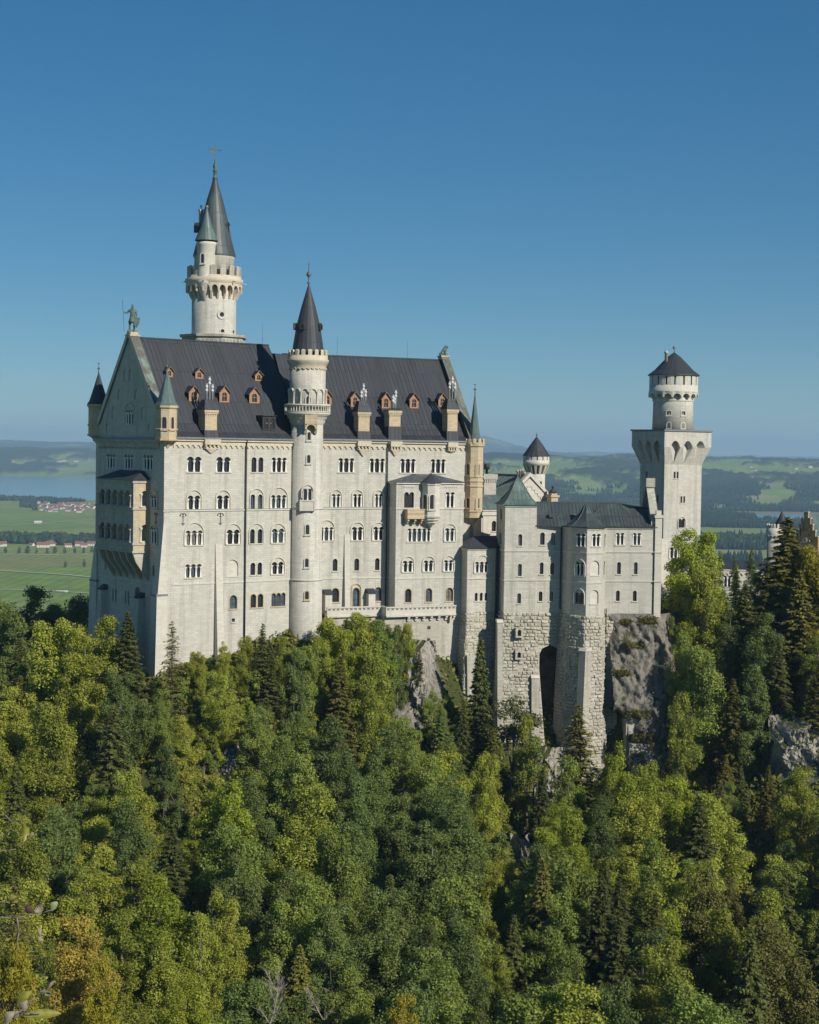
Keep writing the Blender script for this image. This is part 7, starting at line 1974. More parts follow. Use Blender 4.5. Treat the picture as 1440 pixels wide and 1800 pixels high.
def broadleaf(seed, H=15.0, R=5.0, nl=13000, lobes=46, leaf=0.21, low=0.22):
    rs = np.random.RandomState(seed)
    cz = H*(low+1)/2; hzz = H*(1-low)/2
    # several leaders of different height and reach, side branches round each of them: no ball
    nL = rs.randint(3, 6); la = rs.rand()*6.28+np.arange(nL)*6.283/nL+rs.uniform(-.4, .4, nL); lr_ = rs.uniform(0.18, 0.52, nL)*R; lh = rs.uniform(0.70, 1.0, nL); lh[0] = 1.0; lr_[0] *= 0.4
    li = rs.choice(nL, lobes, p=lh/lh.sum()); t = rs.rand(lobes)**0.85
    zt = low+(lh[li]-low)*t
    prof = np.sin(np.pi*np.clip(0.12+0.80*t, 0, 1))**0.75*(1-0.30*t)
    ang = rs.rand(lobes)*6.283; rad_ = R*0.62*prof*rs.uniform(0.35, 1.12, lobes)
    lc = np.stack([np.cos(la[li])*lr_[li]*(1-0.2*t)+np.cos(ang)*rad_, np.sin(la[li])*lr_[li]*(1-0.2*t)+np.sin(ang)*rad_, zt*H-0.25*R*(1-t)*0], -1)
    lc[:, 2] = np.minimum(lc[:, 2], H*0.96)
    lr = rs.uniform(0.15, 0.30, lobes)*R*(1-0.25*t)
    w = lr**2; idx = rs.choice(lobes, nl, p=w/w.sum())
    dd = unit(rs.normal(size=(nl, 3))+np.array([0, 0, 0.35])); 
    # shell of each lobe, with tufts
    tuft = 1+0.22*np.sin(dd[:, 0]*9+idx)+0.16*np.sin(dd[:, 1]*8+idx*2.1)+0.12*np.sin(dd[:, 2]*10+idx*.7)
    rad = rs.uniform(0.55, 1.05, nl)**0.6*tuft
    c = lc[idx]+dd*(lr[idx]*rad)[:, None]*np.array([1, 1, 0.85])
    c += rs.normal(size=(nl, 3))*0.10
    nrm = unit(dd*0.9+np.array([0, 0, 0.45])+rs.normal(size=(nl, 3))*0.55)
    u, v = rand_axes(rs, nrm, nl, leaf*0.62, 0.62)
    lobe_t = rs.uniform(0.2, 0.8, lobes)
    tint = np.clip(lobe_t[idx]*0.6+rs.uniform(0, 0.55, nl)-0.05, 0, 1)
    crown = quads_object_mesh('crown', c, u, v, tint, LM['green'])
    tb = MB(); tb.tube((0, 0, -1.5), (rs.uniform(-.3, .3), rs.uniform(-.3, .3), H*0.45), H*0.021, H*0.013, 8); tip = tb.v[-1]
    tb.tube((0, 0, H*0.42), (0, 0, H*0.8), H*0.013, H*0.004, 6)
    for i in range(12):
        q = lc[rs.randint(lobes)]; z0 = H*rs.uniform(0.2, 0.55); tb.tube((0, 0, z0), tuple(q), H*0.008, H*0.002, 5)
    return crown, tb, H, R
def conifer(seed, H=18.0, R=3.4, nl=11000, droop=0.35, sparse=1.0, leaf=0.34, low=0.06):
    rs = np.random.RandomState(seed); Cs, Us, Vs, Ts = [], [], [], []
    z = H*low; tb = MB(); tb.tube((0, 0, -2), (0, 0, H*0.97), H*0.017, 0.02, 8)
    brs = []
    while z < H*0.985:
        t = (z-H*low)/(H*(1-low)); L = R*(1-t)**0.82*rs.uniform(0.85, 1.1)+0.12
        nb = int(rs.randint(6, 9) if t < 0.85 else 5)
        a0 = rs.rand()*6.28
        for k in range(nb):
            if rs.rand() > 0.93*sparse+0.02: continue
            a = a0+6.283*k/nb+rs.uniform(-.25, .25); l = L*rs.uniform(0.62, 1.12)
            brs.append((z+rs.uniform(-.15, .15), a, l, t))
        z += max(0.30, 0.75*(1-t)*rs.uniform(0.8, 1.2))*(H/18.0)**0.4
    tot = sum(b[2] for b in brs)
    for z, a, l, t in brs:
        m = max(6, int(nl*l/tot)); s = rs.rand(m)**0.75; side = rs.uniform(-1, 1, m)
        wd = 0.30*l*(1-s*0.75)+0.10
        dirv = np.array([math.cos(a), math.sin(a), 0]); per = np.array([-math.sin(a), math.cos(a), 0])
        dz = 0.16*l*s*(1-t)**0.2-droop*l*s**1.6*0.62
        c = dirv*(s*l)[:, None]+per*(side*wd)[:, None]; c[:, 2] = z+dz-np.abs(side)*wd*0.28-rs.rand(m)*0.16
        u = unit(dirv*0.8+per*np.sign(side)[:, None]*0.7+np.array([0, 0, -0.22])+rs.normal(size=(m, 3))*0.25)
        nrm = unit(np.array([0, 0, 1.0])+rs.normal(size=(m, 3))*0.45+dirv*0.35)
        v = unit(np.cross(nrm, u)); sz = leaf*rs.uniform(0.5, 1.25, (m, 1))
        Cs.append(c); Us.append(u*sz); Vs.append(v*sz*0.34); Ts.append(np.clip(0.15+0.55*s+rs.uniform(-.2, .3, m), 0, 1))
        if l > 0.8: tb.tube((0, 0, z), (math.cos(a)*l*0.8, math.sin(a)*l*0.8, z+0.1*l-droop*l*0.3), 0.035, 0.012, 4)
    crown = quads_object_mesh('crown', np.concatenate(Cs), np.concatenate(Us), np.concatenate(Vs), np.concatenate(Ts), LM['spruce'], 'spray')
    return crown, tb, H, R
PROTO = {}
for i in range(7): PROTO['b%d' % i] = broadleaf(100+i, H=[15, 16, 14, 17, 15, 13, 18][i], R=[5.2, 4.6, 5.4, 5.0, 4.2, 4.8, 4.6][i], nl=30000, lobes=[95, 105, 90, 120, 95, 85, 125][i], low=[.06, .03, .08, .04, .02, .05, .02][i])
for i in range(4): PROTO['c%d' % i] = conifer(200+i, H=[18, 20, 16, 22][i], R=[4.2, 4.6, 3.8, 5.0][i], nl=20000, droop=[.35, .5, .25, .45][i])
PROTO['dead'] = conifer(300, H=12, R=2.6, nl=1500, droop=0.1, sparse=0.75, leaf=0.22)
PROTO['thin'] = conifer(301, H=14, R=2.8, nl=3600, droop=0.15, sparse=0.8, leaf=0.26)
PROTO['loose'] = broadleaf(310, H=14, R=4.2, nl=8000, lobes=40, leaf=0.24, low=0.12)
LINKED = {}
TREES = []
def tree(x, y, zb, H, kind, mat, wide=1.0, rot=None, name=None):
    cr, tb, H0, R0 = PROTO[kind]
    nm = name or ('spruce_tree' if kind[0] in 'cdt' else 'beech_tree')
    o = bpy.data.objects.new(nm, None); COL.objects.link(o)
    s = H/H0; o.location = (x, y, zb); o.scale = (s*wide, s*wide, s)
    o.rotation_euler = (0, 0, random.uniform(0, 6.28) if rot is None else rot)
    if kind not in LINKED:
        co = bpy.data.objects.new('crown', cr); to = mesh_object('trunk', tb.v, tb.f, M_BARKD if kind[0] in 'cdt' else M_BARK, sm=tb.s); COL.objects.link(co)
        LINKED[kind] = (co, to)
    else:
        co = LINKED[kind][0].copy(); to = LINKED[kind][1].copy(); COL.objects.link(co); COL.objects.link(to)
    co.parent = o; to.parent = o
    co.material_slots[0].link = 'OBJECT'; co.material_slots[0].material = LM[mat]
    TREES.append([o, x, y, zb, H, kind, mat, R0*s*wide])
    return o
random.seed(11)
def hz1(x, y): return float(hz(np.array([x]), np.array([y]))[0])
SPEC = []
def top_tree(px, pyt, Y, kind, mat, H=None, wide=1.0, label=None, name=None, cat='tree'):
    """a tree whose top stands where the photograph shows it; its foot is on the hill"""
    p = at(px, pyt, Y); zg = hz1(p.x, p.y); h = p.z-zg+0.4
    if H: h = max(h, 2.0) if abs(h-H) < H*0.6 else H
    o = tree(p.x, p.y, p.z-h, h, kind, mat, wide, name=name)
    if label: tag(o, label, cat); SPEC.append(o)
    return o
# hand-placed trees
top_tree(303, 1088, 252, 'dead', 'spruce2', wide=1.0, label='bare thin spruce with few needles standing against the palace corner')
top_tree(225, 1072, 252, 'c0', 'spruce', wide=0.95, label='dense spruce in front of the shaded west gable')
top_tree(188, 1085, 254, 'b4', 'olive', wide=1.0, label='olive crown touching the foot of the shaded gable, left of its spruce')
top_tree(150, 1100, 252, 'b1', 'olive', label='olive crown at the lower left edge of the shaded gable')
top_tree(110, 1090, 256, 'b5', 'olive', label='rounded olive tree left of the palace foot, in front of the black trees')
top_tree(462, 1092, 262, 'thin', 'spruce', wide=0.9, label='small open-topped spruce against the plain wall left of the round stair tower')
top_tree(845, 1118, 273, 'c2', 'spruce', wide=0.62, label='narrow dark spruce in the shadow between the rough stone bases')
top_tree(738, 1140, 272, 'thin', 'spruce', wide=0.8, label='pale slender spruce under the terrace end')
top_tree(1018, 1232, 262, 'thin', 'spruce2', wide=1.25, label='pale see-through spruce in front of the angular masonry base')
top_tree(905, 1228, 266, 'loose', 'spruce', wide=1.2, label='loose pale green tree under the square masonry base')
top_tree(928, 1260, 262, 'b4', 'olive', wide=0.62, label='olive narrow crown between the two masonry bases')
top_tree(775, 1235, 266, 'c1', 'dark', wide=0.9); top_tree(815, 1225, 266, 'c3', 'spruce', wide=0.7); top_tree(868, 1280, 262, 'c0', 'spruce2', wide=0.8)
top_tree(1088, 1305, 258, 'b1', 'bright', wide=0.75, label='tall bright green tree below the cave in the rock')
top_tree(1140, 1340, 250, 'b3', 'olive', wide=0.9); top_tree(1190, 1370, 244, 'b0', 'bright', wide=0.85); 
top_tree(1215, 932, 291, 'b5', 'bright', wide=1.0, label='bright yellow-green tree in front of the foot of the square tower')
top_tree(1240, 1000, 286, 'b5', 'olive', wide=0.8); top_tree(1182, 1085, 285, 'loose', 'green', wide=0.7)
top_tree(1385, 905, 288, 'c3', 'spruce2', wide=1.6, label='tallest spruce at the right edge in front of the gatehouse')
top_tree(1428, 965, 286, 'b2', 'yellow', wide=0.7, label='yellow crown right of the tallest spruce')
top_tree(1352, 985, 286, 'c1', 'spruce', wide=1.1); top_tree(1408, 1000, 281, 'c0', 'spruce2', wide=1.1); top_tree(1452, 985, 283, 'c3', 'spruce', wide=1.1); top_tree(1310, 1025, 285, 'c2', 'spruce', wide=1.1); top_tree(1270, 1040, 288, 'b6', 'dark', wide=0.9)
top_tree(1330, 1010, 292, 'b4', 'olive', wide=0.7); top_tree(1295, 990, 298, 'thin', 'olive', wide=0.9)
top_tree(1266, 965, 318, 'thin', 'dark', wide=0.8); top_tree(1322, 960, 320, 'thin', 'dark', wide=0.9); top_tree(1292, 975, 320, 'thin', 'dark', wide=0.8)
top_tree(1285, 1060, 284, 'b1', 'dark', wide=0.9); top_tree(1350, 1080, 280, 'b0', 'dark'); top_tree(1410, 1060, 280, 'c1', 'spruce')
top_tree(1200, 1110, 280, 'b6', 'green', wide=0.8); top_tree(1235, 1140, 277, 'b2', 'green', wide=0.9); top_tree(1200, 1220, 270, 'b4', 'olive', wide=0.6); top_tree(1290, 1190, 272, 'c0', 'spruce2', wide=0.9)
top_tree(1370, 1120, 275, 'c3', 'spruce', wide=0.95); top_tree(1440, 1120, 274, 'b1', 'green'); top_tree(1330, 1170, 272, 'b4', 'dark')
top_tree(60, 1035, 292, 'b0', 'dark', wide=1.1, label='broad black-green tree in the palace shadow before the meadow')
top_tree(4, 1058, 290, 'b2', 'dark', label='black-green tree cut by the left edge, before the meadow'); top_tree(135, 1048, 292, 'b5', 'dark', wide=0.9, label='dark tree touching the left side of the palace foot')
top_tree(95, 1062, 300, 'b6', 'dark'); top_tree(-35, 1060, 296, 'b3', 'dark'); top_tree(30, 1080, 284, 'b4', 'dark')
# trees along the bottom and the near left
top_tree(135, 1612, 156, 'b0', 'rust', H=14, wide=0.95, label='golden orange tree at the bottom left')
top_tree(18, 1660, 150, 'b5', 'yellow', H=12, wide=0.7, label='small yellow-orange crown cut by the left edge near the bottom')
top_tree(178, 1690, 150, 'b4', 'yellow', H=12, wide=0.7, label='yellow-flecked narrow crown right of the golden orange tree')
top_tree(28, 1535, 158, 'dead', 'spruce2', H=13, wide=1.3, label='half-bare grey conifer at the left edge above the yellow crown')
top_tree(330, 1712, 150, 'b1', 'bright', H=13, wide=0.8, label='bright yellow-green crown at the bottom, left of the bare white snag')
top_tree(712, 1752, 150, 'b0', 'yellow', H=11, wide=0.8, label='yellowish crown at the very bottom, below the middle of the wood')
top_tree(1075, 1360, 247, 'b6', 'bright', wide=0.8)
top_tree(1000, 1330, 252, 'b4', 'green', wide=0.8); top_tree(955, 1345, 250, 'c1', 'spruce', wide=0.7); top_tree(860, 1330, 250, 'b2', 'olive', wide=0.7); top_tree(790, 1290, 258, 'b1', 'green', wide=0.8)
top_tree(760, 1215, 270, 'loose', 'green', wide=0.8); top_tree(940, 1300, 258, 'loose', 'green', wide=0.8)
# the bushy shoulder under the terrace
for px, py, Y, k, m, w in ((585, 1088, 270, 'b5', 'olive', 1.0), (640, 1080, 271, 'b2', 'olive', .95), (668, 1092, 270, 'b0', 'green', .9), (612, 1110, 266, 'b4', 'bright', .8), (560, 1120, 266, 'b1', 'olive', .8), (700, 1100, 271, 'b4', 'dark', .55), (655, 1130, 263, 'b3', 'olive', .8), (712, 1096, 274, 'b5', 'olive', .6), (600, 1150, 261, 'c0', 'spruce2', .9),
                        (395, 1128, 262, 'b1', 'olive', .8), (350, 1146, 258, 'b5', 'olive', .8), (430, 1120, 263, 'b2', 'olive', .7), (500, 1122, 264, 'b0', 'olive', .75), (475, 1128, 262, 'c2', 'spruce', .9), (520, 1140, 262, 'b4', 'dark', .7), (545, 1136, 264, 'b5', 'green', .6)):
    top_tree(px, py, Y, k, m, wide=w)
# ---- the wood on the slope: irregular spacing, each tree its own object
def mat_for(px, py, r):
    L_ = px < 430
    if py > 1560 and px < 420: pool = ['olive', 'green', 'bright', 'olive', 'green', 'olive']
    elif L_: pool = ['olive', 'olive', 'olive', 'green', 'bright', 'dark']
    elif px < 960: pool = ['green', 'green', 'dark', 'green', 'olive', 'dark']
    elif px < 1230: pool = ['green', 'bright', 'green', 'dark', 'olive']
    else: pool = ['dark', 'olive', 'green', 'dark', 'spruce2']
    return pool[int(r*len(pool)) % len(pool)]
rt = random.Random(23)
pts = [(t[1], t[2], t[7]) for t in TREES]
cand = []
yy = 144.0
fill = 0
for _ in range(30000):
    Y = 141+rt.random()**0.85*(276-141)
    X = rt.uniform(-0.285, 0.285)*Y
    cand.append((X, Y))
for X, Y in cand:
    if fill >= 225: break
    dmin = 4.5+1.0*(1 if Y < 230 else 0)*((fbm(np.array([X/30.]), np.array([Y/30.]), 2, 77)[0]))
    if any((X-a)**2+(Y-b_)**2 < (dmin if r > 1 else 3.0)**2 for a, b_, r in pts): continue
    zg = hz1(X, Y)
    px, py = proj(np.array([X]), np.array([Y]), np.array([zg])); px, py = float(px[0]), float(py[0])
    if px < -70 or px > 1510: continue
    # keep clear of the walls and the bare crags
    if Y > 262 and (270 < px < 1170): continue
    if Y > 254 and (250 < px < 560): continue
    if Y > 266 and 740 < px < 1110: continue
    H = rt.uniform(11, 17.5)
    if Y > 245: H = rt.uniform(8, 12.5)
    tp = at(px, 0, Y)
    _, pyt = proj(np.array([X]), np.array([Y]), np.array([zg+H])); pyt = float(pyt[0])
    if 240 < px < 560 and pyt < 1165: H *= 0.55; _, q_ = proj(np.array([X]), np.array([Y]), np.array([zg+H])); pyt = float(q_[0])
    if 740 < px < 1120 and pyt < 1285:
        H = (py-rt.uniform(1285, 1330))/FPX*Y
        if H < 4: continue
        pyt = 1290
    if 560 < px < 740 and pyt < 1110: continue
    bad = False
    for a, b_, rx, ry in ((728, 1200, 20, 50), (905, 1440, 46, 58), (955, 1372, 26, 44), (1416, 1320, 34, 34), (408, 1345, 18, 28), (830, 1380, 20, 22)):
        if abs(px-a) < rx*0.75+22 and pyt < b_+ry*0.5 and py > b_-ry*0.4:
            H = (py-(b_+ry*0.6))/FPX*Y
            if H < 5.5: bad = True
            else: pyt = b_+ry*0.6
    if bad: continue
    if any(((px-a)/(rx*0.8))**2+(((py+pyt)/2-b_)/(ry*0.9+25))**2 < 1 for a, b_, rx, ry in CLIFFS): continue
    if px > 1230 and pyt < 1150 and Y < 270: H *= 0.8
    conp = 0.07 if px < 1050 else 0.34
    if py < 1350: conp += 0.14
    if rt.random() < conp:
        k = rt.choice(['c0', 'c1', 'c2', 'c3']); m = rt.choice(['spruce', 'spruce', 'spruce2']); H *= 1.12; w = rt.uniform(0.85, 1.15)
    else:
        k = 'b%d' % rt.randrange(7); m = mat_for(px, pyt, rt.random()); w = rt.uniform(0.85, 1.15)
    tree(X, Y, zg-0.3, H, k, m, w); pts.append((X, Y, 4.0)); fill += 1
print('trees', len(TREES), fill)
# ---- bushes round the castle foot
BUSH = []
PROTO['bush'] = broadleaf(400, H=4.2, R=2.6, nl=5500, lobes=22, leaf=0.19, low=-0.1); PROTO['bush2'] = broadleaf(401, H=5.0, R=2.4, nl=5500, lobes=26, leaf=0.19, low=-0.1)
def bush(X, Y, H, m):
    zg = hz1(X, Y); o = tree(X, Y, zg-0.4, H, 'bush' if rt.random() < 0.5 else 'bush2', m, rt.uniform(0.9, 1.25), name='bush'); BUSH.append(TREES.pop()); return o
bp = []
for _ in range(9000):
    if len(bp) >= 190: break
    Y = rt.uniform(243, 284); X = rt.uniform(-0.21, 0.16)*Y
    zg = hz1(X, Y); px, py = proj(np.array([X]), np.array([Y]), np.array([zg])); px, py = float(px[0]), float(py[0])
    if not (265 < px < 1180): continue
    h = rt.uniform(2.6, 5.2)
    lim = np.interp(px, [265, 300, 350, 420, 500, 545, 560, 600, 680, 720, 760, 800, 860, 940, 1060, 1075, 1140, 1180], [1190, 1185, 1150, 1130, 1122, 1135, 1105, 1080, 1085, 1130, 1180, 1215, 1285, 1320, 1350, 1310, 1290, 1200])
    if py-h*10 < lim: 
        h = (py-lim)/10.5
        if h < 1.4: continue
    if any((X-a)**2+(Y-b_)**2 < 2.4**2 for a, b_ in bp): continue
    if any(((px-a)/(rx*0.9))**2+((py-15-b_)/(ry*0.9))**2 < 1 for a, b_, rx, ry in CLIFFS): continue
    bush(X, Y, h, rt.choice(['olive', 'olive', 'green', 'dark', 'bright'])); bp.append((X, Y))
# ---- undergrowth: leafy ground cover between the trunks, uncountable
rs = np.random.RandomState(9); k = 170000
Yu = np.where(rs.rand(k) < 0.3, 141+rs.rand(k)*90, 228+rs.rand(k)*62); Xu = rs.uniform(-0.29, 0.29, k)*Yu
Zu = hz(Xu, Yu); pxu, pyu = proj(Xu, Yu, Zu)
keep = np.ones(k, bool)
for a, b_, rx, ry in CLIFFS: keep &= ~((((pxu-a)/rx)**2+((pyu-b_)/ry)**2 < 1.1) & (rs.rand(k) < 0.88))
keep &= fbm(Xu/3.5, Yu/3.5, 3, 91) > 0.30
keep &= ~((Yu > 262) & (pxu > 250) & (pxu < 1165) & (rs.rand(k) < 0.4))
keep &= ~((Yu > 276) & (pxu > 540) & (pxu < 1165) & (rs.rand(k) < 0.5))
Xu, Yu, Zu = Xu[keep], Yu[keep], Zu[keep]; k = len(Xu)
hgt = rs.rand(k)**1.5*(0.5+2.2*np.clip(fbm(Xu/4, Yu/4, 3, 92)-0.35, 0, 1))
cc_ = np.stack([Xu, Yu, Zu+0.1+hgt], -1); nrm = unit(rs.normal(size=(k, 3))*0.6+np.array([0.1, -0.4, 0.8])); u, v = rand_axes(rs, nrm, k, 0.42, 0.6)
LM['under'] = leaf_material('undergrowth_leaves', (0.060, 0.070, 0.014), (0.22, 0.22, 0.040))
me = quads_object_mesh('undergrowth', cc_, u, v, rs.rand(k), LM['under'])
o = bpy.data.objects.new('undergrowth', me); COL.objects.link(o); tag(o, 'low bushes and ferns covering the slope between the trees', kind='stuff')
# grass tufts on the outcrop ledges
mg_ = leaf_material('ledge_grass', (0.060, 0.062, 0.014), (0.15, 0.145, 0.035))
Cs = []
for (gx, gy, w_, h_) in ((1118, 1255, 24, 6), (1120, 1297, 22, 6), (1112, 1136, 18, 5), (1092, 1185, 14, 4), (1138, 1092, 16, 6), (1100, 1094, 8, 3)):
    for _ in range(420):
        x = gx+rs.uniform(-w_, w_); y = gy+rs.uniform(-h_, h_)
        d = np.hypot(qx-x, qy-y); j = np.unravel_index(np.argmin(d), d.shape); q_ = pk[j]
        Cs.append((q_[0]+rs.normal()*0.15, q_[1]-0.15+rs.normal()*0.12-(0.9 if gy > 1250 else 0), q_[2]+rs.rand()*0.35))
cc_ = np.array(Cs); k = len(cc_); nrm = unit(rs.normal(size=(k, 3))*0.8+np.array([0, -0.6, 0.5])); u, v = rand_axes(rs, nrm, k, 0.26, 0.35)
o = bpy.data.objects.new('ledge_grass', quads_object_mesh('ledge_grass', cc_, u, v, rs.rand(k), mg_)); COL.objects.link(o); tag(o, 'tufts of yellow-green grass on the ledges of the bare rock', kind='stuff')
# ---- the row of round trees on the far meadow and the two lone ones
for i, (x, y, w_) in enumerate(((10, 977, 8), (34, 977, 9), (48, 977, 9.5), (64, 977, 6), (83, 977, 7), (97, 977, 8.5), (114, 977, 8.5), (132, 977, 7.5), (147, 976, 7.5), (162, 975, 7))):
    p = ground_hit(x, y-4); sc = w_*1.25/FPX*p.y
    o = tree(p.x, p.y, p.z, sc*1.15, 'b%d' % (i % 7), 'dark', 1.15, name='meadow_tree'); tag(o, 'round tree in the evenly spaced row on the meadow left of the palace', 'tree', 'row of round trees on the meadow'); SPEC.append(o)
for x, y, w_, lb in ((115, 1000, 8.5, 'left one of the two lone bushy trees below the row on the meadow'), (148, 999, 9.5, 'right one of the two lone bushy trees below the row, nearest the palace')):
    p = ground_hit(x, y-2); sc = w_*1.25/FPX*p.y
    o = tree(p.x, p.y, p.z, sc*1.2, 'b3', 'dark', 1.0, name='meadow_tree'); tag(o, lb, 'tree'); SPEC.append(o)

# ---- labels that single out each tree of the wood
COLW = {'green': 'mid-green', 'olive': 'olive', 'dark': 'dark green', 'bright': 'bright green', 'yellow': 'yellowing', 'rust': 'orange autumn', 'spruce': 'dark', 'spruce2': 'olive-brown'}
def where(px, py):
    c = [(160, 'at left edge'), (300, 'below shaded gable'), (450, 'below palace corner'), (600, 'below stair tower'), (760, 'below terrace'), (940, 'below corner pavilion'), (1110, 'below rough base'), (1270, 'below square tower'), (9999, 'at right edge')]
    r = [(1130, 'beside castle foot'), (1270, 'just under castle'), (1400, 'high on slope'), (1520, 'on middle slope'), (1650, 'on lower slope'), (9999, 'along the bottom')]
    return next(w for l, w in r if py < l), next(w for l, w in c if px < l)
ORD = ['first', 'second', 'third', 'fourth', 'fifth', 'sixth', 'seventh', 'eighth', 'ninth', 'tenth', 'eleventh', 'twelfth', 'thirteenth', 'fourteenth']
NUM = ['', 'one', 'two', 'three', 'four', 'five', 'six', 'seven', 'eight', 'nine', 'ten', 'eleven', 'twelve', 'thirteen', 'fourteen']
for lst, grp in ((TREES, 'trees of the wood on the castle slope'), (BUSH, 'bushes round the castle foot')):
    bk = {}
    for t in lst:
        o, x, y, z, H, k, m, R0 = t
        if o in SPEC: 
            if 'group' not in o and o.get('category') == 'tree' and 'meadow' not in o.name: o['group'] = grp
            continue
        px, py = proj(np.array([x]), np.array([y]), np.array([z+H*0.8])); px, py = float(px[0]), float(py[0])
        sp = 'bush' if grp[0] == 'b' else ('spruce' if k[0] in 'ct' else 'leafy tree')
        bk.setdefault((COLW[m], sp)+where(px, py), []).append((px, o))
    for (cw, sp, r, c), l in bk.items():
        l.sort(key=lambda q: q[0]); n_ = len(l)
        for i, (px, o) in enumerate(l):
            pl_ = sp+('es' if sp == 'bush' else 's' if sp == 'leafy tree' else 's')
            lb = f"{cw} {sp} {r} {c}" if n_ == 1 else f"{ORD[min(i, 13)]} from left of {NUM[min(n_, 14)]} {cw} {pl_} {r} {c}"
            tag(o, lb, 'bush' if sp == 'bush' else 'tree', grp)
# ================================================================ twigs close to the viewer and a bare snag
M_LEAF1 = plain('yellow_green_leaf', (0.20, 0.19, 0.035), 0.5, 0, 0.35, 60.0); M_LEAF2 = plain('dry_curled_leaf', (0.24, 0.20, 0.15), 0.8, 0, 0.3, 60.0); M_LEAF3 = plain('pale_green_leaf', (0.25, 0.28, 0.13), 0.6, 0, 0.2, 60.0); M_LEAF4 = plain('dark_brown_leaf', (0.06, 0.035, 0.025), 0.8, 0, 0.3, 60.0)
M_TWIG = plain('grey_twig', (0.16, 0.135, 0.105), 0.9, 0, 0.3, 40.0)
YN = 4.2
def near(px, py, dy=0.0): return at(px, py, YN+dy)
def leaf(parent, a, b, w, mat, curl=0.3, dyb=0.0, fold=0.25):
    A = near(*a); B = near(*b, dyb); L = (B-A).length; ax = (B-A).normalized(); vw = ((A+B)/2).normalized()
    sd = ax.cross(vw).normalized(); n = 10; mb = MB(); px_ = YN/FPX
    rows_ = []
    for i in range(n+1):
        t = i/n; c = A.lerp(B, t)+vw*(-curl*L*math.sin(math.pi*t)*0.4)+sd*(curl*L*0.25*math.sin(math.pi*t))
        ww = w*px_*math.sin(math.pi*min(1, t*0.97+0.03))**0.7*(1+0.10*math.sin(t*23))
        rows_.append([c-sd*ww+vw*ww*fold*2, c-sd*ww*0.5+vw*ww*fold*0.5, c, c+sd*ww*0.5+vw*ww*fold*0.5, c+sd*ww+vw*ww*fold*2])
    for i in range(n):
        for j in range(4): mb.face([rows_[i][j], rows_[i][j+1], rows_[i+1][j+1], rows_[i+1][j]], smooth=True)
    return mb.build('leaf', [mat], parent, parent)
def twig(pts, label, rad, name='leafy_twig'):
    p0 = near(*pts[0][0]); o = thing(name, tuple(p0), label, 'twig'); mb = MB()
    for ln in pts:
        for i in range(len(ln)-1):
            a, b = near(*ln[i]), near(*ln[i+1]); mb.tube(a, b, rad*YN/FPX*(1-0.5*i/len(ln)), rad*YN/FPX*(1-0.5*(i+1)/len(ln)), 6)
    mb.build('stem', [M_TWIG], o, o); return o
t = twig([[(2, 1812), (18, 1792), (40, 1774), (62, 1752), (80, 1738), (96, 1726)], [(40, 1782), (52, 1783), (70, 1781)], [(20, 1790), (34, 1785), (44, 1783)], [(72, 1745), (84, 1743), (90, 1746)]], 'near twig with one long yellow-green leaf in the bottom left corner', 2.3)
leaf(t, (42, 1786), (108, 1782), 8.5, M_LEAF1, 0.10, 0.02); leaf(t, (30, 1768), (56, 1742), 8, M_LEAF1, 0.3); leaf(t, (42, 1778), (47, 1758), 8, M_LEAF2, 0.5); leaf(t, (10, 1800), (26, 1778), 8, M_LEAF2, 0.5); leaf(t, (26, 1786), (33, 1778), 5, M_LEAF2, 0.4)
leaf(t, (86, 1737), (95, 1725), 3.0, M_LEAF2, 0.3); leaf(t, (77, 1744), (90, 1748), 3.2, M_LEAF3, -0.6)
t = twig([[(-14, 1612), (20, 1614), (45, 1611), (58, 1606), (74, 1605), (90, 1600)], [(-10, 1590), (12, 1582), (28, 1577)], [(30, 1613), (33, 1640), (28, 1670)]], 'near twig at the left edge carrying a pale green leaf and a dark curled leaf', 1.6)
leaf(t, (90, 1601), (101, 1585), 6.5, M_LEAF3, 0.4); leaf(t, (62, 1604), (73, 1588), 7, M_LEAF2, -0.5); leaf(t, (58, 1605), (47, 1589), 6.5, M_LEAF4, 0.5); leaf(t, (71, 1648), (71, 1630), 3.2, M_LEAF2, 0.3); leaf(t, (76, 1655), (66, 1645), 4, M_LEAF2, 0.3)
leaf(t, (14, 1582), (30, 1576), 3.5, M_LEAF1, 0.2)
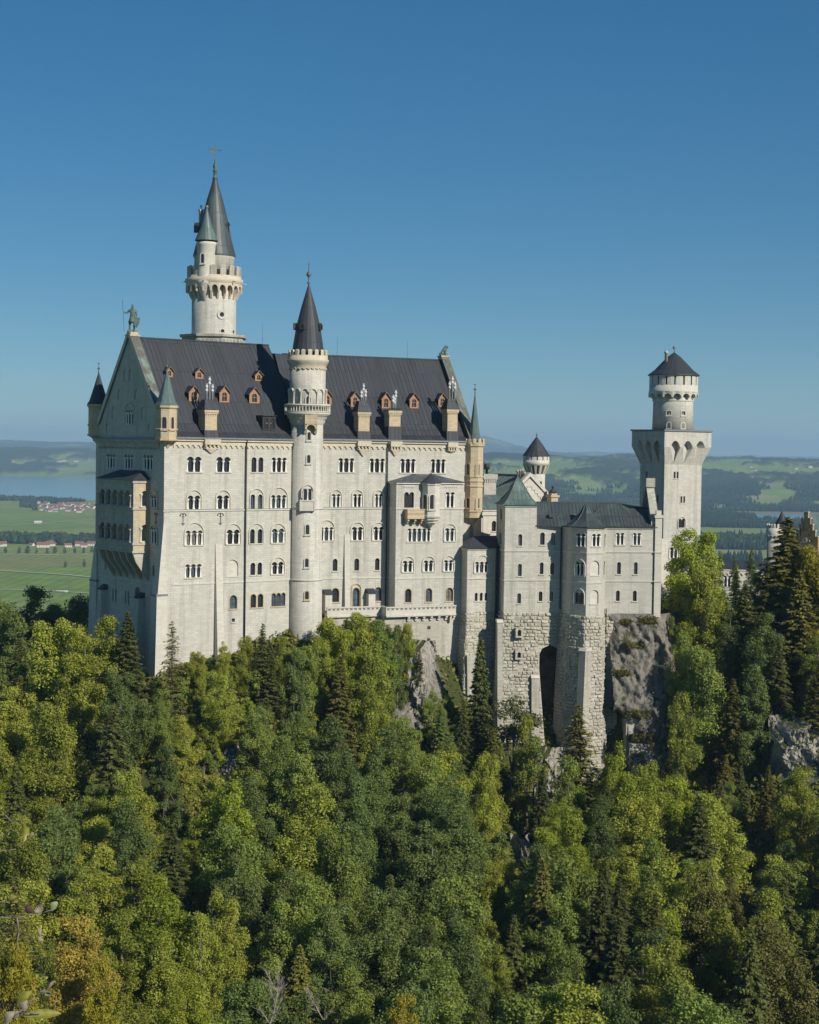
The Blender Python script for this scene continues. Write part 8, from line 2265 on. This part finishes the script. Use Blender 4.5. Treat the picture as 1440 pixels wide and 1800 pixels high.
t = twig([[(-14, 1495), (12, 1495), (28, 1493), (42, 1482), (58, 1466)], [(-12, 1470), (8, 1466), (20, 1455)], [(8, 1432), (20, 1444), (34, 1448), (44, 1432)]], 'uppermost near twig at the left edge with one hanging yellow leaf', 1.3)
leaf(t, (42, 1480), (40, 1447), 6.5, M_LEAF1, -0.5); leaf(t, (52, 1472), (60, 1463), 3.0, M_LEAF2, 0.3)
# bare white snag sticking out of the crowns at the bottom
def snag(px, py, Y, L, ang, label):
    p = at(px, py, Y); o = thing('bare_snag', tuple(p), label, 'dead tree'); rg = random.Random(int(px)); mb = MB()
    def grow(q, d, l, r, k):
        segs = 4; c = q
        for i in range(segs):
            d2 = (d+Vector((rg.uniform(-.22, .22), rg.uniform(-.2, .2), rg.uniform(-.16, .2)))).normalized(); e = c+d2*l/segs
            mb.tube(c, e, r*(1-i/segs*0.6), r*(1-(i+1)/segs*0.6), 5)
            if k > 0:
                for _ in range(2 if k > 1 else 1): grow(c, (d2+Vector((rg.uniform(-.9, .9), rg.uniform(-.5, .5), rg.uniform(-.5, .8)))).normalized(), l*rg.uniform(.35, .55), r*0.5, k-1)
            c = e; d = d2
    grow(p, Vector((math.cos(ang), -0.15, math.sin(ang))).normalized(), L, L*0.02, 3)
    mb.build('branches', [plain('bleached_wood', (0.30, 0.26, 0.205), 0.9)], o, o); return o
snag(474, 1800, 131, 4.0, 1.0, 'bleached bare branches rising from the bottom edge of the wood')
snag(568, 1792, 131, 2.6, 2.0, 'smaller bleached bare branches right of the larger ones')
# ================================================================ the blue air over the plain
mh = bpy.data.materials.new('blue_air'); mh.use_nodes = True; n = mh.node_tree; n.nodes.clear()
out = n.nodes.new('ShaderNodeOutputMaterial'); pv = n.nodes.new('ShaderNodeVolumePrincipled')
pv.inputs['Color'].default_value = (0.50, 0.76, 1.0, 1); pv.inputs['Density'].default_value = 0.000068; pv.inputs['Anisotropy'].default_value = 0.0
n.links.new(pv.outputs[0], out.inputs['Volume'])
mb = MB()
mb.prism([(-24000, -1500), (24000, -1500), (24000, 36000), (-24000, 36000)], -240, 330)
o = mesh_object('haze', mb.v, mb.f, mh); o['kind'] = 'stuff'; tag(o, 'pale blue air lying over the far plain and hills')
